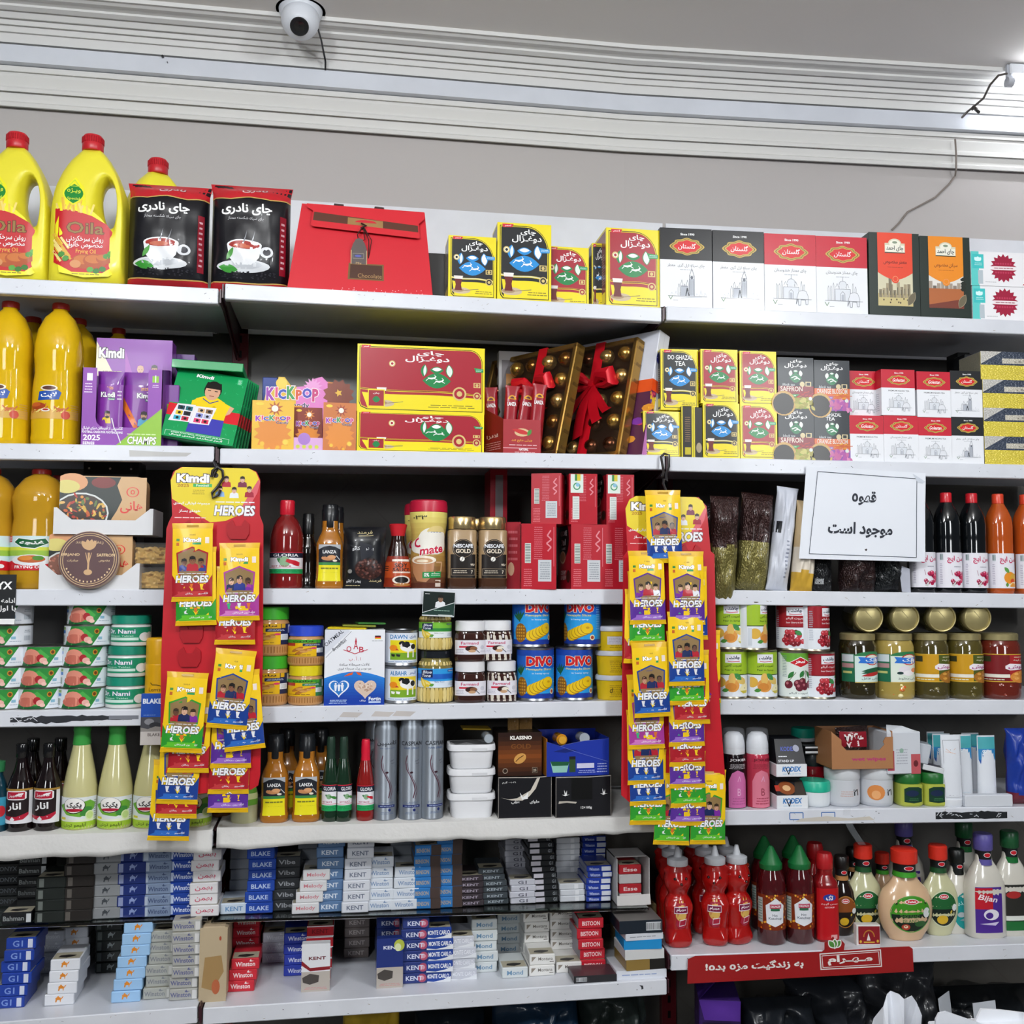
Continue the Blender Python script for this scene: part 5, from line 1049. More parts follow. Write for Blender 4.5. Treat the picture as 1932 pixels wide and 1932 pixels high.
# --- middle bay bottles
S = SH['C2']
def bottle(W,H,prof,body,mt='liquid',cap=None,labels=(),sq=2,sx=1,sy=1,seg=32,neck=None,name='bottle',cw=None):
 """turned bottle; prof in shares (radius of W/2, height); labels: (z0, z1, arc, design)"""
 root = thing(name);r = W/2;P = [(p[0]*r,p[1]*H)+tuple(p[2:]) for p in prof];cy = r*sy;mb = MB();mb.lathe(P,seg,body,mt,0,cy,sx,sy,sq);mb.build('body',root,50)
 for z0,z1,arc,fn in labels:
  c = Cv(arc*r*sx,(z1-z0)*H);fn(c);mb = MB();c.emit(mb,wrap(P,arc,z0*H,z1*H,cy,sq,sx,sy),'gloss',max(6,int(arc*6)),4 if len({round(rad_at(P,(z0+(z1-z0)*q/4)*H),4) for q in range(5)}) > 1 else 0,sm=True);mb.build('label',root,50)
 if cap:
  cp,cc,cm = cap;mb = MB();Q = [(p[0]*r,p[1]*H)+tuple(p[2:]) for p in cp];mb.lathe(Q,seg,cc,cm,0,cy)
  if cw:
   n = 24;q = Q[1][0]
   for i in range(n): t = 2*pi*i/n;mb.tube([(q*cos(t),cy+q*sin(t),Q[1][1]),(q*cos(t),cy+q*sin(t),Q[2][1])],q*.06,cc,cm,4)
  mb.build('cap',root)
 return root
def chili(c,u,v,s,red=True):
 c.leaf(u-.1*s,v+.02,.3*s,.14*s,150,'#3f7a4a');c.e(u-.02*s,v,.14*s,None,'#8ab08a',10)
 for a in (-8,-18,2): c.leaf(u+.2*s,v-.02+a*.001,.42*s,.1*s,a-8,'#c81c30' if red else '#3f8a3a')
def d_gloria(c,red=True):
 c.r(0,0,1,1,'#eceaf0');c.r(0,.74,1,.97,'#1d2338');c.r(0,.97,1,1,'#d8243a');c.r(0,0,1,.22,'#1fa05a');c.t('GLORIA',.5,.855,.14,'#f2f2f5',.62,.02);chili(c,.5,.55,.9,red);c.t('HOT SAUCE',.38,.345,.07,'#b01c50',.5,.02);c.r(0,.26,1,.275,'#d8243a');c.lines(.05,.06,.95,.18,2,'#0f7a40')
glp = [(.88,0),(.98,.012),(1,.05),(1,.12),(.98,.14),(1,.16),(1,.55),(.96,.62),(.84,.70),(.62,.78),(.42,.82),(.4,.84),(.4,.85)]
A('glor',lambda W,H: bottle(W,H,glp,'#7a1c1c','liquid',([(.42,.835),(.44,.85),(.44,.98),(.4,1)],'#c81c30','film'),((.17,.41,2.6,d_gloria),),name='sauce_bottle'),'sauce_bottle','big hot sauce bottle with red cap, standing on the third shelf','sauce bottle',None,S,505,570,942,.02)
mup = [(.9,0),(.98,.015),(1,.04),(1,.1),(.94,.115),(.94,.40),(.96,.46),(.94,.53),(.8,.60),(.62,.66),(.56,.70),(.56,.80)]
mcap = [(.58,.72),(.6,.73),(.6,.93),(.56,.94),(.56,.99),(.5,1)]
def d_lanza(c):
 c.r(0,0,1,1,'#e8dc1c');c.r(0,.44,1,1,'#23262e');c.p([(0,.86),(0,1),(1,1),(1,.86),(.75,.94),(.5,.965),(.25,.94)],'#aeb2b8');c.r(0,.44,1,.51,'#3f8a4a');c.t('LANZA',.5,.8,.09,'#f2f2f2',.62,.03);c.e(.45,.63,.32,.07,'#c98a5a');c.e(.6,.66,.2,.05,'#d9a070');c.e(.75,.56,.1,.03,'#e9ddcb');c.l([(.8,.7),(.98,.58)],.03,'#cfd2d6');c.lines(.1,.3,.9,.4,1,'#7a7a2a');c.lines(.1,.2,.9,.26,1,'#8a8a2a');c.lines(.1,.06,.9,.12,1,'#8a8a2a')
lanza = lambda W,H: bottle(W,H,mup,'#a86a1e','liquid',(mcap,'#15181c','film'),((.09,.52,1.5,d_lanza),),3.2,name='mustard_bottle')
A('lanza',lanza,'mustard_bottle','square mustard bottle with black cap on the third shelf, in front','mustard bottle','square mustard bottles',S,593,648,950,.02)
A('lanza',lanza,'mustard_bottle','square mustard bottle hidden behind the front one on the third shelf','mustard bottle','square mustard bottles',S,606,656,958,.085)
A('darkb',lambda W,H: bottle(W,H,mup,'#14100e','liquid',(mcap,'#101214','film')),'sauce_bottle','dark bottle with black cap standing back beside the big hot sauce','sauce bottle',None,S,560,598,968,.06)
def d_cocoa(c):
 c.r(0,0,1,1,'#16181d');c.p([(.0,.76),(.3,.63),(.75,.63),(1,.76),(1,.98),(0,.98)],'#101217');c.t('فرمند',.5,.9,.07,'#c9b98a',.36,.01);c.l([(.35,.845),(.6,.85),(.7,.86)],.015,'#c9b98a');c.t('پودر کاکائو',.46,.64,.085,'#d9dade',.5,.02);c.e(.6,.32,.33,.17,'#3a211d');R = random.Random(1)
 for i in range(60): a = R.random()*6.28;q = sqrt(R.random())*.3;c.e(.6+q*cos(a),.32+q*.55*sin(a),.03,.018,R.choice(['#4a2a24','#5f362e','#2c1713','#6a4038']),6)
 c.e(.16,.28,.05,None,'#8a8a88');c.p([(.38,.76),(.66,.7),(.72,.55),(.42,.45)],'#2a2c34');c.t('پودر کاکائو',.25,.12,.06,'#e9e9ea',.34,.02);c.t('فرمند',.76,.13,.06,'#c9b98a',.3,.02);c.lines(.06,.04,.4,.07,1,'#c9b98a')
def cocoa(W,H):
 mb = MB();f = pillow(mb,W,H,.045,'#16181d',8,10,'film',.12,5,.0,.03,.02);c = Cv(W,H);d_cocoa(c);c.emit(mb,f,'film',8,10);return mb.build('cocoa_bag',ang=70)
A('cocoa',cocoa,'cocoa_bag','black bag of cocoa powder between mustard and soy sauce','cocoa bag',None,S,646,728,993,.016)
soyp = [(.86,0),(.98,.02),(1,.05),(.96,.2),(.86,.38),(.74,.48),(.68,.52),(.62,.6),(.52,.68),(.46,.74),(.44,.82)]
def d_soy(c):
 c.r(0,0,1,1,'#b5471c');c.r(0,.82,1,1,'#8a2a1a');c.r(0,0,1,.3,'#8a2c14');c.r(.3,.83,.95,.9,'#e9ddd0');c.t('SOY',.6,.7,.15,'#1c1412',.42,.02);c.t('SAUCE',.6,.56,.11,'#1c1412',.52,.02);c.r(.35,.45,.9,.5,'#e0c8b8');c.e(.6,.23,.26,.14,'#e6dcd0');c.e(.6,.23,.2,.1,'#1a0f0c');c.e(.62,.08,.25,.05,'#b5783a');c.lines(.02,.5,.2,.7,3,'#1c1412')
A('soy',lambda W,H: bottle(W,H,soyp,'#2a0f0c','liquid',([(.36,.8),(.44,.81),(.6,.985),(.5,1)],'#c8202c','plastic'),((.03,.50,2.5,d_soy),),name='soy_bottle'),'soy_bottle','little soy sauce bottle with flared red cap','soy sauce bottle',None,S,722,780,987,.018)
cmp_ = [(.92,0,'#eee'),(.98,.012,'#5a2f22'),(1,.05),(1,.2),(.96,.30),(.90,.5),(.88,.56),(.93,.66),(1,.76),(1,.86)]
def d_mate(c):
 n = 14
 for i in range(n):
  t = i/(n-1);A_,B_ = ((.35,.18,.12),(.75,.60,.30)) if t < .5 else ((.75,.60,.30),(.90,.84,.46));q = (t*2) % 1 if t < 1 else 1;q = t*2 if t < .5 else t*2-1
  c.r(0,i/n,1,(i+1)/n+.002,tuple(A_[k]+(B_[k]-A_[k])*q for k in range(3)))
 c.e(.6,.62,.36,.18,'#f0ece2');c.e(.33,.55,.3,.1,'#f0ece2');c.e(.66,.72,.22,.1,'#e6cf8a');c.t('NESTLE',.62,.72,.04,'#3a4a9a',.28,.03);c.t('Coffee',.5,.62,.13,'#c8143c',.7,.03,.15,'#fff',.03,8);c.t('mate',.55,.50,.10,'#c8143c',.52,.03,.15,'#fff',.03,8)
 c.p([(.1,.36),(.62,.38),(.56,.16),(.44,.08),(.26,.09),(.16,.2)],'#b58058');c.e(.37,.37,.27,.055,'#ede2d0');c.e(.37,.36,.2,.035,'#c99a70');c.e(.36,.355,.12,.02,'#e9d9c0');c.l([(.64,.34),(.78,.34),(.74,.22),(.6,.2)],.03,'#c9a07a');c.p([(.37,.13),(.74,.14),(.74,.22),(.37,.21)],'#1f8f4a');c.t('0%',.45,.175,.05,'#fff',.1,.02);c.lines(.53,.16,.72,.2,2,'#d9f0e0');c.r(.62,.02,.74,.11,'#d9c9bc');c.t('۳۳۰',.3,.93,.06,'#1a1a1a',.3,.02)
mate = lambda W,H: bottle(W,H,cmp_,'#e2d27a','gloss',([(1.0,.86),(1.04,.865),(1.04,.93),(1.0,.985),(.9,1)],'#c21c3c','plastic'),((.01,.86,2.75,d_mate),),name='creamer_jar')
A('mate',mate,'creamer_jar','coffee creamer jar with crimson lid and a pictured cup','creamer jar','coffee creamer jars',S,774,845,942,.012)
A('mate',mate,'creamer_jar','coffee creamer jar at the back, just peeping out past the front one','creamer jar','coffee creamer jars',S,766,830,955,.11)
def d_gold(c):
 c.e(.5,.62,.42,None,'#b9a082',30);c.e(.5,.62,.405,None,'#1c1512',30);c.r(.03,0,.97,.5,'#1c1512');c.e(.5,.62,.37,None,'#b9a082',30);c.e(.5,.62,.36,None,'#1c1512',30);c.r(.03,0,.97,.25,'#1c1512');c.t('NESCAFE',.5,.68,.08,'#eef0f5',.72,.03);c.t('GOLD',.5,.57,.09,'#e9dcc8',.58,.03);c.e(.46,.4,.1,.05,'#f2f0ea',12,25);c.l([(.42,.36),(.47,.4),(.5,.44)],.02,'#1c1512');c.t('95г',.86,.28,.05,'#e9dcc8',.16,.02);c.r(.06,.05,.94,.2,'#8a7a66');c.r(.08,.06,.92,.19,'#1c1512');c.lines(.12,.09,.66,.17,2,'#d9ccb8');c.t('7',.83,.125,.07,'#e9dcc8',.06,.02)
goldp = [(.86,0),(.96,.01,'#4a2f20'),(1,.04),(1,.15,'#a58a66'),(1,.80,'#a58a66'),(.95,.815),(.9,.82)]
gold = lambda W,H: bottle(W,H,goldp,'#4a2f20','liquid',([(.93,.815,'#1c1512'),(.94,.83,'#d9bf8a'),(.96,.84),(.96,.985),(.9,1)],'#d9bf8a','foil'),((.155,.80,1.65,d_gold),),4.2,name='coffee_jar')
g = 'square coffee jars with gold lids'
A('gold',gold,'coffee_jar','gold lidded coffee jar, next to the creamer','coffee jar',g,S,846,901,974,.01)
A('gold',gold,'coffee_jar','gold lidded coffee jar, next to the red coffee cartons','coffee jar',g,S,904,960,974,.01)
A('gold',gold,'coffee_jar','gold lidded coffee jar at the back, showing between the two front jars','coffee jar',g,S,876,928,978,.075)
def d_n3side(c,lab='bar'):
 c.r(0,0,1,1,'#b5182a');
 c.lines(.06,.04,.3,.32,9,'#dc7a84');c.lines(.35,.45,.6,.96,16,'#d06a76');c.t('قهوه فوری',.78,.74,.38,'#e9a0a8',.18,.01,0,None,0,0) if 0 else None
 c.l([(.75,.58),(.85,.64),(.72,.7),(.86,.76),(.74,.82),(.84,.9)],.04,'#e08a94');c.l([(.93,.35),(.93,.95)],.02,'#d06a76')
 if lab == 'bar': c.r(.48,.12,.86,.45,'#c9cdd2');c.lines(.52,.15,.82,.42,8,'#8f959d');c.r(.1,.40,.27,.7,'#dfe6e0');[c.r(.11,.41+.024*i,.26,.41+.024*i+.012,'#5f6a66') for i in range(12)]
 else: c.r(.12,.1,.36,.55,'#dde2e0');c.lines(.14,.12,.34,.53,12,'#a9b2ae');c.r(.05,.62,.5,.99,'#dfe9e2');c.e(.27,.75,.13,None,'#4a9a6a');c.e(.27,.75,.09,None,'#dfe9e2');c.e(.3,.78,.07,None,'#8ac0d9');c.r(.2,.86,.4,.99,'#d9c83a');c.r(.2,.86,.28,.99,'#3f8a4a')
def d_n3face(c):
 c.r(0,0,1,1,'#a8142a');c.e(.45,.78,.4,.3,'#150f10');c.t('NESCAFE',.45,.88,.08,'#f0f0f2',.5,.02);c.t('3in1',.45,.74,.1,'#f0f0f2',.3,.03);c.t('CLASSIC',.45,.64,.035,'#d9d9dc',.3,.0);c.e(.4,.5,.2,.1,'#d9c0a0');c.e(.4,.51,.17,.08,'#9a6a44');c.e(.8,.2,.14,.1,'#3a211a');c.t('CREAMY',.45,.26,.07,'#f2e0e2',.4,.02,.2);c.t('& NEW',.45,.18,.07,'#f2e0e2',.4,.02,.2)
def n3(W,H,lab='bar'): return carton(W,H,.14,'#b5182a',lambda c: d_n3side(c,lab),'gloss',left=d_n3face,name='coffee_carton')
g = 'red instant coffee cartons stacked end out'
n0 = A('n3a',n3,'coffee_carton','red coffee carton end, lower row, beside the gold lidded jar','coffee carton',g,S,984,1049,988,.0,rz=-.10)
n1 = A('n3a',None,'coffee_carton','red coffee carton end, lower row, middle of three','coffee carton',g,S,1082,1137,988,.004)
n2 = A('n3a',None,'coffee_carton','red coffee carton end, lower row, touching the hanging strip','coffee carton',g,S,1142,1196,988,.004)
A('n3t',n3,'coffee_carton','red coffee carton, upper row, turned to show its pictured cup face','coffee carton',g,S,1001,1060,885,.008,rz=-.34,on=n0,wh=(.064,.107))
A('n3b',lambda W,H: n3(W,H,'eco'),'coffee_carton','red coffee carton with recycling panel, upper row, middle','coffee carton',g,S,1072,1129,885,.004,on=n1,rz=-.06,wh=(.060,.107))
A('n3b',None,'coffee_carton','red coffee carton with recycling panel, upper row, by the hanging strip','coffee carton',g,S,1143,1198,885,.004,on=n2,rz=-.03)
A('n3c',lambda W,H: carton(W,H,.10,'#a8142a',lambda c: (c.r(0,0,1,1,'#a8142a'),c.r(.3,.5,.75,.95,'#8f8a8c'),c.r(.3,.0,.75,.45,'#c83a5a')),'gloss'),'coffee_carton','red coffee carton standing at the back above the gold lidded jars','coffee carton',g,S,924,956,885,.16)
A('n3d',lambda W,H: carton(W,H,.10,'#8f1424',lambda c: (c.r(0,0,1,1,'#a01626'),c.lines(.2,.4,.8,.9,5,'#c9606a'),c.e(.4,.3,.2,.1,'#d9b090')),'gloss'),'coffee_carton','red coffee carton behind the gold lidded jar, lower row at the back','coffee carton',g,S,952,982,985,.05,rz=-.1)
# --- coffee pouches, juice and the paper notice in the right bay
S = SH['C3']
def pouch(W,H,D,cols,mt='film',seed=0,wr=.5,draw=None,lean=0):
 mb = MB()
 def col(u,v):
  for lim,k in cols:
   if v+.04*noise.noise((u*4+seed,v*2,seed)) < lim: return k
  return cols[-1][1]
 if draw: cb = cols[0][1]
 f = pillow(mb,W,H,D,col,22,30,mt,wr,seed,.0,.07,.08)
 if draw: c = Cv(W,H);draw(c);c.emit(mb,f,mt,12,14)
 return mb
g = 'coffee pouches standing on the third shelf'
GO,BR = '#8a8148','#3a2220'
def P(W,H,cols,label,xl,xr,yt,back,seed,mt='foilp',wh=None,ry=0,rx=0,dz=0,draw=None,D=.06,wr=.5,nm='coffee_pouch',cat='pouch',grp=g):
 A('pouch%d' % seed,lambda W,H: pouch(W,H,D,cols,mt,seed,wr,draw).build(nm,ang=180),nm,label,cat,grp,S,xl,xr,yt,back,wh=wh,ry=ry,rx=rx,dz=dz)
m_,n_,b_ = nt('foilp');q = n_.nodes.new('ShaderNodeVertexColor');q.layer_name = 'Col';n_.links.new(q.outputs[0],b_.inputs['Base Color']);b_.inputs['Roughness'].default_value = .3;b_.inputs['Metallic'].default_value = .45;b_.inputs['Coat Weight'].default_value = .4;b_.inputs['Coat Roughness'].default_value = .12;MATS['foilp'] = m_
t_ = n_.nodes.new('ShaderNodeTexNoise');t_.inputs['Scale'].default_value = 28;t_.inputs['Detail'].default_value = 1;u_ = n_.nodes.new('ShaderNodeBump');u_.inputs['Strength'].default_value = .6;u_.inputs['Distance'].default_value = .01;n_.links.new(t_.outputs[0],u_.inputs['Height']);n_.links.new(u_.outputs[0],b_.inputs['Normal'])
P(0,0,[(.55,GO),(2,BR)],'gold and brown coffee pouch drooping over the shelf edge beside the hanging strip',1336,1398,930,-.012,11,'foilp',(.066,.235),.03,radians(4),-.035)
P(0,0,[(.50,GO),(2,BR)],'gold and brown coffee pouch standing upright between the drooping one and the white pouch',1388,1458,918,.006,12,'foilp',(.075,.213),.10)
P(0,0,[(2,'#1c1a20')],'dark pouch with printed text slumped at the back beside the hanging strip',1300,1378,905,.09,13,'foilp',(.11,.2),.1,0,0,lambda c: c.lines(.5,.3,.95,.95,14,'#8f8f98'))
P(0,0,[(2,'#c9cdd8')],'narrow white pouch leaning beside the paper notice',1448,1492,902,.006,14,'film',(.05,.228),.13,0,0,lambda c: (c.r(.0,.55,.28,.66,'#15171c'),c.lines(.62,.12,.75,.5,10,'#8f95a8')),.035,.5)
P(0,0,[(.25,'#c9a03a'),(.5,'#d9cfc0'),(2,'#c9b088')],'beige and yellow pouch half under the paper notice',1492,1542,935,-.004,15,'film',(.052,.205),.1,0,-.008,None,.04,.4)
P(0,0,[(2,'#17181c')],'small black pouch under the bottom corner of the paper notice',1534,1575,1050,.02,16,'foilp',(.05,.08),0,0,0,lambda c: c.r(.1,.2,.5,.35,'#b9bcc0'),.03)
P(0,0,[(2,'#2e1a1a')],'dark brown pouch bulging out under the middle of the paper notice',1592,1668,985,-.006,17,'foilp',(.085,.125),0,0,-.004,None,.07)
P(0,0,[(2,'#15191c')],'black pouch bulging out under the paper notice beside the brown one',1655,1712,985,.012,18,'foilp',(.066,.135),0,0,0,None,.07)
def juice(W,H,body,kind):
 def d(c):
  c.r(0,0,1,1,'#e8e6ee');c.t('سن ایچ',.56,.8,.22,'#c21c58',.46,.03);c.bars(.16,.78,.24,.97,'#4a6a6a',6,'#c9d2d6');c.lines(.15,.1,.22,.7,12,'#a9a5b8');R = random.Random(2)
  if kind == 'c':
   for i in range(16): x,y = .42+.35*R.random(),.06+.36*R.random();c.e(x,y,.055,None,R.choice(['#a81c48','#c8305a','#7a1434']),12);c.e(x-.015,y+.03,.02,None,'#e9a0b8',7)
   c.l([(.45,.35),(.42,.5)],.01,'#8a1438');c.p([(.42,.05),(.55,.2),(.5,.02)],'#cfd2cf');c.lines(.5,.57,.68,.62,1,'#8a8a98')
  else:
   c.e(.58,.3,.16,None,'#e8922a');c.e(.7,.3,.12,None,'#d9a83a');c.e(.66,.2,.07,None,'#d9502a');c.e(.68,.05,.12,None,'#ede0b0',14,0,0,.5);c.e(.68,.04,.1,None,'#e89a3a',14,0,0,.5);c.leaf(.5,.52,.2,.1,130,'#5f9a4a');c.leaf(.5,.1,.12,.08,90,'#5f8a3a')
 pr = [(.9,0),(.98,.02),(1,.05),(1,.40),(.97,.42),(.97,.55),(.98,.68),(.9,.76),(.7,.83),(.5,.88),(.44,.9)]
 return bottle(W,H,pr,body,'liquid',([(.4,.9),(.44,.905),(.44,.99),(.4,1)],'#c8202c' if kind == 'c' else '#d8442a','film'),((.055,.40,3.0,d),),2.6,name='juice_bottle')
g = 'juice bottles at the end of the third shelf'
jc = lambda W,H: juice(W,H,'#0c0f12','c');jo = lambda W,H: juice(W,H,'#b5501a','o')
for i,(x0,x1,k,f,lab) in enumerate(((1726,1776,'jc',jc,'dark cherry juice bottle partly behind the paper notice'),(1776,1827,'jc',jc,'dark cherry juice bottle, middle of the three dark ones'),(1825,1876,'jc',jc,'dark cherry juice bottle next to the orange juice'),(1874,1928,'jo',jo,'orange juice bottle next to the dark cherry juice'),(1926,1982,'jo',jo,'orange juice bottle cut off by the edge of the photo'))):
 A(k,f,'juice_bottle',lab,'juice bottle',g,S,x0,x1,900,.012,wh=(.056,.224))
mb = MB();mb.add([(-.01,0,0),(.012,.004,-.002),(.012,.006,.05),(-.008,.002,.056),(-.013,0,.03)],[(0,1,2,3,4)],'#b5b8c4','paper');mb.add([(-.01,.001,0),(.012,.005,-.002),(.012,.007,.05),(-.008,.003,.056),(-.013,.001,.03)],[(4,3,2,1,0)],'#b5b8c4','paper');o = mb.build('paper_scrap');s = solve_s(3,1711,.006,S.z);put(o,3,s,.008,S.z(s)+.002);tag(o,'folded white paper scrap standing before the first cherry juice bottle','paper')
# the handwritten style notice taped to the second shelf
cor = [hit(3,x,y,bk) for x,y,bk in ((1507,1054,-.012),(1745,1060,-.012),(1745,893,-.006),(1521,879,-.006))]
def pap(u,v,o=0):
 (a,b),(c_,d),(e,f),(g_,h) = cor;x = (a*(1-u)+c_*u)*(1-v)+(g_*(1-u)+e*u)*v;z = (b*(1-u)+d*u)*(1-v)+(h*(1-u)+f*u)*v
 return W3(3,x,-.007-.006*(1-v)-.003*noise.noise((u*2.5,v*2.2,5))-.002*sin(u*3)-o,z)
mb = MB();mb.grid(lambda u,v: pap(u,v),16,12,'#e4e8f0','paper');mb.grid(lambda u,v: pap(1-u,v,-.0004),16,12,'#d9dde6','paper')
c = Cv(.262,.186);q = .006;K = '#3a4250'
for a,b in (((.075,.055),(.93,.045)),((.93,.045),(.925,.93)),((.925,.93),(.095,.945)),((.095,.945),(.075,.055))): c.l([a,b],.005,K)
c.t('قهوه',.49,.68,.16,'#1c2230',.20,.035);c.t('موجود است',.47,.33,.17,'#1c2230',.52,.035)
c.p([(.89,.985),(1.0,.9),(.97,.88),(.93,.89)],'#c9cfda');c.emit(mb,lambda u,v,o: pap(u,v,o+.0004),'paper',16,12);o = mb.build('paper_notice',ang=80);tag(o,'white paper notice with two lines of bold script taped to the second shelf','notice')
# ---------------------------------------------------------------- fourth shelf
S = SH['D1']
def can(W,H,fn,col,rim='#b9b8b2',arc=3.0,z0=.06,z1=.94,name='can',turn=0):
 root = thing(name);r = W/2;P = [(r*.95,0),(r,H*.012),(r,H*.03),(r*.97,H*.05),(r*.97,H*.95),(r,H*.97),(r,H*.985),(r*.94,H),(r*.92,H*.975)]
 mb = MB();mb.lathe(P,40,rim,'metal',0,r);mb.build('can_body',root);mb = MB()
 mb.lathe([(r*.974,H*z0),(r*.974,H*z1)],40,col,'gloss',0,r,cap=False);c = Cv(arc*r*.97,H*(z1-z0));fn(c);c.emit(mb,wrap([(r*.975,0),(r*.975,H)],arc,H*z0,H*z1,r,turn=turn),'gloss',18);mb.build('label',root);return root
def d_tuna(c):
 c.r(0,0,1,1,'#e6ebf2');c.p([(.18,0),(.60,0),(.78,1),(.30,1)],'#2f8a3c');c.p([(.3,0),(.5,.0),(.62,.5),(.5,.9),(.38,.6)],'#4aa84a');c.p([(.18,0),(.6,0),(.58,.14),(.2,.14)],'#1f5f34')
 c.e(.37,.5,.13,.40,'#e0907c',16);c.e(.35,.34,.14,.25,'#c9705f',14);c.e(.50,.42,.05,.2,'#a8202a');c.e(.54,.3,.05,.16,'#e8b0a4');c.e(.57,.18,.035,.1,'#f0c4b8');c.e(.66,.74,.035,.14,'#c98a2a');c.e(.66,.74,.022,.09,'#6a3a1a')
 c.bars(.06,.1,.15,.55,'#2f6a4a',8);c.r(.05,.62,.17,.78,'#3f7fc8');c.r(.05,.8,.17,.95,'#8fae6a');c.r(.68,.3,.74,.45,'#8ab8d0');c.lines(.66,.14,.82,.24,1,'#a9b8c8');c.lines(.86,.62,.98,.8,2,'#8f9aa5');c.bars(.86,.2,.98,.5,'#8f9aa5',9,'#dfe5ec')
tuna = lambda W,H: can(W,H,d_tuna,'#e6ebf2','#b5b4a8',3.1,.05,.95,'fish_can')
for si,(x0,x1,n,where) in enumerate(((-48,35,5,'stack cut off by the photo edge'),(27,111,3,'short stack of three'),(113,197,5,'tall stack beside the green lidded jars'))):
 on = None
 for i in range(n):
  dx = ((0,)*5,(0,3,6),(0,2,1,4,8))[si][i]
  on = A('tuna',tuna,'fish_can','green and white fish can, %s, %s' % (bend(i),where),'can','fish cans on the fourth shelf',S,x0+dx,x1+dx,1303,.012+(.002*((i*7) % 3)),on=on,wh=(.0905,.0405),rz=.12*si-.05*i)
def d_nami(c):
 c.r(0,0,1,1,'#1f8f68');c.t('Dr. Nami',.36,.72,.30,'#f4f0f2',.56,.02,0,'#2f5f9a',.03);c.t('Oxygen Tablet',.36,.4,.13,'#bfe6d4',.5,.01);c.r(.1,.12,.7,.3,'#cfe9de');c.e(.82,.35,.11,.3,'#e9ebee');c.e(.94,.4,.09,.28,'#d9dcdf')
def nami(W,H):
 root = bottle(W,H,[(.93,0,'#d9dbd8'),(1,.03),(1,.66),(.95,.69),(.9,.70),(.9,.74)],'#d3d6d4','shiny',([(.95,.72),(.98,.73),(.98,.985),(.92,1)],'#158a70','plastic'),((.14,.62,2.8,d_nami),),name='tablet_jar');return root
on = None
for i,(x0,x1) in enumerate(((194,264),(197,269),(203,276))):
 on = A('nami',nami,'tablet_jar','white tablet jar with green lid and label, %s of three' % ('bottom','middle','top')[i],'jar','green lidded tablet jars',S,x0,x1,1284,.016,on=on,wh=(.0765,.0605))
def d_lem(c): c.r(0,0,1,1,'#e8ae10');c.l([(.32,.58),(.38,.53),(.5,.53),(.62,.5),(.8,.56)],.02,'#2a2418');c.t('Lemsen',.52,.42,.09,'#5a4210',.5,.0);c.lines(.3,.3,.75,.33,1,'#c98f10');c.t('coco',.5,.1,.06,'#3a2c10',.36,.0)
A('lem',lambda W,H: bottle(W,H,[(.94,0),(1,.01),(1,.62),(.985,.625),(.985,.63),(1,.64),(1,.95),(.96,.985),(.86,1)],'#e8ae10','plastic',None,((.02,.62,2.6,d_lem),),name='spray_can'),'spray_can','yellow spray can half behind the red hanging strip','spray can',None,S,268,320,1204,.012)
# hanging paper wallet with blue top
mb = MB();s0,z0 = hit(1,264,1406,-.008);s1,z1 = hit(1,313,1308,-.008);w,h = s1-s0,z1-z0;mb.box(-w/2,w/2,0,.003,0,h,'#b9b4b2','gloss',.0006);c = Cv(w,h);c.r(0,.54,1,1,'#1f4fae');c.r(0,.26,1,.54,'#4a4a50');c.e(.35,.45,.2,.06,'#8a8a90');c.e(.6,.38,.25,.06,'#2f2f35');c.p([(0,.26),(1,.26),(1,.34),(.6,.36),(.3,.31),(0,.34)],'#8f8a86');c.r(0,0,1,.26,'#c9c3be');c.t('BLAKE',.45,.85,.1,'#e9eef8',.76,.04);c.t('BLAKE',.55,.2,.06,'#6a5f5a',.5,.02);c.lines(.1,.57,.6,.59,1,'#8fb0e0');c.emit(mb,flat(-w/2,w/2,0,h),'gloss');o = mb.build('hanging_card');put(o,1,(s0+s1)/2,-.008,z0);tag(o,'blue topped card hanging from the fourth shelf beside the red strip','card')
# --- nut butter
S = SH['D2']
nbp = [(.9,0),(.97,.02),(1,.06),(.96,.12),(1,.24),(1,.66),(.96,.70),(.9,.735),(.9,.75)]
def nut(W,H,lid,bl=True,gr='#20284f'):
 def d(c):
  c.r(0,0,1,1,'#e9b81a');c.r(.72,0,1,1,gr);c.r(0,.80,.82,1,'#d9a81a' if bl else '#3f9a2c');c.r(.0,.62,.3,.8,gr if bl else '#b5342a');c.t('پرارین',.45,.9,.13,'#2a2418',.4,.03);c.r(.45,.62,.86,.78,gr);c.lines(.48,.65,.8,.75,2,'#cfd4e6')
  for x,y in ((.34,.42),(.5,.36),(.42,.28)): c.e(x,y,.13,.10,'#b5722f',12,20);c.e(x+.05,y+.02,.08,.07,'#d09a52',10)
  c.e(.66,.5,.06,.05,'#d83a6a');c.r(.72,.22,.9,.5,'#e4e8ee');c.lines(.74,.25,.88,.47,5,'#a9b0ba');c.lines(.1,.06,.6,.14,1,'#7a5a14');c.r(.9,.55,1,.95,'#d9dde6')
 root = bottle(W,H,nbp,'#c2905a','shiny',([(.92,.74),(.95,.75),(.95,.985),(.9,1)],lid,'plastic'),((.24,.66,2.9,d),),name='nut_butter_jar')
 r = W/2;mb = MB()
 for i in range(40): t = -pi+2*pi*i/40;q = r*.985;mb.tube([(q*cos(t),r+q*sin(t),H*.07),(q*cos(t)*1.005,r+q*sin(t)*1.005,H*.2)],.0009,'#a87642','shiny',4)
 mb.build('ribs',root);return root
g = 'nut butter jars'
a = A('nutg',lambda W,H: nut(W,H,'#3fae2a'),'nut_butter_jar','nut butter jar with green lid, lower one, beside the hanging strip','jar',g,S,466,541,1245,.014,wh=(.079,.0985))
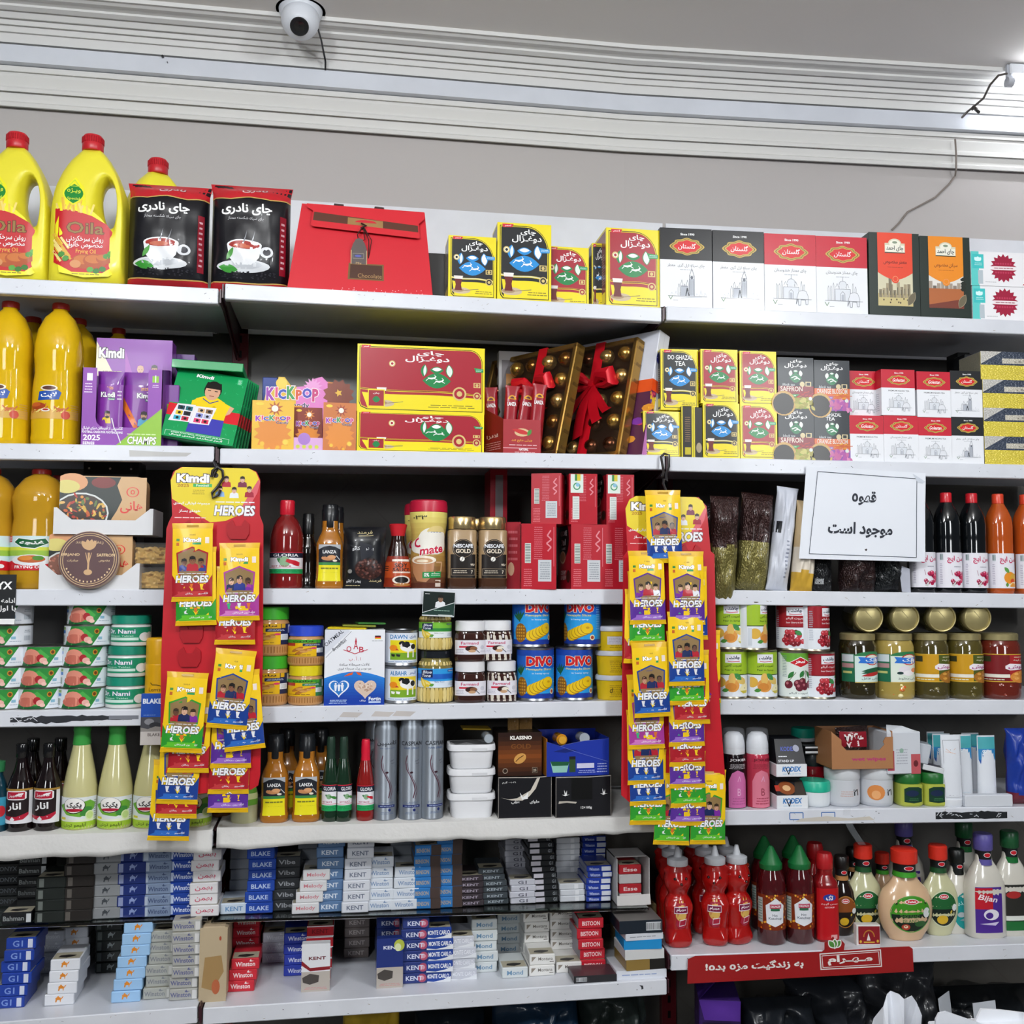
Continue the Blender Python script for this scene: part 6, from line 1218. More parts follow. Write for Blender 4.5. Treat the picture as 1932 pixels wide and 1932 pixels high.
A('nutg',None,'nut_butter_jar','nut butter jar with green lid, upper one, beside the hanging strip','jar',g,S,468,543,1157,.014,on=a)
a = A('nuty',lambda W,H: nut(W,H,'#e2d018',False,'#2f7a4a'),'nut_butter_jar','nut butter jar with yellow lid, under the blue lidded one','jar',g,S,541,608,1257,.012)
A('nutb',lambda W,H: nut(W,H,'#2748c8',False),'nut_butter_jar','nut butter jar with blue lid, on top of the yellow lidded one','jar',g,S,541,610,1184,.012,on=a,wh=(.073,.080))
def d_oat(c):
 c.r(0,0,1,1,'#eceef4');n = 10
 for i in range(n):
  k = i/n;c.p([(0,0+.3*k*.0),(1,0),(1,.36-.30*k)]+[(1-j/10,.36-.30*k+.085*(1-k)*sin(pi*j/10)) for j in range(1,10)]+[(0,.36-.30*k)],(.16-.07*k,.50-.28*k,.84-.22*k))
 c.p([(0,.66),(.42,.985),(.36,1),(0,1)],'#d9dce6');c.l([(.02,.63),(.44,.98)],.006,'#5a5f6a');c.t('OATMEAL',.15,.89,.05,'#2a2f3a',.38,.01,0,None,0,40);c.t('Breakfast',.24,.80,.045,'#2a2f3a',.28,.01,.1,None,0,40)
 for k,u,v in (('O',.40,.745),('A',.515,.79),('B',.61,.735)): c.t(k,u,v,.075 if k != 'A' else .10,'#c22a44',.08,.01)
 c.p([(.495,.83),(.515,.90),(.535,.83)],'#c22a44');c.l([(.31,.735),(.5,.68),(.71,.735)],.012,'#c22a44');c.t('أ . آ . ب'.replace('أ','ا'),.5,.61,.06,'#b8404f',.2,.01);c.t('غلات صبحانه ساده',.5,.535,.045,'#1f2430',.5,.012);c.t('جو دوسر پرک صبحانه فوری',.5,.48,.042,'#3a3f4a',.56,.01)
 c.r(.83,.905,.93,.92,'#1a1a1a');c.r(.83,.89,.93,.905,'#d2202a');c.r(.83,.875,.93,.89,'#e8c01a');c.lines(.78,.84,.96,.86,1,'#8a8f9a')
 c.p([(.32,.38),(.4,.42),(.48,.44),(.46,.40)],'#d85a2a');c.p([(.52,.44),(.6,.43),(.62,.39),(.56,.4)],'#d85a2a')
 def heart(u,v,s,col): c.p([(u+s*.062*(16*sin(t)**3)/1.0*.9,v+s*.052*(13*cos(t)-5*cos(2*t)-2*cos(3*t)-cos(4*t))*c.W/c.H) for t in [2*pi*i/26 for i in range(26)]][::-1],col)
 heart(.245,.235,.19,'#eef2fa');heart(.245,.238,.16,'#2f7ac8')
 for x in (.19,.245,.30): c.e(x,.285-.02*(x == .245),.018,None,'#eef2fa',8);c.p([(x-.025,.27),(x+.025,.27),(x+.012,.19),(x-.012,.19)],'#eef2fa')
 heart(.68,.225,.21,'#d9c2b2');R = random.Random(3)
 for i in range(30): c.e(.57+.22*R.random(),.17+.12*R.random(),.018,.01,R.choice(['#c9a890','#e6d6c8','#b5907a']),6,R.random()*180)
 c.t('Fortin',.84,.085,.05,'#e9f2ff',.2,.03,0,'#14387a',.03);c.t('(بوناف)'.strip('()'),.64,.06,.03,'#fff',.1,.01);c.lines(.08,.02,.38,.08,3,'#bfd6f2');c.r(.74,.03,.94,.05,'#cfe0f6')
ob = A('oat',lambda W,H: carton(W,H,.075,'#e6e8ee',d_oat,'gloss'),'cereal_box','white and blue oatmeal box with heart picture','cereal box',None,S,611,725,1188,.008)
for i,k in enumerate(('#d9c01a','#8a8f3a','#3f7a3a')):
 A('flatp%d' % i,lambda W,H: MB().box(-W/2,W/2,0,.05,0,.004,k,'film',.0015).build('x'),'sticker_packet',('yellow','olive','green')[i]+' sticker packet lying flat on top of the oatmeal box','packet','packets lying on the oatmeal box',S,618+22*i,690+26*i,1185,.012+.012*i,on=ob,dz=.0002+.0045*i,rz=.12*i-.1,wh=(.078-.01*i,.004),ry=.02)
def d_milk(c,name,k):
 c.r(0,0,1,1,'#dfe6f2');c.r(.22,.10,.9,.76,'#e8d51c' if k else '#f0d02a');c.r(.22,.10,.9,.34,'#7aa82a');c.e(.3,.5,.1,.1,'#e88a1a');c.t(name,.42,.87,.14,'#2a7ab8',.4,.02);c.t('بقری' if k else 'البحر',.78,.87,.12,'#2a5fa0',.2,.02)
 c.e(.66,.52,.2,.15,'#f2f2f2');c.p([(.5,.56),(.58,.72),(.66,.70),(.7,.58),(.62,.5)],'#16181c');c.e(.5,.66,.07,.07,'#16181c');c.e(.78,.54,.07,.09,'#16181c');c.r(.62,.18,.66,.42,'#f2f2f2');c.r(.76,.18,.80,.42,'#f2f2f2');c.p([(.5,.66),(.44,.58),(.5,.56)],'#f4e4e4')
 for x in (.3,.42): c.p([(x-.05,.3),(x+.05,.28),(x+.03,.2),(x-.04,.22)],'#1c1e22' if k else '#f4f4f4')
 c.p([(.34,.42),(.44,.42),(.39,.48)],'#c83a3a');c.lines(.15,.02,.9,.07,1,'#7a9ac8')
for i,(nm,x0,x1,yt) in enumerate((('ALBAHR',726,789,1257),('DAWN',726,790,1189))):
 on_ = A('milk%d' % i,lambda W,H: can(W,H,lambda c: d_milk(c,nm,i),'#dfe6f2','#a9acb2',2.7,.09,.92,'milk_can'),'milk_can',('milk powder can with one cow on an orange sky, lower one','milk powder can with a cow on a yellow sky, upper one')[i],'can','milk powder cans',S,x0,x1,yt,.014,on=on_ if i else None)
# --- baby corn jars
def corn(W,H,green):
 def d(c):
  if green: c.r(0,0,1,1,'#e9eef0');c.r(0,.40,1,1,'#8fcf4a');c.r(0,.42,1,.62,'#2f8a3a');c.r(0,.62,1,1,'#7ac03a')
  else: c.r(0,0,1,1,'#dfeaf6');c.r(0,.34,1,1,'#2f9ae0');c.r(0,.45,1,.72,'#1f5fc0')
  c.p([(.16,.5),(.42,.54),(.42,.96),(.16,.92)],'#1a2450');c.t('Blue',.30,.82,.16,'#e9eef8',.2,.02,.2);c.t('Tone',.28,.63,.16,'#e9eef8',.2,.02,.2)
  for a,x in ((140,.25),(155,.3),(120,.22)): c.leaf(x,.24,.26,.1,a,'#e8c83a');c.leaf(x,.25,.18,.04,a,'#f4e08a')
  c.leaf(.4,.14,.1,.06,20,'#5f9a3a');c.t('Baby Corn',.56,.3,.08,'#2a5a3a' if green else '#2a5a9a',.2,.01);c.r(.74,.82,.97,.93,'#1a6a2a' if green else '#1a3a8a');c.lines(.76,.84,.95,.91,1,'#e9eef0');c.lines(.76,.1,.95,.3,3,'#9ab0c0')
 pr = [(.9,0),(.98,.02),(1,.06),(1,.66),(.92,.76),(.84,.82),(.82,.86)]
 root = bottle(W,H,pr,'#7a6f3a','liquid',([(.84,.85),(.88,.86),(.88,.985),(.82,1)],'#1c2026','shiny'),((.30,.66,2.8,d),),name='corn_jar');r = W/2;mb = MB()
 for i in range(13):
  t = -pi*.97+pi*.94*i/12
  for z0,z1 in ((.03,.29),(.67,.78)): q = r*(.93 if z0 < .5 else .80);mb.tube([(q*cos(t),r+q*sin(t),z0*H),(q*cos(t)*1.01,r+q*sin(t)*1.01,(z0+z1)/2*H),(q*cos(t)*.98,r+q*sin(t)*.98,z1*H)],[.004,.0062,.0045],('#d9c27a','#cdb468','#e2cf8e')[i % 3],'shiny',8)
 mb.build('baby_corn',root);return root
a = A('corn0',lambda W,H: corn(W,H,False),'corn_jar','baby corn jar with blue label, lower one','jar','baby corn jars',S,790,857,1228,.012)
A('corn1',lambda W,H: corn(W,H,True),'corn_jar','baby corn jar with green label standing on the blue labelled one','jar','baby corn jars',S,791,855,1150,.012,on=a,wh=(.068,.088))
mb = MB();s0,z0 = hit(2,796,1163,-.006);s1,z1 = hit(2,857,1116,-.006);w,h = s1-s0,z1-z0;mb.box(-w/2,w/2,0,.0012,0,h,'#16211f','gloss',0);c = Cv(w,h);c.r(0,.0,1,1,'#d9dde0');c.r(.01,.05,.99,.98,'#15221f');person_print(c,.55,.68,.17,'#8a6a56','#15110f','#e4e6ea');c.p([(0,.05),(.99,.05),(.99,.58),(.0,.12)],'#1f3a34');c.l([(0,.12),(.99,.58)],.02,'#d9dde0');c.lines(.35,.2,.85,.28,1,'#8fb0a0');c.r(.5,.0,.95,.08,'#c9d0ce');c.lines(.06,.85,.2,.92,1,'#e9e9e9');c.emit(mb,flat(-w/2,w/2,0,h),'gloss');o = mb.build('player_card');put(o,2,(s0+s1)/2,-.006,z0,0,0,.05);tag(o,'dark trading card with a printed player stuck to the third shelf lip','card')
# --- chocolate spreads
def spread(W,H,zebra):
 def d(c): c.r(0,0,1,1,'#e4e2ea');c.t('Farmand',.46,.8,.2,'#c2406a',.46,.02);c.r(.18,.48,.42,.6,'#c8203a');c.e(.5,.42,.16,.2,'#3a1c16');c.e(.56,.42,.1,.14,'#8a5a3a' if not zebra else '#e9e2d2');c.e(.52,.25,.1,.1,'#c9a07a');c.l([(.6,.4),(.72,.12)],.02,'#4a4a58');c.e(.8,.5,.06,None,'#c9c9d4');c.lines(.06,.1,.3,.4,3,'#a9a5b5');c.lines(.74,.16,.94,.3,2,'#b5b2c0')
 pr = [(.9,0),(.98,.03),(1,.08),(1,.54),(.97,.66),(.9,.74),(.86,.77)]
 root = bottle(W,H,pr,'#3a1f1a','liquid',([(.86,.75),(.94,.76),(.94,.985),(.88,1)],'#e9e9ec','plastic'),((.18,.53,2.3,d),),2.8,sy=.8,name='spread_jar')
 if zebra:
  r = W/2;P = [(p[0]*r,p[1]*H) for p in pr]
  mb = MB();c = Cv(3.,1.)
  for i in range(9): x = .02+.12*i;c.p([(x,0),(x+.06,0),(x+.045+.02*sin(i),.4),(x+.075,.75),(x+.05,1),(x,1),(x+.02,.7),(x-.01,.4)],'#d9d2c4')
  c.emit(mb,wrap(P,3.2,H*.03,H*.72,r*.8,2.8,1,.8,0,.0002),'liquid',24,6,sm=True);mb.build('swirl',root,60)
 return root
g = 'chocolate spread jars'
a = A('spr',lambda W,H: spread(W,H,False),'spread_jar','brown chocolate spread jar, lower one','jar',g,S,859,919,1249,.010)
a2 = A('sprz',lambda W,H: spread(W,H,True),'spread_jar','zebra striped chocolate spread jar, lower one','jar',g,S,920,978,1248,.014)
A('spr',None,'spread_jar','brown chocolate spread jar, upper one','jar',g,S,859,919,1172,.010,on=a)
A('sprz',None,'spread_jar','zebra striped chocolate spread jar, upper one, set back','jar',g,S,912,968,1173,.018,on=a2)
# --- pineapple
def d_divo(c):
 c.r(0,0,1,1,'#1d5fc0');c.r(0,.1,1,.62,'#2a9ae0');c.r(0,.88,1,1,'#1c46a8');c.r(0,0,1,.1,'#1c3a9a');c.t('DIVO',.55,.77,.21,'#c81c24',.56,.06,0,'#f2e6c8',.035);c.t('Pineapple Slices',.52,.60,.06,'#d9d29a',.5,.02,0,'#1a4a8a',.02);c.t('in heavy syrup',.55,.515,.045,'#cfe6f4',.34,.01)
 for i in range(6): x = .36+.06*i;c.e(x+.03,.18+.03*i,.12,.12,'#a87a14',16);c.e(x+.032,.187+.03*i,.112,.112,'#e8c21a',16)
 c.e(.70,.345,.035,.025,'#c99a14');c.e(.17,.24,.12,.2,'#8a5a1a',16)
 for i in range(4):
  for j in range(5): c.e(.1+.047*i,.11+.065*j,.018,.02,'#c9942a',6)
 for a in (60,80,100,120,140): c.leaf(.15+.08*cos(radians(a)),.5+.09*sin(radians(a)),.22,.04,a,'#1f5f3a')
 c.e(.79,.14,.05,.06,'#e9dcae');c.e(.79,.14,.03,.035,'#a8402a');c.lines(.88,.3,.98,.9,12,'#7ab8f0')
g = 'pineapple cans'
divo = lambda W,H: can(W,H,d_divo,'#1d5fc0','#b5b8bd',2.9,.06,.95,'pineapple_can')
a = A('divo',divo,'pineapple_can','blue pineapple can, lower one, beside the zebra striped jars','can',g,S,980,1052,1222,.012)
a2 = A('divo',None,'pineapple_can','blue pineapple can, lower one, beside the yellow tubs','can',g,S,1055,1127,1221,.012)
A('divo',None,'pineapple_can','blue pineapple can, upper one, beside the zebra striped jars','can',g,S,980,1050,1121,.014,on=a,rz=.22)
A('divo',None,'pineapple_can','blue pineapple can, upper one, beside the yellow tubs','can',g,S,1053,1123,1121,.014,on=a2,rz=-.55)
def d_tub(c): c.r(0,0,1,1,'#e2c01a');c.lines(.35,.1,.8,.8,7,'#b5941a');c.e(.74,.5,.12,.3,'#6a3a1a')
on = None
for i in range(3):
 on = A('tub%d' % i,lambda W,H: bottle(W,H,[(.88,0),(.9,.02),(.97,.8),(.97,.82)],'#e2c01a','gloss',([(1,.8),(1.04,.81),(1.04,.95),(.98,1)],'#c9ccd6','plastic'),((.04,.78,2.8,(lambda c: (d_tub(c),c.r(.3,.3,.65,.75,'#d9d9e4'),c.lines(.32,.35,.63,.7,4,'#a9a9b8'))) if i == 2 else (lambda c: (d_tub(c),c.t('d',.4,.5,.3,'#15130c',.08,.0,.2)) if i == 0 else d_tub(c))),),name='spread_tub'),'spread_tub','yellow tub with pale lid, %s of three beside the hanging strip' % ('bottom','middle','top')[i],'tub','yellow tubs',S,1130,1195,(1274,1229,1182)[i],.012,on=on,wh=(.069,.0515))
# --- fruit cans in the right bay
S = SH['D3']
def d_fruit(c,pear=True):
 bg = '#9fc02f' if pear else '#9a1c28';c.r(0,0,1,1,'#e4e9f0');c.r(0,.50,.86,1,bg);c.r(.0,.485,.86,.505,'#1f3a1c' if pear else '#7a141e');c.r(.28,.76,.62,.955,'#e9e9f0');c.t('چاشنی',.45,.87,.11,'#1c2440',.27,.04);c.l([(.33,.80),(.42,.785),(.58,.80)],.014,'#c82a3a')
 c.t('کمپوت گلابی' if pear else 'کمپوت آلبالو',.45,.695,.075,'#3f5a14' if pear else '#f2d9dc',.36,.02);c.t('Pear in Syrup' if pear else 'Sour Cherry in Syrup',.45,.595,.05,'#4a6a1a' if pear else '#f2d9dc',.36,.02);R = random.Random(4)
 if pear:
  c.e(.16,.32,.13,.12,'#e0b24a');c.e(.42,.25,.15,.15,'#dd9a4a',18);c.e(.42,.40,.075,.13,'#e2b862',14);c.e(.40,.22,.11,.09,'#d08638');c.e(.62,.36,.12,.08,'#dfc06a',12,-20);c.p([(.55,.16),(.64,.27),(.76,.30),(.82,.2),(.78,.1),(.66,.09)],'#eee6b8');c.p([(.58,.13),(.8,.14),(.78,.08),(.66,.07)],'#c9b83a');c.leaf(.54,.45,.2,.11,-40,'#3f8a4a');c.leaf(.28,.14,.15,.08,10,'#4a8a3a');c.e(.7,.19,.012,None,'#2a2a1c',6)
 else:
  for i in range(34): x,y = .22+.58*R.random(),.1+.30*R.random();c.e(x,y,.05,None,R.choice(['#7a1420','#a01c2c','#c23a44','#8a1824']),10);c.e(x-.012,y+.018,.014,None,'#e0909a',6)
  c.leaf(.5,.36,.16,.09,-25,'#3f8a4a');c.leaf(.66,.46,.12,.06,10,'#4a8a3a')
 c.lines(.9,.1,.99,.95,22,'#a9b2c0');c.r(.02,.05,.1,.45,'#cfd6de') if pear else c.lines(.02,.2,.1,.9,16,'#a9b2c0')
def d_sahar(c):
 c.r(0,0,1,1,'#e2eae6');c.p([(.2,.8),(1,.72),(1,1),(.0,1)],'#6aa83a');c.p([(.25,.78),(.53,.66),(.85,.78),(.53,.92)],'#e9f0e9');c.p([(.28,.78),(.53,.68),(.82,.78),(.53,.90)],'#c8202c');c.t('سحر',.53,.79,.09,'#fff',.26,.03);c.lines(.08,.45,.2,.95,14,'#7a8f9a')
 for x,y in ((.24,.28),(.46,.30),(.58,.34),(.64,.24),(.8,.28),(.5,.22)): c.e(x,y,.10,None,'#6a2030',14);c.e(x-.03,y+.03,.035,None,'#b56a74',8)
 for x0,y0,x1,y1 in ((.24,.35,.42,.56),(.55,.38,.66,.6),(.66,.32,.67,.6),(.8,.36,.68,.6)): c.l([(x0,y0),(x1,y1)],.014,'#5a6a3a')
 c.leaf(.3,.5,.22,.1,50,'#2f7a3a');c.leaf(.56,.52,.2,.1,60,'#2f7a3a');c.leaf(.76,.5,.22,.1,-55,'#2f7a3a');c.t('کمپوت آلبالو',.5,.08,.06,'#3f5a5a',.5,.01)
g = 'fruit compote cans stacked two high'
pear = lambda W,H: can(W,H,d_fruit,'#e4e9f0','#b5ad98',3.1,.05,.95,'fruit_can');cher = lambda W,H: can(W,H,lambda c: d_fruit(c,False),'#e4e9f0','#b5ad98',3.1,.05,.95,'fruit_can')
lo = [A('pear',pear,'fruit_can','green pear can, lower row, beside the hanging strip','can',g,S,1360,1419,1226,.014),A('pear',None,'fruit_can','green pear can, lower row, beside the single white cherry can','can',g,S,1421,1480,1226,.014,rz=.12),
  A('sahar',lambda W,H: can(W,H,d_sahar,'#e2eae6','#b5b0a0',2.7,.05,.95,'fruit_can'),'fruit_can','white cherry can with red diamond emblem, lower row','can',g,S,1480.5,1538,1228,.014),A('cher',cher,'fruit_can','red sour cherry can, lower row, beside the pickle jars','can',g,S,1539,1601,1229,.014,rz=.5)]
for i,(x0,x1,key,rz,lab) in enumerate(((1357,1416,'pear',.06,'green pear can, upper row, beside the hanging strip'),(1418,1477,'pear',.95,'green pear can, upper row, turned so its barcode side shows'),(1478,1536,'cher',-.05,'red sour cherry can, upper row, label facing out'),(1535,1596,'cher',.9,'red sour cherry can, upper row, turned so its text side shows'))):
 A(key,None,'fruit_can',lab,'can',g,S,x0,x1,1126,.014,on=lo[i],rz=rz)
# --- pickle jars
def pickle(W,H,body,bits,d,arc=2.2,turn=0):
 pr = [(.9,0),(.98,.03),(1,.08),(1,.78),(.94,.84),(.88,.88)];root = bottle(W,H,pr,body,'liquid',([(.9,.88),(.96,.885),(.97,.97),(.9,.99),(.86,.985)],'#b5a878','steel'),((.26,.68,2.9,d),),2.4,name='pickle_jar')
 R = random.Random(int(W*1e6) % 97+len(body));mb = MB();r = W/2
 for i in range(46 if bits else 0):
  t = -pi*R.random();zz = R.choice((R.uniform(.05,.22),R.uniform(.70,.80)));q = r*R.uniform(.95,.99)*(1 if zz < .7 else .96);x,y = q*cos(t),r+q*sin(t);w = R.uniform(.003,.0075)
  n0 = len(mb.V);mb.lathe([(w*.3,-w*.6),(w,-w*.2),(w*.8,w*.4),(w*.2,w*.7)],7,R.choice(bits),'shiny');mb.xf(Matrix.Translation((x,y,zz*H)) @ Matrix.Scale(.45,4,Vector((cos(t),sin(t),0))),n0)
 if bits: mb.build('pickled_pieces',root)
 return root
def d_balk(c,mix=False):
 c.r(0,0,.3,1,'#1f6a4a');c.r(.02,.72,.28,.98,'#cfd9dc');c.r(.02,.5,.28,.66,'#b58a8a');c.r(.05,.3,.25,.38,'#c9c87a');c.r(.3,0,1,.95,'#dfe9dc' if mix else '#d3e8e2');c.e(.64,.93,.34,.16,'#2f7a4a',16,0,0,.5);c.e(.64,.8,.17,.2,'#c83a3a',16);c.e(.64,.8,.14,.17,'#e9e4d4',16);c.p([(.36,.9),(.64,.86),(.92,.9),(.88,.78),(.92,.68),(.64,.66),(.36,.68),(.4,.78)],'#2a72d0');c.t('بالک',.64,.78,.14,'#eef4fc',.28,.03)
 if mix: c.e(.55,.42,.12,.16,'#e6dfe6');c.e(.62,.32,.1,.1,'#f2eef0');c.e(.74,.42,.07,.08,'#e8946a');c.leaf(.84,.4,.2,.12,40,'#2f7a3a');c.e(.46,.32,.06,.05,'#1c3a3a')
 else:
  for y,k in ((.44,'#1f5a3a'),(.37,'#1f5a3a'),(.28,'#b52a2a')): c.leaf(.66,y,.5,.07,8,k)
 c.t('ترشی مخلوط' if mix else 'ترشی فلفل',.62,.12,.1,'#3f5a4a',.4,.01);c.r(.3,-.03,1,.0,'#c9a84a')
def d_gol(c,red=False):
 a,b_ = ('#a8262a','#7a1a1e') if red else ('#4f5a20','#c9961a');c.r(0,0,1,1,a);c.r(0,0,.5,1,b_);c.r(0,.97,1,1,'#d9b03a');c.r(0,0,1,.03,'#d9b03a');c.r(.03,.72,.2,.92,'#3a3a20');c.r(.02,.16,.5,.28,'#e9e6d9');c.lines(.06,.05,.4,.13,1,'#dfe6d0');c.e(.74,.18,.24,.22,'#a8702a' if not red else '#d98a3a');R = random.Random(2)
 for i in range(18): c.e(.56+.38*R.random(),.08+.28*R.random(),.05,.05,R.choice(['#b5752a','#8a5a20','#d9a04a'] if not red else ['#e0984a','#c9702a','#f0b060']),7)
 c.p([(.42,.48),(.5,.42),(.92,.46),(.99,.56),(.96,.66),(.86,.62),(.5,.66),(.42,.58)],'#f2e9f0');c.t('گلنوش',.7,.545,.17,'#a8307a',.46,.03);c.t('ترش لیته',.72,.78,.08,'#e9e4d0',.3,.01);c.lines(.58,.86,.86,.92,1,'#d9d4b0')
g = 'glass pickle jars'
pj = []
for i,(x0,x1,key,f,lab) in enumerate(((1602,1667,'pk0',lambda W,H: pickle(W,H,'#2c2612',['#3f3a18','#55501f','#2a2410'],d_balk),'dark pickle jar with green chili label, beside the sour cherry cans'),(1669,1739,'pk1',lambda W,H: pickle(W,H,'#a8924a',['#d9c87a','#c9b45a','#d8702a','#e2d49a','#d8642a'],lambda c: d_balk(c,True)),'mixed vegetable pickle jar with pale green label'),
  (1742,1804,'pk2',lambda W,H: pickle(W,H,'#4a4220',['#5f562a','#6a6030','#4a4018'],d_gol),'pickle jar with mustard yellow label, next to the mixed vegetables'),(1807,1869,'pk3',lambda W,H: pickle(W,H,'#52491f',['#6a6030','#5a5020'],d_gol),'pickle jar with mustard yellow label, next to the red one'),(1872,1942,'pk4',lambda W,H: pickle(W,H,'#6a2418',['#8a3420','#7a2a1a'],lambda c: d_gol(c,True)),'pickle jar with dark red label at the edge of the photo'))):
 pj.append(A(key,f,'pickle_jar',lab,'jar',g,S,x0,x1,1194,.014))
# four more lie on top with their lids to the front
def lying(W,H):
 root = thing('pickle_jar');r = W/2;mb = MB();mb.lathe([(r*.9,0),(r*.98,.004),(r,.01),(r,.075),(r*.94,.085),(r*.9,.09)],30,'#4a4424','liquid',0,0);M = Matrix.Translation((0,.01,r)) @ Matrix.Rotation(radians(90),4,'X') @ Matrix.Scale(-1,4,(0,0,1));mb.xf(M);mb.F = [f[::-1] for f in mb.F];mb.build('body',root)
 mb = MB();q = r*.97;mb.lathe([(q,.0),(q*1.01,.004),(q,.010),(q*.93,.013),(q*.88,.0125),(q*.84,.0095),(q*.78,.0105),(q*.01,.0115)],40,'#b0a372','steel');c = Cv(2*q,2*q);c.l([(.4,.72),(.6,.48)],.02,'#8f855f');c.lines(.3,.80,.7,.86,1,'#6a6248');c.emit(mb,lambda u,v,o: ((u-.5)*2*q,(v-.5)*2*q,.0113+o),'steel');mb.xf(Matrix.Translation((0,.012,r)) @ Matrix.Rotation(radians(90),4,'X'));mb.build('lid',root);return root
for i,(xc,rz) in enumerate(((1640,-.12),(1709,-.10),(1778,-.12),(1845,-.10))):
 A('lying',lying,'pickle_jar','pickle jar lying with its gold lid forward, %s' % ('first, beside the cherry cans','second of four','third of four','last, by the dark gap')[i],'jar','pickle jars lying on their sides',S,xc-31,xc+31,1140,.016,on=pj[i],wh=(.066,.066),rz=rz)
# ---------------------------------------------------------------- hanging display strips with sticker sachets
def heroes(W,H,band,fade,key):
 mb = MB();f = pillow(mb,W,H,.008,'#e3b312',8,12,'film',.35,key,.02,.05,.02);c = Cv(W,H)
 c.r(.0,.05,1,.93,'#f2c818');c.p([(0,.06),(1,.06),(1,.40),(.5,.10+.0),(0,.40)] if 0 else [(0,.06),(1,.06),(1,.34),(.88,.24),(.12,.24),(0,.34)],band);c.r(0,.065,1,.13,fade)
 c.p([(.10,.62),(.5,.70),(.90,.62),(.86,.36),(.72,.26),(.28,.26),(.14,.36)],band);c.p([(.14,.605),(.5,.68),(.86,.605),(.82,.37),(.7,.28),(.3,.28),(.18,.37)],'#8f744a')
 R = random.Random(key)
 for x,s in ((.30,.14),(.72,.14),(.51,.16)): person_print(c,x,.49+.02*(s > .15),s,R.choice(['#c9977a','#8a5a40','#d9ae92','#6a4634']),R.choice(['#17120f','#3a2a1c','#d9c08a' if x > .6 else '#1c1613']),R.choice(['#b5202f','#2a3a8a','#e9e9ee','#7a2a9a','#1c2a5a']))
 c.t('HEROES',.5,.285,.095,'#f2f2f6',.82,.04,.12,'#4a4a55',.04);c.lines(.14,.345,.86,.365,1,'#e9e9ee');c.t('Kimdi',.5,.785,.055,'#fff',.44,.05,0,'#7a5a14',.05);c.r(.5,.725,.72,.75,'#1f9a5a');c.t('2025',.5,.85,.018,'#a8801a',.16,.02)
 for x in (.24,.5,.74): c.p([(x-.05,.225),(x+.05,.225),(x+.02,.165),(x+.07,.15),(x-.02,.15)],R.choice(['#f2c818','#e9e9ee','#d9702a','#3fae7a']))
 c.p([(.42,.2),(.5,.16),(.58,.2),(.5,.13)],'#f2d018');c.t('کلکسیون قهرمانان',.62,.10,.028,'#f2f2f6',.56,.02);c.lines(.1,.07,.92,.08,1,fade);c.r(.82,.74,.92,.82,'#f0e0d8');c.r(.1,.77,.18,.80,'#3f8a3a');c.r(.1,.71,.17,.75,'#c8642a');c.l([(.35,.965),(.65,.965)],.05,'#b58a10')
 c.emit(mb,f,'film',6,10);mb.V = [(x,y-.004,z) for x,y,z in mb.V];return mb.build('sticker_sachet',ang=70)
HC = {'red': ('#a81c28','#c23a3f'),'green': ('#2f9a2f','#5fc02f'),'magenta': ('#a83a94','#d07ac0'),'blue': ('#1c3f8f','#2f6ac0'),'purple': ('#5a2f94','#9a6ac8')}
def strip_card(b,pts,y0,lab,topz):
 """outline in photograph pixels at set back y0; the card is a real sheet hanging in front of the shelf edges"""
 P = [hit(b,x,y,y0) for x,y in pts];cx = sum(p[0] for p in P)/len(P);zb = min(p[1] for p in P);zt = max(p[1] for p in P);Q = [(p[0]-cx,p[1]-zb) for p in P];root = thing('hanging_strip');put(root,b,cx,y0,zb);tag(root,lab,'hanging strip','red hanging display strips')
 mb = MB();mb.prism(Q,0,.0016,'#bf1c28','gloss');x0,x1 = min(q[0] for q in Q),max(q[0] for q in Q)
 H = zt-zb;hh = .107;hs = [q[0] for q in Q if q[1] > H-hh*.8];hx0,hx1 = min(hs),max(hs)
 c = Cv(hx1-hx0,hh);c.p([(.02,.42),(.0,.75),(.05,.93),(.13,1),(.87,1),(.95,.93),(1,.75),(.97,.55),(.85,.2),(.62,.03),(.45,.0)],'#e6cf2e');c.p([(.97,.55),(1,.75),(.98,.8),(.8,.3),(.85,.2)],'#d9606a')
 c.t('Kimdi',.25,.80,.16,'#fff',.36,.05,0,'#4a3a4a',.06);c.t('2025',.14,.665,.06,'#b5801a',.13,.03);c.r(.25,.64,.46,.70,'#3fae5f');c.t('Football',.355,.67,.04,'#e9f6ec',.14,.02)
 for x,y,sh in ((.62,.78,'#b5243a'),(.80,.78,'#7a2a48'),(.55,.60,'#8ab0e0'),(.71,.58,'#e9ecf2'),(.88,.60,'#a8243a')): person_print(c,x,y,.055,'#d9ae98','#2a1c16',sh)
 c.t('HEROES',.72,.22,.19,'#f0f0f4',.46,.04,.12,'#5a4a55',.04);c.lines(.5,.35,.94,.40,1,'#e9e9ee');c.t('مجموعه فوتبالی کیمدی',.24,.34,.06,'#f2f2f2',.40,.03);c.t('خودتو بساز',.22,.2,.06,'#f2f2f2',.24,.03);c.lines(.05,.06,.4,.1,1,'#f0c8c8');c.lines(.24,.5,.38,.6,3,'#a8901a');c.e(.5,.86,.03,None,'#1a1414',14)
 c.emit(mb,flat(hx0,hx1,H-hh,H),'gloss');mb.build('card',root);return root,cx,zb,x0,x1
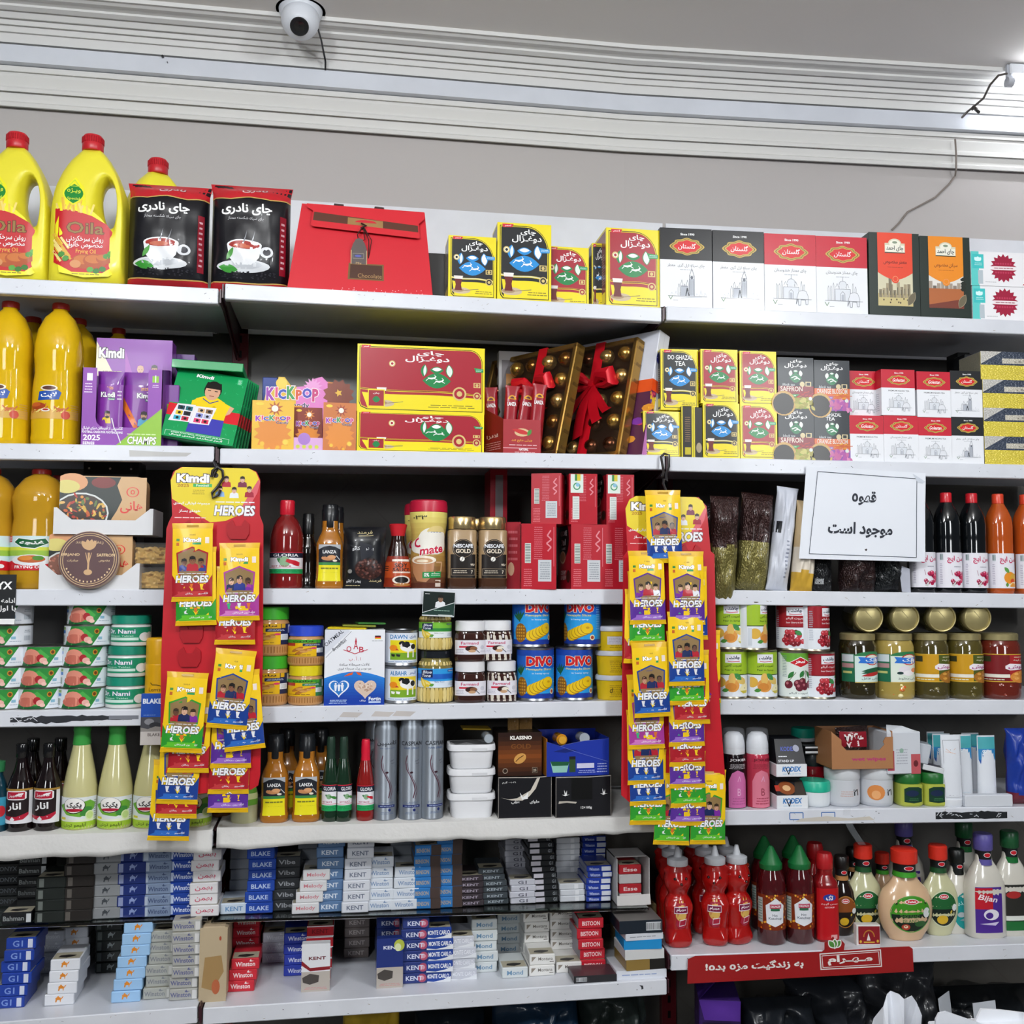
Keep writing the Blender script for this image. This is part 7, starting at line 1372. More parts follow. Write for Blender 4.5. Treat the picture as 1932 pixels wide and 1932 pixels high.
def clip(root,b,px,py,y0,cx,zb):
 s,z = hit(b,px,py,y0);x,z = s-cx,z-zb;w = .021
 mb = MB();mb.prism([(x-w,z-.006),(x-w*.7,z-.018),(x+w*.7,z-.018),(x+w,z-.006),(x+w,z+.012),(x+w*.55,z+.02),(x+w*.3,z+.008),(x-w*.3,z+.008),(x-w*.55,z+.02),(x-w,z+.012)],-.0045,-.003,'#a8141f','gloss');mb.build('hook_tab',root)
r1,cx1,zb1,_,_ = strip_card(2,[(491,905),(490,972),(497,990),(496,1240),(491,1462),(487,1482),(474,1490),(302,1503),(304,1240),(314,998),(318,986),(325,972),(322,905),(327,890),(342,881),(470,884),(484,890)],-.045,'red card strip hung by a black hook between left and middle bays',880)
for p in ((369,1000),(450,1000),(450,1042),(362,1195),(358,1240),(360,1285),(440,1240)): clip(r1,2,*p,-.045,cx1,zb1)
r2,cx2,zb2,_,_ = strip_card(2,[(1333,955),(1341,1040),(1348,1046),(1352,1250),(1370,1490),(1366,1508),(1190,1516),(1172,1500),(1176,1050),(1184,1040),(1180,965),(1187,945),(1203,938),(1318,938)],-.05,'red card strip hung by a black hook between middle and right bays',938)
for p in ((1225,1045),(1302,1045)): clip(r2,2,*p,-.05,cx2,zb2)
# black S hooks
for b,pts,lab in ((2,[(404,850,.02),(404,872,.0),(410,884,-.045),(402,897,-.05),(399,900,-.052),(401,888,-.052),(410,881,-.052),(420,888,-.052),(421,902,-.052),(411,918,-.052),(400,930,-.052),(401,939,-.05),(412,934,-.05),(416,924,-.05)],'black plastic hook holding the strip between left and middle bays'),(2,[(1249,900,-.03),(1252,890,-.02),(1249,872,-.012),(1247,862,-.01),(1253,856,-.01),(1262,858,-.01),(1262,880,-.012),(1257,895,-.02),(1258,908,-.03),(1252,905,-.04),(1251,912,-.045),(1262,938,-.05),(1264,945,-.054)],'black plastic hook holding the strip between middle and right bays')):
 mb = MB();mb.tube([W3(b,*((lambda h: (h[0],k,h[1]))(hit(b,x,y,k)))) for x,y,k in pts],.0027,'#1a1618','plastic',8);tag(mb.build('hook'),lab,'hook')
def sachet(col,xl,xr,yt,yb,back,label,rz=0,grp=''):
 key = 'hero_'+col
 if key not in CACHE: CACHE[key] = (heroes(.0755,.150,*HC[col],key=len(col)*7+3),.15);o = CACHE[key][0]
 else: o = dup(CACHE[key][0])
 s,z = hit(2,(xl+xr)/2,yb,back);put(o,2,s,back,z,0,radians(-1.5),-rz);o.name = 'sticker_sachet';tag(o,label+' sticker sachet'+grp,'sachet','sticker sachets on the red strips')
g1,g2,g3,g4 = [', %s column of the strip beside the %s' % k for k in (('first','mustard bottles'),('second','mustard bottles'),('first','pear cans'),('second','pear cans'))]
B = -.047
for i,k in enumerate((('blue',281,353,0,1586,'lowest blue',-.05,g1),('red',296,367,0,1544,'lowest red',-.04,g1),('blue',296,371,0,1517,'second lowest blue',-.05,g1),('red',320,389,0,1458,'upper half hidden red',-.03,g1),('green',335,405,0,1180,'higher green',.03,g1),('red',328,397,0,1135,'topmost red',.02,g1),('green',301,381,0,1420,'lower green',-.06,g1))):
 sachet(k[0],k[1],k[2],0,k[4],B-.004*i,k[5],k[6],k[7])
for i,k in enumerate((('purple',396,463,0,1533,'lowest purple',-.02,g2),('red',397,464,0,1498,'lower red',-.02,g2),('purple',402,468,0,1449,'higher purple',-.01,g2),('red',409,477,0,1216,'higher red',.0,g2),('magenta',416,487,0,1171,'magenta',.02,g2),('blue',428,497,0,1415,'further back blue',.10,g2),('blue',388,466,0,1375,'nearer tilted blue',-.10,g2))):
 sachet(k[0],k[1],k[2],0,k[4],B-.004*i,k[5],k[6],k[7])
B = -.052
for i,k in enumerate((('green',1235,1297,0,1594,'trailing lowest green',-.06),('green',1190,1254,0,1556,'lower green',-.02),('blue',1189,1256,0,1519,'lowest blue',.02),('blue',1184,1253,0,1480,'second lowest blue',.01),('magenta',1187,1254,0,1413,'magenta',.02),('red',1178,1243,0,1252,'red',-.03),('green',1189,1253,0,1217,'upper green',.01),('purple',1190,1256,0,1178,'purple',.02),('blue',1196,1267,0,1353,'tilted blue',.04))):
 sachet(k[0],k[1],k[2],0,k[4],B-.0036*i,k[5],k[6],g3)
for i,k in enumerate((('green',1304,1366,0,1593,'trailing lowest green',-.03),('purple',1263,1331,0,1558,'lowest purple',-.02),('green',1267,1331,0,1523,'lower green',.01),('purple',1264,1330,0,1487,'second lowest purple',.0),('red',1263,1331,0,1446,'lower red',.0),('purple',1263,1329,0,1408,'third lowest purple',.01),('red',1273,1339,0,1366,'upper red',.0),('green',1263,1328,0,1330,'upper green',.02),('blue',1268,1336,0,1207,'uppermost blue',.0),('purple',1264,1330,0,1179,'topmost purple',.01),('blue',1262,1330,0,1294,'nearest blue',.01))):
 sachet(k[0],k[1],k[2],0,k[4],B-.0034*i,k[5],k[6],g4)
sachet('blue',1221,1288,0,1062,-.075,'single blue',.02,' hung over the head of the strip beside the pear cans')
for c_,yb,lab in (('red',1326,'red'),('green',1364,'green')): sachet(c_,1296,1358,0,yb,-.046,lab,-.01,' poking out behind the strip beside the pear cans')
# ---------------------------------------------------------------- fifth shelf
S = SH['E1'];LZ = .0045
pomp = [(.9,0),(.98,.02),(1,.06),(1,.44),(.98,.50),(.8,.60),(.52,.72),(.42,.80),(.40,.86)]
def d_pom(c): c.r(0,0,1,1,'#241a1c');c.r(0,.94,1,1,'#a8823a');c.r(.86,0,1,.94,'#e6e6ea');c.p([(.12,.72),(.12,.9),(.2,.94),(.7,.94),(.78,.9),(.78,.72),(.7,.68),(.2,.68)],'#f0eef0');c.r(.17,.71,.73,.91,'#b51c38');c.t('کامبیز',.45,.81,.13,'#f4eef0',.42,.02);c.t('انار',.42,.48,.26,'#f2f2f2',.42,.03);c.p([(0,0),(.86,0),(.86,.3),(.6,.2),(.3,.18),(0,.24)],'#e6e6ea');c.p([(0,.14),(.4,.08),(.7,.12),(.86,.24),(.86,.32),(.5,.2),(0,.22)],'#b51c38');c.p([(.3,.12),(.38,.2),(.46,.12),(.38,.04)],'#eceaee')
pom = lambda W,H: bottle(W,H,pomp,'#14090b','liquid',([(.42,.84),(.46,.85),(.46,.985),(.42,1)],'#101012','shiny'),((.1,.5,2.4,d_pom),),name='molasses_bottle')
g = 'dark pomegranate bottles'
for i,(x0,x1,bk,lab) in enumerate(((2,56,.012,'front row, at the photo edge'),(54,108,.012,'front row, beside the lemon juice'),(24,76,.085,'second row, behind between the front two'),(78,128,.085,'second row, beside the lemon juice'))):
 A('pom',pom,'molasses_bottle','dark pomegranate bottle, '+lab,'bottle',g,S,x0,x1,1407,bk,dz=LZ)
lemp = [(.9,0),(.99,.02),(1,.06),(1,.30),(.97,.40),(.8,.56),(.6,.72),(.48,.82),(.46,.86)]
def d_lem2(c): c.r(0,0,1,1,'#dfe4e6');c.p([(0,0),(1,0),(1,.26),(0,.3)],'#a5c83a');c.p([(0,.25),(1,.22),(1,.34),(.5,.3),(0,.38)],'#e3ead0');c.p([(.08,.72),(.3,.45),(.6,.38),(.9,.6),(.96,.78),(.8,.9),(.5,.8),(.3,.84)],'#6fae3a');c.leaf(.72,.55,.3,.2,30,'#3f8a3a');c.e(.8,.42,.10,None,'#dbe8b0',16);c.e(.8,.42,.075,None,'#c3dc8a',14);c.e(.46,.74,.24,.25,'#1c1a18',24);c.e(.46,.75,.225,.235,'#f4f2ee',24);c.e(.46,.6,.19,.05,'#b51c38');c.t('یکیک',.46,.75,.2,'#15130f',.32,.04);c.r(.14,.3,.28,.37,'#d9d02a');c.t('آبلیمو ترش',.48,.13,.14,'#4a5a1a',.5,.02);c.lines(.9,.2,.98,.9,10,'#8f9a8a')
lem = lambda W,H: bottle(W,H,lemp,'#c9c48f','shiny',([(.5,.81),(.52,.82),(.46,.93),(.5,.95),(.48,1)],'#3fa048','film'),((.015,.32,2.7,d_lem2),),name='lemon_juice_bottle')
g = 'lemon juice bottles with green necks'
for i,(x0,x1,lab,bk) in enumerate(((107,175,'beside the dark pomegranate bottles',.012),(175,243,'in the middle of the row',.010),(243,311,'half behind the hanging card',.010),(330,396,'behind the red strip',.012))):
 A('lemj',lem,'lemon_juice_bottle','pale lemon juice bottle '+lab,'bottle',g,S,x0,x1,1372,bk,dz=LZ)
A('grn',lambda W,H: bottle(W,H,[(1,0),(1,.5),(.7,.7),(.5,.8),(.5,.85)],'#123a4a','liquid',([(.6,.85),(.62,.99),(.5,1)],'#2f7a4a','plastic'),((.1,.5,2.4,lambda c: (c.r(0,0,1,1,'#3f9ab8'),c.e(.8,.5,.15,.2,'#c8303a'))),)),'juice_bottle','green capped bottle with blue label cut off by the photo edge','bottle',None,S,-48,7,1440,.012,dz=LZ)
S = SH['E2']
A('grb',lambda W,H: bottle(W,H,[(.9,0),(1,.03),(1,.45),(.7,.7),(.5,.85)],'#b9b890','shiny',None,((.3,.62,2.6,lambda c: (c.r(0,0,1,1,'#6aa83a'),c.r(0,.3,1,.6,'#d9e0a0'))),)),'juice_bottle','cloudy green labelled bottle half hidden behind the red strip','bottle',None,S,432,484,1440,.012,dz=LZ)
A('grb2',lambda W,H: bottle(W,H,mup,'#7a4a1a','liquid',(mcap,'#15181c','film')),'mustard_bottle','brown sauce bottle in the gap behind the red strip','mustard bottle',None,S,396,434,1420,.08,dz=LZ)
g = 'square mustard bottles on the fifth shelf'
for x0,x1,lab,bk in ((488,543,'next to the red strip',.012),(550,602,'next to the slim hot sauces',.012),(512,562,'behind, in the second row by the strip',.085),(578,628,'behind, in the second row by the hot sauces',.085)): A('lanza2',lambda W,H: lanza(W,H),'mustard_bottle','square mustard bottle with black cap '+lab,'mustard bottle',g,S,x0,x1,1388,bk,dz=LZ)
hsp = [(.9,0),(.98,.015),(1,.05),(1,.10),(.97,.11),(1,.13),(1,.44),(.95,.47),(.9,.52),(.7,.66),(.55,.74),(.5,.76)]
def hot(W,H,red): return bottle(W,H,hsp,'#8a1a18' if red else '#16301f','liquid',([(.58,.70),(.5,.8),(.52,.86),(.48,.97),(.42,1)],'#d81c38' if red else '#22382c','film'),((.13,.44,2.4,lambda c: d_gloria(c,red)),),name='sauce_bottle')
g = 'slim hot sauce bottles'
A('hotg',lambda W,H: hot(W,H,False),'sauce_bottle','slim green hot sauce bottle next to the mustard','sauce bottle',g,S,604,637,1392,.012,dz=LZ,rz=-.1);A('hotg',None,'sauce_bottle','slim green hot sauce bottle next to the red one','sauce bottle',g,S,638,671,1392,.012,dz=LZ,rz=.5);A('hotr',lambda W,H: hot(W,H,True),'sauce_bottle','slim red hot sauce bottle beside the silver hair sprays','sauce bottle',g,S,674,708,1397,.012,dz=LZ,rz=.15)
def d_casp(c,en):
 c.t('CASPIAN' if en else 'کاسپین',.5,.84,.05 if en else .07,'#1c1e26',.72,.01);c.t('HAIR SPRAY' if en else 'اسپری مو',.5,.785,.022,'#3f5a8a',.5,.0);P_ = [(.36,.70),(.31,.62),(.34,.54),(.46,.46),(.58,.37),(.62,.29),(.56,.2)];c.l(P_,.025,'#5a2a3a');c.l([(x+.06,y-.01) for x,y in P_[1:]],.014,'#6a4a58');c.e(.5,.5,.05,.012,'#3a1c28');c.l([(.6,.63),(.74,.645)],.014,'#5a5a68');c.l([(.64,.60),(.76,.61)],.012,'#5a5a68')
 c.t('CLASSIC' if en else 'کلاسیک',.5,.145,.025,'#6a7a9a',.5,.0);c.r(.22,.09,.8,.12,'#1c2a6a');c.lines(.28,.097,.74,.113,1,'#b9c4e0');c.e(.6,.06,.045,None,'#1c2a6a');c.lines(.3,.01,.75,.04,2,'#6a7a9a')
csp = [(.94,0),(1,.008),(1,.012),(.97,.02),(.97,.84),(.9,.87),(.86,.885),(.86,.99),(.8,1)]
g = 'silver hair spray cans'
for i,(x0,x1,en,rz,lab,bk) in enumerate(((706,752,False,.1,'with script lettering, next to the red hot sauce',.010),(752,799,True,.0,'with Latin lettering, in the middle',.006),(799,845,True,.3,'with Latin lettering, next to the white tubs',.010),(688,730,False,0,'in the second row, behind the red hot sauce',.07))):
 A('casp%d' % en,lambda W,H: bottle(W,H,csp,'#8f969f','steel',None,((.05,.84,2.6,lambda c: d_casp(c,en)),),name='spray_can'),'spray_can','silver hair spray can '+lab,'spray can',g,S,x0,x1,1345,bk,dz=LZ,rz=rz)
def tubb(W,H):
 root = thing('storage_tub');mb = MB();w = '#e9eaee';D = W*.62
 mb.lathe([(W*.40,0),(W*.42,.003),(W*.46,H*.80)],36,w,'plastic',0,W*.36,1,.72,5);mb.build('tub',root);mb = MB();mb.lathe([(W*.47,H*.74),(W*.5,H*.75),(W*.5,H*.90),(W*.49,H),(W*.44,H)],36,w,'plastic',0,W*.36,1,.72,5);mb.lathe([(W*.44,H*1.0),(W*.43,H*.93),(W*.01,H*.93)],36,'#2a2c30','plastic',0,W*.36,1,.72,5);mb.box(-W*.02,W*.3,W*.36-W*.362,W*.36-W*.358,H*.74,H*.86,'#d9dade','plastic',0);mb.build('lid',root);return root
on = None
for i in range(3): on = A('tubw',tubb,'storage_tub','white plastic food tub, %s of the stack of three' % ('bottom','middle','top')[i],'tub','white plastic tubs',S,846,938,1498,.008,dz=LZ if not i else 0,on=on,wh=(.099,.0495))
o = MB().lathe([(.0105,0),(.0105,.05),(.009,.052)],20,'#c9ccd2','clear').lathe([(.009,.001),(.009,.048)],16,'#a9b2ba','shiny').build('glass_vial');s,z = hit(2,922,1405,.008);put(o,2,s,.008,TOP[on]+.012,0,radians(-90));tag(o,'little clear capped vial lying on the topmost white tub','vial')
o = MB().box(-.03,.03,0,.05,0,.003,'#b5942a','film',.001).build('sticker_packet');s,z = hit(2,902,1390,.03);put(o,2,s,.05,TOP[on]+.024,0,0,.03);tag(o,'yellow packet lying across the things on the topmost white tub','packet')
def halva(W,H,k):
 root = thing('open_carton');D = .10;mb = MB();BKc = '#15151a';R = random.Random(k);top = [(W/2-W*i/12,H*(1-.03*R.random())) for i in range(13)]
 mb.prism([(-W/2,0),(W/2,0)]+top,0,.0015,BKc,'gloss');c = Cv(W,H)
 c.l([(0,.985),(.3,.98),(.6,.97),(1,.99)],.014,'#b9b2a8');c.l([(.005,0),(.005,1)],.01,'#8f8a84');c.l([(.993,0),(.993,1)],.01,'#8f8a84');c.l([(0,.01),(1,.008)],.008,'#5a5652')
 if k: c.p([(.05,.5),(.2,.46),(.35,.48),(.6,.66),(.72,.95),(.78,.97),(.7,.7),(.58,.52),(.45,.42),(.25,.43)],'#cfc8bc');c.t('حلوای',.68,.38,.09,'#f2f2f2',.18,.02);c.t('عقاب',.32,.38,.09,'#f2f2f2',.16,.02);c.p([(.4,.62),(.46,.5),(.52,.56),(.56,.62),(.55,.46),(.44,.44)],'#f2f2f2');c.t('۱۲۰۱۰۰ گرم',.2,.86,.06,'#e9e9e9',.25,.01)
 else:
  c.r(.28,.42,.66,.95,'#050506');c.p([(.05,.34),(.2,.36),(.36,.33),(.38,.37),(.2,.40),(.06,.4)],'#b9b2a8');c.t('12×100g',.55,.22,.08,'#f2f2f2',.2,.02)
  for u in (.17,.86): c.p([(u-.06,.56),(u-.01,.55),(u-.02,.68),(u+.01,.58),(u+.03,.66),(u+.03,.55),(u+.08,.56),(u,.52)],'#f2f2f2')
 c.emit(mb,flat(-W/2,W/2,0,H),'gloss');mb.build('front',root)
 for x in (-W/2,W/2-.0015): mb = MB();mb.box(x,x+.0015,.0015,D,0,H*.98,BKc,'gloss',0);mb.build('side_panel',root)
 mb = MB();mb.box(-W/2,W/2,D-.002,D,0,H,BKc,'gloss',0);mb.box(-W/2,W/2,.0015,D-.002,H*.94,H*.95,'#0d0d10','gloss',0);mb.build('back_panel',root);return root
h1 = A('halv1',lambda W,H: halva(W,H,1),'open_carton','torn black sweets carton with eagle emblem, under the brown coffee box','carton','torn black cartons',S,940,1041,1465,.004,dz=LZ);h2 = A('halv0',lambda W,H: halva(W,H,0),'open_carton','torn black sweets carton with a hole in front, under the blue box','carton','torn black cartons',S,1048,1154,1464,.0,dz=LZ,rz=.05)
def d_klas(c):
 n = 10
 for i in range(n):
  t = abs(i/(n-1)-.45)*2;c.r(0,i/n,1,(i+1)/n+.003,(.50-.34*min(1,t),.26-.18*min(1,t),.09-.04*min(1,t)))
 c.t('KLASSNO',.52,.88,.09,'#f2efe9',.5,.05);c.t('GOLD',.52,.68,.11,'#7a4a1e',.46,.02);c.e(.5,.40,.15,.11,'#d09a50',16,30);c.l([(.4,.33),(.48,.41),(.58,.47)],.02,'#5a3414');c.e(.16,.12,.06,None,'#a8998a');c.e(.16,.12,.045,None,'#2a1a10');c.r(.78,.06,.9,.19,'#8a7a6a');c.r(.79,.07,.89,.18,'#2a1a10');c.t('25',.84,.125,.06,'#d9ccb8',.07,.02)
A('klas',lambda W,H: carton(W,H,.09,'#2a180c',d_klas,'gloss',{'t': '#15100c'}),'coffee_box','brown and black coffee sachet box with glowing bean picture','coffee box',None,S,940,1022,1382,.012,on=h1)
for i,(x0,x1,y) in enumerate(((958,980,1362),(978,1006,1366))): A('kst%d' % i,lambda W,H: pouch(W,H,.012,[(2,'#b5884a')],'foilp',30+i,.3).build('x',ang=70),'coffee_sachet','gold coffee sachet sticking out of the brown box, %s one' % ('narrower','wider')[i],'sachet','gold coffee sachets',S,x0,x1,y,.05+.01*i,on=h1,dz=.06,wh=(.026+.006*i,.062))
def bluebox(W,H):
 root = thing('open_carton');D = .10;B_ = '#1c34a0';mb = MB();mb.prism([(-W/2,0),(W/2,0),(W/2,H*.97),(W*.1,H*.93),(-W*.2,H*.84),(-W*.28,H*.80),(-W/2,H*.93)],0,.0015,B_,'gloss','#b9c0e0');c = Cv(W,H)
 c.p([(.1,.1),(.32,.1),(.36,.38),(.06,.40)],'#8fc4b5');c.p([(.09,.28),(.34,.28),(.36,.38),(.06,.40)],'#1f5a3a');c.r(.36,.1,.46,.5,'#2f4a2a');c.r(.36,.44,.46,.52,'#1a1c22');c.r(.48,.2,.76,.33,'#cfd0ea');c.lines(.8,.06,.97,.34,4,'#a8b2e0');c.lines(.5,.06,.78,.16,2,'#a8b2e0');c.p([(.1,.66),(.3,.74),(.5,.68),(.3,.62)],'#142470');c.l([(.22,.8),(.5,.62),(.98,.36)],.006,'#6a7ac8');c.emit(mb,flat(-W/2,W/2,0,H),'gloss');mb.build('front',root)
 mb = MB();mb.box(-W/2,-W/2+.0015,.0015,D,0,H,'#b5742a','gloss',0);mb.box(W/2-.0015,W/2,.0015,D,0,H,B_,'gloss',0);mb.box(-W/2,W/2,D-.0015,D,0,H*1.08,B_,'gloss',0);mb.build('side_panel',root);return root
A('bbox',bluebox,'open_carton','torn blue carton showing a green tub, on the holed black carton','carton',None,S,1031,1150,1393,.004,on=h2,rz=.05)
o = MB().tube([(0,0,0),(0,-.045,.002)],.0115,'#c98a1c','shiny',16).tube([(0,-.045,.002),(0,-.052,.002)],.008,'#e0a838','shiny',14).build('spice_bottle');s,z = hit(2,1060,1398,.03);put(o,2,s,.075,TOP['open_carton.002']-.008 if 'open_carton.002' in TOP else z);tag(o,'amber capped bottle lying in the torn blue carton','bottle')
o = MB().tube([(0,0,0),(0,-.04,.002)],.011,'#a9b0b8','shiny',16).build('glass_vial');s,z = hit(2,1103,1392,.03);put(o,2,s,.07,TOP['open_carton.002']-.006 if 'open_carton.002' in TOP else z);tag(o,'clear vial lying in the torn blue carton','vial')
# --- toiletries in the right bay
S = SH['E3']
def joker(W,H,pink):
 a,b_ = ('#15090d','#cf6fa8') if not pink else ('#b5344a','#d87a90')
 def d(c): c.r(0,0,1,1,a);c.p([(.2,0),(.86,0),(.86,.5),(.74,.66),(.5,.72),(.32,.66),(.2,.5)],b_);c.t('JOKER',.56,.91,.06,'#e9e4e8' if not pink else '#5a1424',.62,.02,0);c.lines(.22,.74,.82,.84,4,'#c9c4c8' if not pink else '#8a2a3a');c.l([(.5,.5),(.56,.6),(.6,.5)],.02,'#e0a8c8');c.t('B',.55,.3,.14,'#e6b0d0' if not pink else '#8a2a40',.12,.0);c.lines(.3,.05,.78,.2,3,'#b55a90' if not pink else '#a83a54')
 root = bottle(W,H,[(.92,0),(1,.01),(1,.64),(.94,.67),(.9,.68)],a,'shiny',([(.92,.67),(.95,.68),(.93,.8),(.8,.90),(.5,.94),(.3,.945)],'#dfe2e8','plastic'),((.01,.66,2.6,d),),name='spray_can');r = W/2;mb = MB();mb.lathe([(r*.98,H*.74),(r*.98,H*.9),(r*.9,H*.98),(r*.6,H)],28,'#cfd3da','clear',0,r);mb.build('clear_cap',root);return root
g = 'twin body spray cans'
A('jk0',lambda W,H: joker(W,H,False),'spray_can','black and pink body spray can with clear cap','spray can',g,S,1371,1414,1375,.016);A('jk1',lambda W,H: joker(W,H,True),'spray_can','crimson body spray can with clear cap','spray can',g,S,1416,1459,1375,.016)
def kod(W,H,tall):
 D = .09;z = H*(.35 if tall else .52);root = thing('dispenser_box');mb = MB();mb.box(-W/2,W/2,0,D,0,z,'#e6e9ee','gloss',.001);c = Cv(W,z);c.t('KODEX',.5,.62,.42,'#2f7ac0',.62,.04,.15);c.lines(.2,.2,.8,.28,1,'#7ab0d9');c.l([(.3,.75),(.4,.2),(.46,.7)],.03,'#1c1e26');c.emit(mb,flat(-W/2,W/2,0,z),'gloss');mb.build('tray',root)
 mb = MB();k = '#16181f';V = [(-W*.46,.004,z),(W*.48,.004,z),(W*.48,.03,H),(-W*.40,.03,H),(-W*.46,D,z),(W*.48,D,z),(W*.48,D,H),(-W*.40,D,H)];mb.add(V,[(0,1,2,3),(4,0,3,7),(1,5,6,2),(3,2,6,7),(5,4,7,6)],k,'gloss');c = Cv(W*.9,H-z)
 if tall: c.t('KODEX',.5,.6,.18,'#3f52b0',.56,.03,.15);c.e(.78,.62,.11,None,'#9a9db0');c.t('STAND UP',.35,.12,.1,'#d9dbe2',.56,.02,.1);c.lines(.1,.25,.4,.35,1,'#d9dbe2')
 else: c.e(.4,.5,.3,.45,'#8a4a24');c.e(.4,.5,.14,.2,'#d9b080');c.r(.0,.3,.16,.7,'#b53a2a');c.p([(.6,0),(1,0),(1,1),(.75,.9)],'#3a322c')
 c.emit(mb,lambda u,v,o: (-W*.46+W*.92*u,.004+.026*v-o,z+(H-z)*v),'gloss');mb.build('pack',root);return root
g = 'little dispenser boxes with blue lettering'
k1 = A('kod0',lambda W,H: kod(W,H,False),'dispenser_box','white fronted dispenser box holding a brown pack, standing on the shelf','box',g,S,1466,1525,1478,.006)
A('kod1',lambda W,H: kod(W,H,True),'dispenser_box','white fronted dispenser box holding a black pack, stacked on top','box',g,S,1465,1523,1398,.014,on=k1,dz=.012)
jar = lambda W,H,body,lid,d=None,split=.62,mtb='plastic': bottle(W,H,[(.88,0),(.98,.05),(1,.2),(1,split)],body,mtb,([(1,split),(1.03,split+.02),(1.03,.93),(.95,1)],lid,'plastic'),((.1,split-.04,2.6,d),) if d else (),name='cream_jar')
A('tealj',lambda W,H: jar(W,H,'#dfe4e8','#1fb090',None,.58),'cream_jar','white cream jar with turquoise lid, standing on the shelf','jar',None,S,1521,1576,1476,.016)
A('redj',lambda W,H: jar(W,H,'#8a1420','#15171c',None,.72,'liquid'),'cream_jar','dark red jar with black lid, behind the turquoise lidded one','jar',None,S,1521,1566,1422,.09)
A('wstr',lambda W,H: carton(W,H,.05,'#15171c',lambda c: (c.r(0,0,1,1,'#15171c'),c.r(0,.75,1,.95,'#e0e2e6'),c.r(0,.15,1,.4,'#e0e2e6')),'gloss'),'carton','flat black carton with two white stripes, on the dark red jar','carton',None,S,1518,1565,1404,.08,on='cream_jar.001',wh=(.053,.018));
A('tealb',lambda W,H: jar(W,H,'#dfe4e8','#14a088',None,.3),'cream_jar','turquoise lidded tub at the very back, above the black dispenser pack','jar',None,S,1502,1546,1386,.12,on='cream_jar.001',dz=.02,wh=(.052,.03))
jl = []
for i,(x0,x1,lab) in enumerate(((1572,1634,'beside the turquoise lidded jar'),(1636,1697,'with an orange drop on its label'))):
 def dj(c,i=i): c.r(0,0,1,1,'#c9ccd2');(c.e(.35,.5,.2,.36,'#d98a4a'),c.e(.35,.4,.1,.2,'#e6a870')) if i else c.lines(.3,.3,.6,.6,3,'#c8a8a0');c.t('۱۲',.68,.5,.3,'#1c1c22',.16,.03)
 jl.append(A('wj%d' % i,lambda W,H: jar(W,H,'#c9ccd2','#cfd2d6',dj,.68),'cream_jar','white wrapped cream jar '+lab,'jar','white wrapped cream jars',S,x0,x1,1449,.014))
def wipes(W,H):
 root = thing('open_carton');K = '#a8744a';D = .09;mb = MB();mb.prism([(-W/2,0),(W/2,0),(W/2,H*.85),(W*.38,H*.84),(W*.34,H*.72),(W*.36,H*.64),(W*.28,H*.5),(-W*.26,H*.5),(-W*.34,H*.64),(-W*.34,H*.78),(-W/2,H)],0,.0018,K,'paper');c = Cv(W,H);c.t('wet wipes',.6,.25,.12,'#b52a70',.56,.03);c.emit(mb,flat(-W/2,W/2,0,H),'paper');mb.build('front',root)
 mb = MB();mb.box(-W/2,-W/2+.0018,.0018,D,0,H*1.0,K,'paper',0);mb.box(W/2-.0018,W/2,.0018,D,0,H,K,'paper',0);mb.box(-W/2,W/2,D-.0018,D,0,H,K,'paper',0);mb.box(-W/2,W/2,.0018,D,0,.0018,K,'paper',0);mb.build('side_panel',root);return root
w = A('wip',wipes,'open_carton','brown wet wipes carton used as a tray on the white jars','carton',None,S,1570,1686,1380,.006,on=jl[1])
def tora(W,H):
 mb = MB();f = pillow(mb,W,H,.02,'#2a1512',8,8,'foilp',.3,9,0,.08,.02);c = Cv(W,H);c.p([(.05,.5),(.9,.45),(.92,.85),(.08,.9)],'#8a1424');c.t('TORA',.5,.74,.2,'#e9e2e0',.6,.05,0,None,0,184);c.t('BIKA',.45,.55,.14,'#e9d9d9',.4,.04,0,None,0,184);c.lines(.1,.2,.9,.35,2,'#8a6a5a');c.emit(mb,f,'film',5,5);return mb.build('x',ang=70)
A('tora',tora,'coffee_sachet','dark coffee packet upside down in the wet wipes carton','sachet',None,S,1580,1650,1384,.03,on=jl[1],dz=.004,wh=(.074,.082),ry=-.06)
def wbox(W,H):
 mb = MB();mb.box(-W/2,W/2,0,.08,0,H*.9,'#cfd3da','gloss',.002);mb.add([(-W/2,.002,H*.9),(W/2,.002,H*.88),(W*.1,.02,H),(-W*.3,.03,H*1.02)],[(0,1,2,3)],'#dfe3e8','gloss');c = Cv(W,H);c.r(.0,.08,.2,.5,'#b5485a');c.r(.7,.0,.98,.42,'#c05a60');c.e(.84,.22,.07,.07,'#6a2a30');c.lines(.25,.2,.6,.55,6,'#a9adb8');c.e(.42,.5,.06,.05,'#8fb0a0');c.emit(mb,flat(-W/2,W/2,0,H),'gloss');return mb.build('x')
vas = []
def d_vas(c): c.r(0,0,1,1,'#b0b84a');c.p([(.14,.15),(.5,.08),(.86,.15),(.86,.8),(.7,.9),(.3,.9),(.14,.8)],'#173a2a');c.e(.45,.58,.26,.16,'#1c2a4a');c.lines(.3,.2,.7,.35,2,'#3f7a4a')
vj = lambda W,H: bottle(W,H,[(.9,0),(.98,.03),(1,.1),(1,.68)],'#b0b84a','shiny',([(1.0,.68),(1.03,.7),(1.03,.96),(.95,1)],'#1f6a2a','plastic'),((.06,.66,1.9,d_vas),),3.4,name='jelly_jar')
for x0,x1,lab in ((1702,1747,'nearer the white wrapped jars'),(1749,1793,'nearer the white cream tubes')): vas.append(A('vas',vj,'jelly_jar','olive green jelly jar with green lid, '+lab,'jar','olive jelly jars',S,x0,x1,1460,.014))
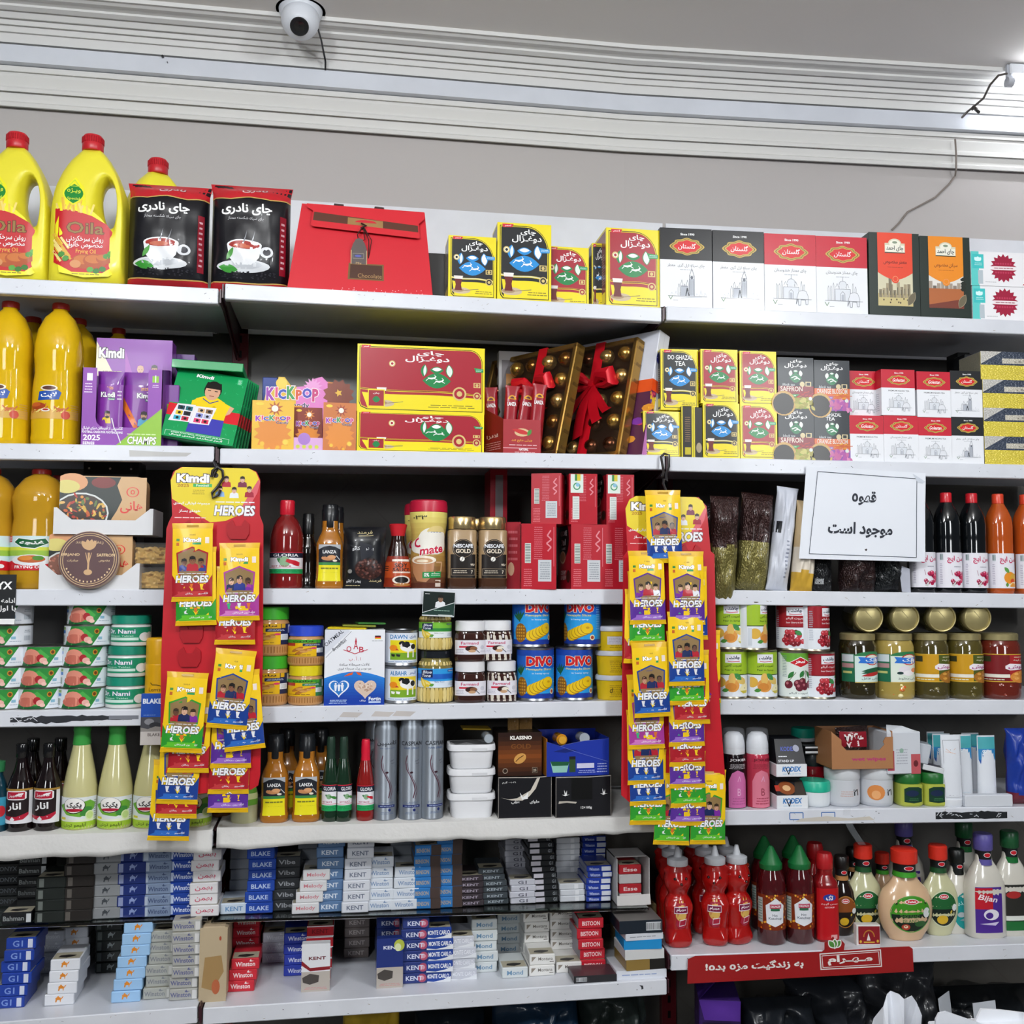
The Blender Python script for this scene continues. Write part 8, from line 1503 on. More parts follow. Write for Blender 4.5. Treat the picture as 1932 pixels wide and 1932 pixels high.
A('wbx',wbox,'carton','white carton with pink panels lying askew on the jelly jars','carton',None,S,1674,1740,1372,.012,on=vas[0],rz=.08)
o = MB().box(-.022,.022,0,.04,0,.012,'#d3d6da','gloss',.001,{'f': '#d3d6da','t': '#2a1518'}).box(-.04,-.012,0,.05,.012,.055,'#b9bec6','gloss',.002).build('carton');s,z = hit(3,1760,1455,.02);put(o,3,s,.02,TOP[vas[1]]+.003,-.3,0,.2);tag(o,'crumpled pale carton resting on the jelly jar by the tubes','carton')
def ctube(W,H,front):
 root = thing('cream_tube');mb = MB();n = 20;V,Fc = [],[];prof = [(0,.5,.30),(.1,.5,.29),(.5,.49,.2),(.9,.48,.06),(1,.48,.02)]
 for z,a,b_ in prof:
  for i in range(n): t = 2*pi*i/n;V.append((a*W*cos(t),W*.3+b_*W*sin(t),H*.10+z*H*.9))
 for j in range(4):
  for i in range(n): Fc.append((j*n+i,j*n+(i+1) % n,(j+1)*n+(i+1) % n,(j+1)*n+i))
 Fc.append(tuple(range(4*n,5*n)));mb.add(V,Fc,'#dfe3ea','plastic',True);c = Cv(W*.9,H*.88)
 if front: c.l([(.06,.04),(.06,.94),(.94,.94),(.94,.04),(.06,.04)],.012,'#5a5a62');c.e(.45,.74,.14,.05,'#3a3238');[c.l([(.45,.74),(.45+.3*cos(a),.74+.12*sin(a))],.014,'#e0944a') for a in (.2,.6,2.6,3.,-.2)];c.t('Behban',.5,.64,.06,'#6a7ab0',.64,.01);c.t('کرم ملایم',.55,.45,.06,'#b5903a',.5,.01);c.lines(.2,.5,.8,.57,2,'#a9a8b8');c.e(.55,.2,.28,.085,'#e08ac0');c.e(.55,.2,.13,.04,'#c85aa0');c.lines(.2,.06,.7,.08,1,'#a9a8b8')
 else: c.r(0,.62,1,1,'#2f86c0');c.p([(0,.62),(1,.62),(.8,.54),(.4,.52),(.1,.55)],'#2456a8');c.r(0,.8,1,1,'#4aa8b0');c.t('SENSI',.5,.74,.08,'#e9f4fa',.56,.02);c.t('+H6',.7,.38,.08,'#d9c02a',.36,.02);c.t('Vitamin',.45,.24,.04,'#8a9ac0',.5,.01);c.lines(.2,.05,.8,.18,4,'#c9d6e2')
 def tm(u,v,o): q = v;return ((u-.5)*W*.9,W*.3-W*((.29-.26*q)*sqrt(max(.02,1-(2*(u-.5)*.9)**2)))-.0008-o,H*.1+v*H*.88)
 c.emit(mb,tm,'plastic',8,6);mb.build('tube',root);mb = MB();mb.lathe([(W*.42,0),(W*.46,.002),(W*.48,H*.1),(W*.46,H*.105)],22,'#e6e9ee','plastic',0,W*.3,1,.7);mb.build('cap',root);return root
g = 'white cream tubes standing on their caps'
for i,(x0,x1,yt,bk) in enumerate(((1758,1788,1380,.09),(1768,1800,1380,.06),(1806,1842,1382,.045),(1822,1856,1380,.07),(1852,1886,1379,.03))): A('tubeb',lambda W,H: ctube(W,H,False),'cream_tube','white cream tube with blue top, %s' % ('farthest back by the jelly jar','second from the jelly jar','just past the pink flower tube','middle one in the rear of the group','last one by the blue plastic bag')[i],'tube',g,S,x0,x1,yt,bk,wh=(.043,.148),dz=.0)
A('tubef',lambda W,H: ctube(W,H,True),'cream_tube','white cream tube with a pink flower, in front of the blue topped ones','tube',g,S,1783,1823,1388,.008)
A('tbase',lambda W,H: MB().box(-W/2,W/2,0,.02,0,H,'#d3d7de','card',.002).build('x'),'tube_tray','low white card tray edge before the blue topped tubes','tray',None,S,1822,1912,1500,.003)
P(0,0,[(.16,'#7a2a3a'),(2,'#1c3a9a')],'bulging blue and maroon plastic bag cut off by the photo edge on the fifth shelf',1905,1990,1352,.01,40,'film',(.09,.165),0,0,.0,None,.05,.6,'plastic_bag','bag',None)
# ---------------------------------------------------------------- cigarette packs on the glass ledge and on the lowest shelf
PW,PH,PD = .0545,.0215,.086
class Ledge(Shelf):
 def __init__(S,b,x0,y0,x1,y1,bk): S.b = b;S.s0,S.z0 = hit(b,x0,y0,bk);S.s1,S.z1 = hit(b,x1,y1,bk);S.bk = bk
SH['G1'],SH['G2'] = Ledge(1,-420,1762,392,1733,.05),Ledge(2,398,1736,1225,1712,.05)
for k,lab in (('G1','left'),('G2','middle')):
 S = SH[k];L = S.s1-S.s0;root = thing('glass_shelf');put(root,S.b,(S.s0+S.s1)/2,.05,(S.z0+S.z1)/2,0,0,-atan2(S.z1-S.z0,L));tag(root,'greenish glass shelf holding cigarette packs in the %s bay' % lab,'glass shelf')
 mb = MB();mb.box(-L/2,L/2,0,.27,-.006,-.0004,'#cfe6dc','glass',.001);mb.build('pane',root)
 for x in (-L/2+.02,L/2-.02): mb = MB();mb.box(x-.01,x+.01,.16,.30,-.012,-.0065,'#4a4a50','metal',0);mb.build('clip',root)
def logo(c,kind,k,u=.5):
 if kind == 'camel':
  P_ = [(-.20,-.30),(-.17,.05),(-.19,.2),(-.1,.3),(-.03,.5),(.05,.3),(.12,.25),(.16,.1),(.2,.3),(.3,.42),(.28,.3),(.22,.1),(.15,-.02),(.13,-.32),(.10,-.32),(.08,-.05),(-.08,-.05),(-.12,-.32),(-.16,-.32)]
  c.p([(u-.02+x*.55,.52+y*.7) for x,y in P_][::-1],k)
 elif kind == 'tri': c.p([(.08,.78),(.08,.3),(.26,.78)],'#8f867a');c.t('Montana',.62,.58,.3,k,.56,.01);c.r(.78,.26,.94,.33,k)
 elif kind == 'arc': c.p([(0,.15),(.35,.05),(.7,.2),(1,.5),(1,0),(0,0)],'#e6e9ef');c.t('MONTE CARLO',.5,.56,.42,'#eef0f6',.86,.03,0,k,.02)
 elif kind: c.t(kind,u,.5,.42 if len(kind) > 3 else .55,k,min(.7,.14*len(kind)+.06),.02)
def pack(W,H,bg,kind,k,strip=None,side=None,h=None,extra=None):
 mb = MB();mb.box(-W/2,W/2,0,PD,0,H,bg,'gloss',.0016,{'l': side or bg,'r': side or bg});c = Cv(W,H)
 if strip: a,b_ = strip;c.r(a,.12,a+.16,.88,b_)
 if extra: extra(c)
 u = .5+(0 if not strip else (.06 if strip[0] < .4 else -.1));logo(c,kind,k,u)
 if kind == 'Winston': c.p([(u+.14,.74),(u+.2,.95),(u+.22,.8),(u+.32,.76),(u+.2,.7)],k)
 c.emit(mb,flat(-W/2,W/2,0,H),'gloss');c = Cv(W,PD);c.r(.04,.05,.96,.45,'#b5ae98');c.p([(.2,.16),(.5,.1),(.75,.18),(.8,.26),(.5,.3),(.25,.27)],'#2f2c2a');c.r(.04,.78,.96,.80,bg);c.emit(mb,topf(-W/2,W/2,0,PD,H),'gloss');return mb.build('x')
DS = dict(onyx=('#15171a','ONYX','#6a6f76'),bahman=('#17191c','Bahman','#8f9494',(.82,'#c9cdd0')),emb=('#1f2422','','#555',(.1,'#6a706c')),emb2=('#262220','','#555',(.1,'#5f5a55')),gcam=('#8a8d90','camel','#3f444a'),bcam=('#1c2f72','camel','#8a9ac8',(.06,'#8f9ac0')),wgb=('#7f90ac','Winston','#3f4f72',(.05,'#b0bccc')),wblue=('#1c3f9a','Winston','#cfd9ee',(.06,'#b9c6e0')),wscr=('#e2e0e2','بهمن','#c8506a'),
 grey=('#8f949a','','#555'),kbl=('#cfdcea','KENT','#5f8fc0'),kblue=('#2248a8','BLAKE','#bfd0ee'),dsil=('#2f3236','Vibe','#9a9da2'),wred=('#dcdcde','Melody','#d0808a'),kblw=('#5f7fa8','KENT','#e0e8f2'),kdot=('#d9dce4','KENT','#6a7388'),wwh=('#dfe5ee','Winston','#7f9ac0'),blbr=('#2f7ac0','','#fff',None,'#4a3a34',None,lambda c: (c.r(.62,0,1,1,'#4a3c38'),c.t('BENSON',.31,.5,.4,'#b9a88a',.5,.02))),slim=('#3a3238','KENT','#a9a0b0',None,None,.0125),slim2=('#3f464c','KENT','#a9b4bc',None,None,.0125),
 g1w=('#c9cad4','G1','#5a5a6a',None,None,.0125),g1k=('#191c20','','#9a9aa4',None,None,.0125,lambda c: (c.r(.06,.15,.44,.85,'#c9c6d0'),c.t('G1',.85,.5,.55,'#8f949a',.14,.02))),slw=('#d3d6dc','','#999',(.6,'#eceef2'),None,.0125),wb2=('#1f3a9e','','#fff',None,'#8a93b8',.0125,lambda c: (c.r(.6,.12,.97,.85,'#d9dde8'),c.t('Winston',.3,.45,.5,'#c9d4ee',.4,.02))),
 g1b=('#1f3f9e','G1','#7f9ad8',(.74,'#d0d6e6')),camw=('#e0e2e8','camel','#e08a2a'),camk=('#1f2624','camel','#a9b2b0',(.06,'#5f6664')),camb=('#9cc4ea','camel','#e08a2a'),wsil=('#a9a9a4','Winston','#5a5f8a',(.8,'#d9d9d8')),mgr=('#a8aaa4','Winston','#7a7f86',(.82,'#cfd0cc')),wr=('#c82a38','Winston','#f2e4e4'),ww=('#c9ccd4','Winston','#e9ecf2'),wbl=('#2a3fae','Winston','#dfe6f6'),kr=('#b5242e','KENT','#7a1a22',None,'#c9ccd2',None,lambda c: (c.r(0,0,1,.08,'#e6e6ea'),c.r(0,.92,1,1,'#e6e6ea'))),kgr=('#7a6f6c','KENT','#c9c0bc'),kmul=('#2a3a7a','KENT','#d9def0',None,'#4a5a80',None,lambda c: (c.e(.8,.5,.16,.4,'#b5506a'),c.e(.8,.5,.08,.2,'#d9a0b0'))),mc=('#24459a','arc','#24459a'),mcw=('#c9ccd6','arc','#8a8fae'),ori=('#d3d9da','Mond','#6a8fae'),mon=('#e4e3e0','tri','#6a655f'),bis=('#bf2030','BISTOON','#f0d9d9',None,'#8a8490'))
def stack(S,xc,yb,n,key,where,lean=0.,jit=.0015,n0=0,rz=0,z_=None):
 d = DS[key];b = S.b;s = solve_s(b,xc,.06,S.z);R = random.Random(int(xc*7+yb))
 bk = .06
 for _ in range(14):
  s = solve_s(b,xc,bk,S.z);e = proj(W3(b,s,bk,S.z(s)))[1]-yb;q = proj(W3(b,s,bk+.01,S.z(s)))[1]-yb-e;bk -= e/q*.01
 bk = max(.004,min(bk,.25));h = d[5] if len(d) > 5 and d[5] else PH
 cn = {'#1': 'dark'}
 for i in range(n):
  if key not in CACHE: CACHE[key] = (pack(PW,h,*d[:5],None,d[6] if len(d) > 6 else None) if 0 else pack(PW,h,d[0],d[1],d[2],d[3] if len(d) > 3 else None,d[4] if len(d) > 4 else None,None,d[6] if len(d) > 6 else None),h);o = CACHE[key][0]
  else: o = dup(CACHE[key][0])
  put(o,b,s+lean*i+R.uniform(-jit,jit),bk+R.uniform(0,jit*2),S.z(s)+.0003+(h+.0002)*i,rz+R.uniform(-.03,.03));o.name = 'cigarette_pack'
  tag(o,'%s, %s' % (where,bend(i).replace(' from the bottom',' up') if n > 1 else 'alone'),'cigarette pack','cigarette packs in stacks');TOP[o.name] = S.z(s)+(h+.0002)*(i+1)
 return o.name
G,H_ = SH['G1'],SH['G2']
for a in ((G,12,1712,5,'onyx','black lettered pack in the back stack by the photo edge, glass shelf'),(G,58,1716,5,'bahman','black pack with white square, back stack on the glass shelf'),(G,30,1744,1,'bahman','black pack with white square at the glass shelf front'),(G,92,1742,4,'emb','black emblem pack, glass shelf, first emblem stack'),(G,146,1739,6,'emb2','brown black emblem pack, glass shelf, second emblem stack'),(G,198,1735,7,'gcam','grey camel pack, glass shelf stack'),(G,246,1733,6,'bcam','navy camel pack, glass shelf stack'),(G,293,1731,7,'wgb','grey blue pack, glass shelf stack next to the royal blue one'),(G,340,1728,7,'wblue','royal blue pack with pale bar, glass shelf stack'),(G,384,1730,6,'wscr','white pack with rosy script, glass shelf stack',.0,.004),
   (H_,458,1700,5,'grey','grey pack, back stack behind the royal blue packs, glass shelf'),(H_,441,1726,1,'kbl','white and sky blue pack at the glass shelf front'),(H_,488,1725,6,'kblue','royal blue pack without bar, middle bay glass shelf stack',.0006,.003),(H_,536,1719,5,'dsil','dark silver pack, glass shelf stack',.0008),(H_,584,1702,7,'grey','grey pack, tall back stack behind the leaning rosy packs, glass shelf'),(H_,577,1725,4,'wred','white pack with rosy lettering, leaning glass shelf stack',.007),(H_,622,1722,7,'kblw','steel blue pack, glass shelf stack',0,.002),(H_,669,1723,7,'kdot','white speckled pack, glass shelf stack',.0018),(H_,716,1719,5,'wwh','white pack with blue bird, glass shelf, first of the two white stacks',.0),(H_,763,1717,4,'wwh','white pack with blue bird, glass shelf, second of the two white stacks',.002),(H_,760,1692,7,'grey','grey pack, back stack behind the white bird packs, glass shelf'),(H_,806,1716,6,'blbr','bright blue and brown pack, glass shelf, first stack of the pair'),(H_,847,1713,7,'blbr','bright blue and brown pack, glass shelf, second stack of the pair'),(H_,888,1711,5,'slim','slim plum pack, glass shelf stack',0,.002),(H_,936,1708,6,'slim2','slim slate pack, glass shelf stack',-.002,.002),(H_,987,1706,4,'g1w','slim pale pack, front stack of the pale slims, glass shelf'),(H_,976,1683,9,'g1w','slim pale pack, taller back stack of the pale slims, glass shelf',0,.002),(H_,1032,1704,11,'g1k','slim black and white pack, glass shelf stack',-.0015,.002),(H_,1080,1702,3,'slw','slim white pack, short front stack beside the slim navy packs'),(H_,1072,1680,9,'slw','slim white pack, tall back stack beside the slim navy packs',0,.002),(H_,1131,1703,6,'wb2','slim navy pack with white panel, front glass shelf stack',0,.003),(H_,1122,1676,9,'wb2','slim navy pack with white panel, back glass shelf stack',0,.002)): stack(*a)
f,m = SH['F1'],SH['F2']
for a in ((f,18,1904,6,'g1b','navy pack, lowest shelf stack by the photo edge',.003,.004),(f,92,1838,4,'ww','silver white pack, back stack by the white camel packs, lowest shelf'),(f,140,1828,4,'camw','white camel pack, back stack on the lowest shelf'),(f,112,1898,4,'camw','white camel pack, front stack on the lowest shelf',.0025),(f,204,1836,5,'camk','black camel pack, back stack on the lowest shelf'),(f,236,1892,7,'camb','sky blue camel pack, leaning stack on the lowest shelf',.0036),(f,296,1886,6,'mgr','grey white pack beside the sky blue camels, lowest shelf',.002,.003),(f,346,1889,7,'wsil','silver pack with violet lettering, lowest shelf stack',.0006,.003),
   (m,462,1830,5,'wr','red pack, back stack on the lowest shelf'),(m,452,1873,3,'wr','red pack, front stack on the lowest shelf',.005,.002),(m,518,1818,3,'ww','silver white pack beside the blue bird stack, lowest shelf'),(m,560,1842,4,'wbl','blue bird pack, stack behind the upright red and white pack'),(m,598,1850,5,'kr','red ended pack, stack behind the upright red and white pack',.001),(m,672,1808,4,'kgr','taupe pack, back stack on the lowest shelf'),(m,734,1832,5,'kmul','indigo pack, stack behind the upright indigo pack'),(m,782,1857,6,'kmul','indigo pack, stack next to the blue and white swoosh packs',0,.002),(m,828,1855,5,'mc','blue and white swoosh pack, lowest shelf stack',.0,.003),(m,876,1850,4,'mcw','silver and white swoosh pack, lowest shelf stack',-.002,.003),(m,915,1836,5,'ori','pale green white pack, front stack beside the silver swoosh packs',-.001,.003),(m,960,1800,4,'ori','pale green white pack, back stack on the lowest shelf'),(m,972,1846,1,'ori','pale green white pack tipped forward on the lowest shelf'),(m,1024,1842,2,'mon','ivory pack with grey triangle, short front stack'),(m,1012,1818,5,'mon','ivory pack with grey triangle, back stack beside the pale green packs'),(m,1074,1836,1,'mon','ivory pack with grey triangle at the shelf front'),(m,1062,1812,5,'mon','ivory pack with grey triangle, back stack beside the red packs'),(m,1118,1832,5,'bis','crimson pack, lowest shelf stack beside the flat cartons',-.001,.003)): stack(*a)
def upright(W,H,a,b_,nm,k):
 def d(c): c.r(0,0,1,1,a);c.r(0,0,1,.42,'#b5ada4');c.p([(.03,.3),(.3,.38),(.62,.34),(.6,.2),(.3,.15),(.06,.2)],'#4a4542');c.lines(.1,.04,.9,.1,2,'#c98a8a');c.t(nm,.55,.70 if k else .82,.07,b_,.6,.03);(c.p([(0,.66),(.3,.5),(1,.52),(1,.45),(.3,.43),(0,.56)],'#8a1f28') if k else (c.e(.85,.86,.2,.12,'#b5c04a'),c.e(.8,.82,.12,.08,'#d9e0b0')))
 return carton(W,H,.022,a,d,'gloss')
A('upk',lambda W,H: upright(W,H,'#dfe0e4','#6a1f2a','KENT',1),'cigarette_pack','red and white pack standing upright on the lowest shelf','cigarette pack','upright cigarette packs',m,568,622,1781,.05);A('upk2',lambda W,H: upright(W,H,'#24357a','#dfe4f2','KENT',0),'cigarette_pack','indigo pack standing upright on the lowest shelf','cigarette pack','upright cigarette packs',m,710,760,1771,.045)
blk = lambda W,H: carton(W,H,.10,'#b5a284',lambda c: (c.r(0,0,1,1,'#b8a688'),c.p([(.1,.2),(.5,.15),(.9,.4),(.8,.62),(.2,.6)],'#a08050'),c.e(.62,.2,.15,.1,'#b5603a'),c.e(.75,.85,.04,.03,'#a8442a')),'paper',bev=.006)
A('wblk',blk,'paper_packet','worn beige paper packet standing between the silver and the red packs','packet','worn beige packets',m,374,426,1750,.03);A('wblk2',lambda W,H: carton(W,H,.10,'#b5a274',lambda c: c.p([(.4,.2),(.8,.3),(.85,.9),(.4,.9)],'#cfc080'),'paper',bev=.004),'paper_packet','worn beige paper packet lying behind the pile of flat cartons','packet','worn beige packets',m,1172,1240,1706,.17)
on = None
for i,(x0,x1,h,k,b_,lab) in enumerate(((1162,1259,.0175,'#d9dde6','#8fa0c8','white bottom'),(1180,1257,.0215,'#8a7038','#1c1a18','gold and black'),(1177,1256,.020,'#cfd0d0','#cfd0d0','plain pale grey'),(1175,1251,.019,'#1f8ac8','#1f8ac8','bright blue'),(1178,1254,.0135,'#cfd2da','#8a8f98','thin white'),(1166,1253,.026,'#16202c','#c9ccd0','navy topmost'))):
 on = A('fc%d' % i,lambda W,H: carton(W,H,.085,k,lambda c: (c.r(0,0,1,1,k),c.r(.6,0,1,1,b_) if i == 1 else c.bars(.62,.2,.97,.85,'#222',16,b_) if i == 5 else c.lines(.1,.35,.8,.65,1,b_)),'gloss',{'t': '#6f6a68'} if i == 5 else None),'flat_carton',lab+' carton in the pile at the end of the lowest middle shelf','carton','flat cartons piled up',m,x0,x1,1700,.012,on=on,wh=((.107,.084,.084,.08,.081,.092)[i],h),rz=(0,.04,.02,-.04,.05,0)[i])
A('fcg',lambda W,H: carton(W,H,.06,'#2f2a30',lambda c: (c.r(0,0,1,1,'#2a2a2e'),c.bars(.05,.2,.3,.8,'#222',12,'#c9ccd0')),'gloss',{'t': '#4a3036'}),'flat_carton','flat dark carton lying before the crimson packs','carton',None,m,1084,1163,1830,.008,wh=(.09,.014))
def openbox(W,H):
 root = thing('open_carton');D = .09;mb = MB()
 for a in ((-W/2,-W/2+.0015,0,D,0,H),(W/2-.0015,W/2,0,D,0,H),(-W/2,W/2,0,D,0,.0015),(-W/2,W/2,D-.0015,D,0,H),(-W/2,W/2,.02,D,H-.0015,H)): mb.box(*a,'#c9c7c6','paper',0)
 mb.prism([(-W/2,0),(-W/2+.002,-.004),(W/2+.002,.0),(W/2,.022),(-W/2,.02)],-.002,-.0005,'#d9d6d4','paper');mb.build('box',root);return root
ob_ = A('opc',openbox,'open_carton','open white carton of red packs at the end of the glass shelf','carton',None,H_,1164,1226,1620,.07)
for i in range(4): o = pack(PW*.9,.0195,('#b5242e','#c9c6c6')[i % 2 == 0 and i < 3],'Esse' if i % 2 else '','#f0dada');s = solve_s(2,1194,.07,H_.z);put(o,2,s-.003,.076+.001*i,H_.z(s)+.0022+.0198*i);o.name = 'cigarette_pack';tag(o,'red or pale pack inside the open white carton, '+bend(i).replace(' from the bottom',' up'),'cigarette pack','packs inside the open white carton')
# ---------------------------------------------------------------- sauces on the lowest right shelf
S = SH['K3']
def bear(W,H):
 root = thing('bear_bottle');r = W/2;n,nz = 40,56;V = [];hb = H*.845
 pr = [(0,.74),(.02,.88),(.08,.95),(.16,.92),(.22,.86),(.30,.93),(.42,.98),(.5,.96),(.57,.84),(.605,.68),(.63,.66),(.66,.74),(.71,.88),(.77,.96),(.83,.96),(.89,.88),(.94,.74),(.98,.62),(1,.60)]
 P_ = [(q,z) for z,q in pr]
 def g(a,b_,s): return math.exp(-((a-b_)/s)**2)
 for j in range(nz+1):
  z = j/nz
  for i in range(n):
   t = -pi+2*pi*i/n;q = rad_at(P_,z);k = 0
   for sd in (-1,1):
    dt = lambda a: abs((t-a+pi) % (2*pi)-pi)
    k += .26*math.exp(-(dt(-pi/2+sd*1.45)/.22)**2)*g(z,.925,.035)
    k += .13*math.exp(-(dt(-pi/2+sd*(.95-.9*(z-.36)/.3*.0))/.38)**2)*g(z,.47,.08)
    k += .18*math.exp(-(dt(-pi/2+sd*.72)/.34)**2)*g(z,.08,.07)
   k += .22*math.exp(-(dt(-pi/2)/.30)**2)*g(z,.76,.045);k -= .05*math.exp(-(dt(-pi/2)/.5)**2)*g(z,.3,.04)
   V.append(((q+k)*r*.93*cos(t),r+(q+k)*r*.86*sin(t),z*hb))
 Fc = [(j*n+i,j*n+(i+1) % n,(j+1)*n+(i+1) % n,(j+1)*n+i) for j in range(nz) for i in range(n)]+[tuple(reversed(range(n))),tuple(range(nz*n,nz*n+n))]
 mb = MB();mb.add(V,Fc,'#a8120f','shiny',True)
 for sd in (-1,1): mb.lathe([(.0032,-.002),(.0022,.001),(.0001,.0015)],10,'#150808','shiny');n0 = len(mb.V)-30;mb.xf(Matrix.Translation((sd*r*.36,r-r*.80,hb*.83)) @ Matrix.Rotation(radians(90),4,'X'),n0)
 mb.lathe([(.003,-.002),(.0024,.001),(.0001,.0018)],10,'#3a0a08','shiny');mb.xf(Matrix.Translation((0,r-r*1.02,hb*.775)) @ Matrix.Rotation(radians(90),4,'X'),len(mb.V)-30);mb.build('body',root,80)
 c = Cv(W*.5,H*.28);c.p([(.1,.1),(.25,.45),(.2,.95),(.85,.95),(.9,.5),(.8,.0),(.4,-.05)],'#a8203a');c.e(.5,.5,.38,.24,'#d9b05a');c.p([(.3,.78),(.4,1.1),(.5,.85),(.7,1.1),(.75,.8)],'#e0b060');c.r(.02,.55,.98,.82,'#f0e6ec');c.r(.05,.58,.95,.79,'#7a1440');c.t('مهرام',.5,.69,.15,'#f4eef0',.66,.04);c.p([(.35,.05),(.85,.1),(.9,.35),(.4,.3)],'#f0e6ec');c.p([(.38,.08),(.82,.12),(.86,.32),(.42,.27)],'#a8203a')
 q = [(rad_at(P_,z/56)*r*.93,z/56*hb) for z in range(57)]
 mb = MB();c.emit(mb,wrap(q,1.0,H*.21,H*.47,r,2,1,.925,0,.0012),'gloss',6,6,sm=True);mb.build('label',root,80)
 mb = MB();mb.lathe([(r*.66,hb*.965),(r*.68,hb*.97),(r*.68,hb*1.04),(r*.54,hb*1.055),(r*.27,hb*1.065),(r*.12,H*.995),(r*.08,H)],30,'#d3d6dc','plastic',0,r);mb.build('nozzle_cap',root);return root
g = 'red bear shaped ketchup bottles'
for x0,x1,bk,rz,lab in ((1256,1318,.03,0,'front row, nearest the cigarette packs'),(1319,1378,.035,-.35,'front row, middle one looking aside'),(1380,1440,.04,.35,'front row, beside the green coned ketchup'),(1248,1304,.10,0,'second row, nearest the cigarette packs'),(1306,1362,.105,-.2,'second row, middle'),(1358,1412,.11,.2,'second row, beside the green coned ketchup'),(1240,1294,.175,0,'third row, nearest the cigarette packs'),(1298,1350,.18,.1,'third row, in the middle')): A('bear',bear,'bear_bottle','red bear ketchup bottle, '+lab,'ketchup bottle',g,S,x0,x1,1620,bk,rz=rz,wh=(.066,.205))
def d_hk(c):
 c.r(0,0,1,1,'#7a2c10');R = random.Random(2)
 for i in range(50): c.e(R.random(),R.random(),.025,None,R.choice(['#e0a02a','#d9701a','#f0c04a']),7)
 c.p([(.3,.2),(.5,.1),(.72,.2),(.74,.7),(.6,.84),(.52,.92),(.44,.84),(.28,.7)],'#e4e6ec');c.r(.38,.62,.66,.74,'#b52a4a');c.r(.4,.55,.62,.62,'#2f6a4a');c.t('DELPAZIR',.52,.68,.06,'#f2eef0',.24,.02);c.t('Hot',.5,.43,.07,'#3f4a5a',.12,.01);c.t('Ketchup',.51,.33,.09,'#3f4a5a',.32,.01);c.r(.04,.2,.2,.9,'#b9c4c0');c.lines(.05,.25,.19,.85,8,'#5f8a7a')
hk = lambda W,H: bottle(W,H,[(.88,0),(1,.02),(1,.60),(.93,.68),(.72,.76),(.7,.78)],'#4a0d12','liquid',([(.78,.765),(.80,.77),(.80,.82),(.74,.83),(.2,.985),(.1,1)],'#146a34','plastic'),((.16,.52,2.9,d_hk),),name='ketchup_bottle')
g = 'dark ketchup bottles with green cone caps'
for x0,x1,bk,lab in ((1437,1489,.035,'front, next to the bears'),(1490,1545,.035,'front, next to the red squeeze bottle'),(1426,1474,.12,'behind, next to the bears'),(1480,1530,.12,'behind, next to the red squeeze bottle')): A('hk',hk,'ketchup_bottle','dark ketchup bottle with green cone cap, '+lab,'ketchup bottle',g,S,x0,x1,1602,bk,rz=-.1)
def d_sq(c): c.r(0,0,1,1,'#b8141c');c.e(.5,.82,.26,.07,'#2a3f9a');c.t('تک',.5,.82,.1,'#f0e6ea',.3,.05);c.t('سس گوجه',.5,.7,.05,'#f0d9d9',.66,.01);c.t('KETCHUP',.5,.63,.03,'#f0c9c9',.4,.02);c.r(.55,.02,.8,.1,'#d9a0a0')
sq = lambda W,H: bottle(W,H,[(.9,0),(1,.03),(1,.62),(.95,.68),(.62,.74),(.6,.78),(.64,.82)],'#8a1418','shiny',([(.68,.82),(.72,.83),(.72,.95),(.6,1)],'#b51a20','plastic'),((.03,.62,2.0,d_sq),),3.5,name='ketchup_bottle')
g = 'red squeeze ketchup bottles';A('sq',sq,'ketchup_bottle','red squeeze ketchup bottle in front','ketchup bottle',g,S,1545,1588,1614,.045);A('sq',None,'ketchup_bottle','red squeeze ketchup bottle behind, only its cap showing','ketchup bottle',g,S,1528,1568,1600,.13)
def dress(W,H,body,lab,cap,neck,mt='shiny',flatk=.55,shape='round',d=None):
 pr = [(.56,0),(.62,.01),(.64,.03),(.84,.12),(.97,.24),(1,.34),(.97,.44),(.82,.55),(.56,.63),(.40,.70),(.36,.78),(.35,.84)] if shape == 'round' else [(.9,0),(1,.02),(1,.46),(.92,.56),(.66,.66),(.42,.74),(.38,.80),(.37,.84)]
 def dd(c):
  if shape == 'round':
   c.e(.5,.5,.48,.48,lab[0],36);c.e(.5,.5,.45,.45,lab[2],36);c.e(.5,.5,.45,.45,lab[1],24,0,0,.5);c.e(.5,.83,.15,.07,'#e9e2e6');c.e(.5,.83,.13,.055,'#c8202c');c.t('Kalleh',.5,.83,.05,'#fff',.18,.02);c.e(.85,.53,.1,None,'#dfe2e2',16)
   if len(lab) > 3: c.t('THOUSAND',.45,.45,.09,lab[3],.42,.01);c.t('ISLAND',.47,.33,.09,lab[3],.34,.01);c.e(.36,.17,.1,.08,'#b5402a');c.e(.36,.18,.05,.04,'#ecd9b8');c.e(.7,.25,.14,.08,'#2f5f2f')
   else: c.e(.45,.22,.18,.12,'#d9b02a');c.leaf(.72,.42,.12,.06,60,'#c9b03a')
  elif d: d(c)
 root = bottle(W,H,pr,body,mt,([(.42,.84),(.46,.85),(.46,.985),(.4,1)],cap,'plastic'),((.10,.52,1.75,dd) if shape == 'round' else (.06,.5,1.9,dd),),2 if shape == 'round' else 3,1,flatk,name='dressing_bottle')
 r = W/2;mb = MB();mb.lathe([(r*.42,H*.70),(r*.385,H*.755,'#15181a'),(r*.385,H*.845)],24,neck,'gloss',0,r*flatk,1,1,cap=False);c = Cv(r,H*.08);c.e(.5,.5,.3,.3,'#e9e2e6');c.e(.5,.5,.26,.24,'#c8202c');c.emit(mb,wrap([(r*.385,0),(r*.385,H)],1.6,H*.76,H*.84,r*flatk),'gloss',6);mb.build('neck_band',root);return root
DK = ('#c9d0b0','#1f5f30','#14201a');g = 'round salad dressing bottles'
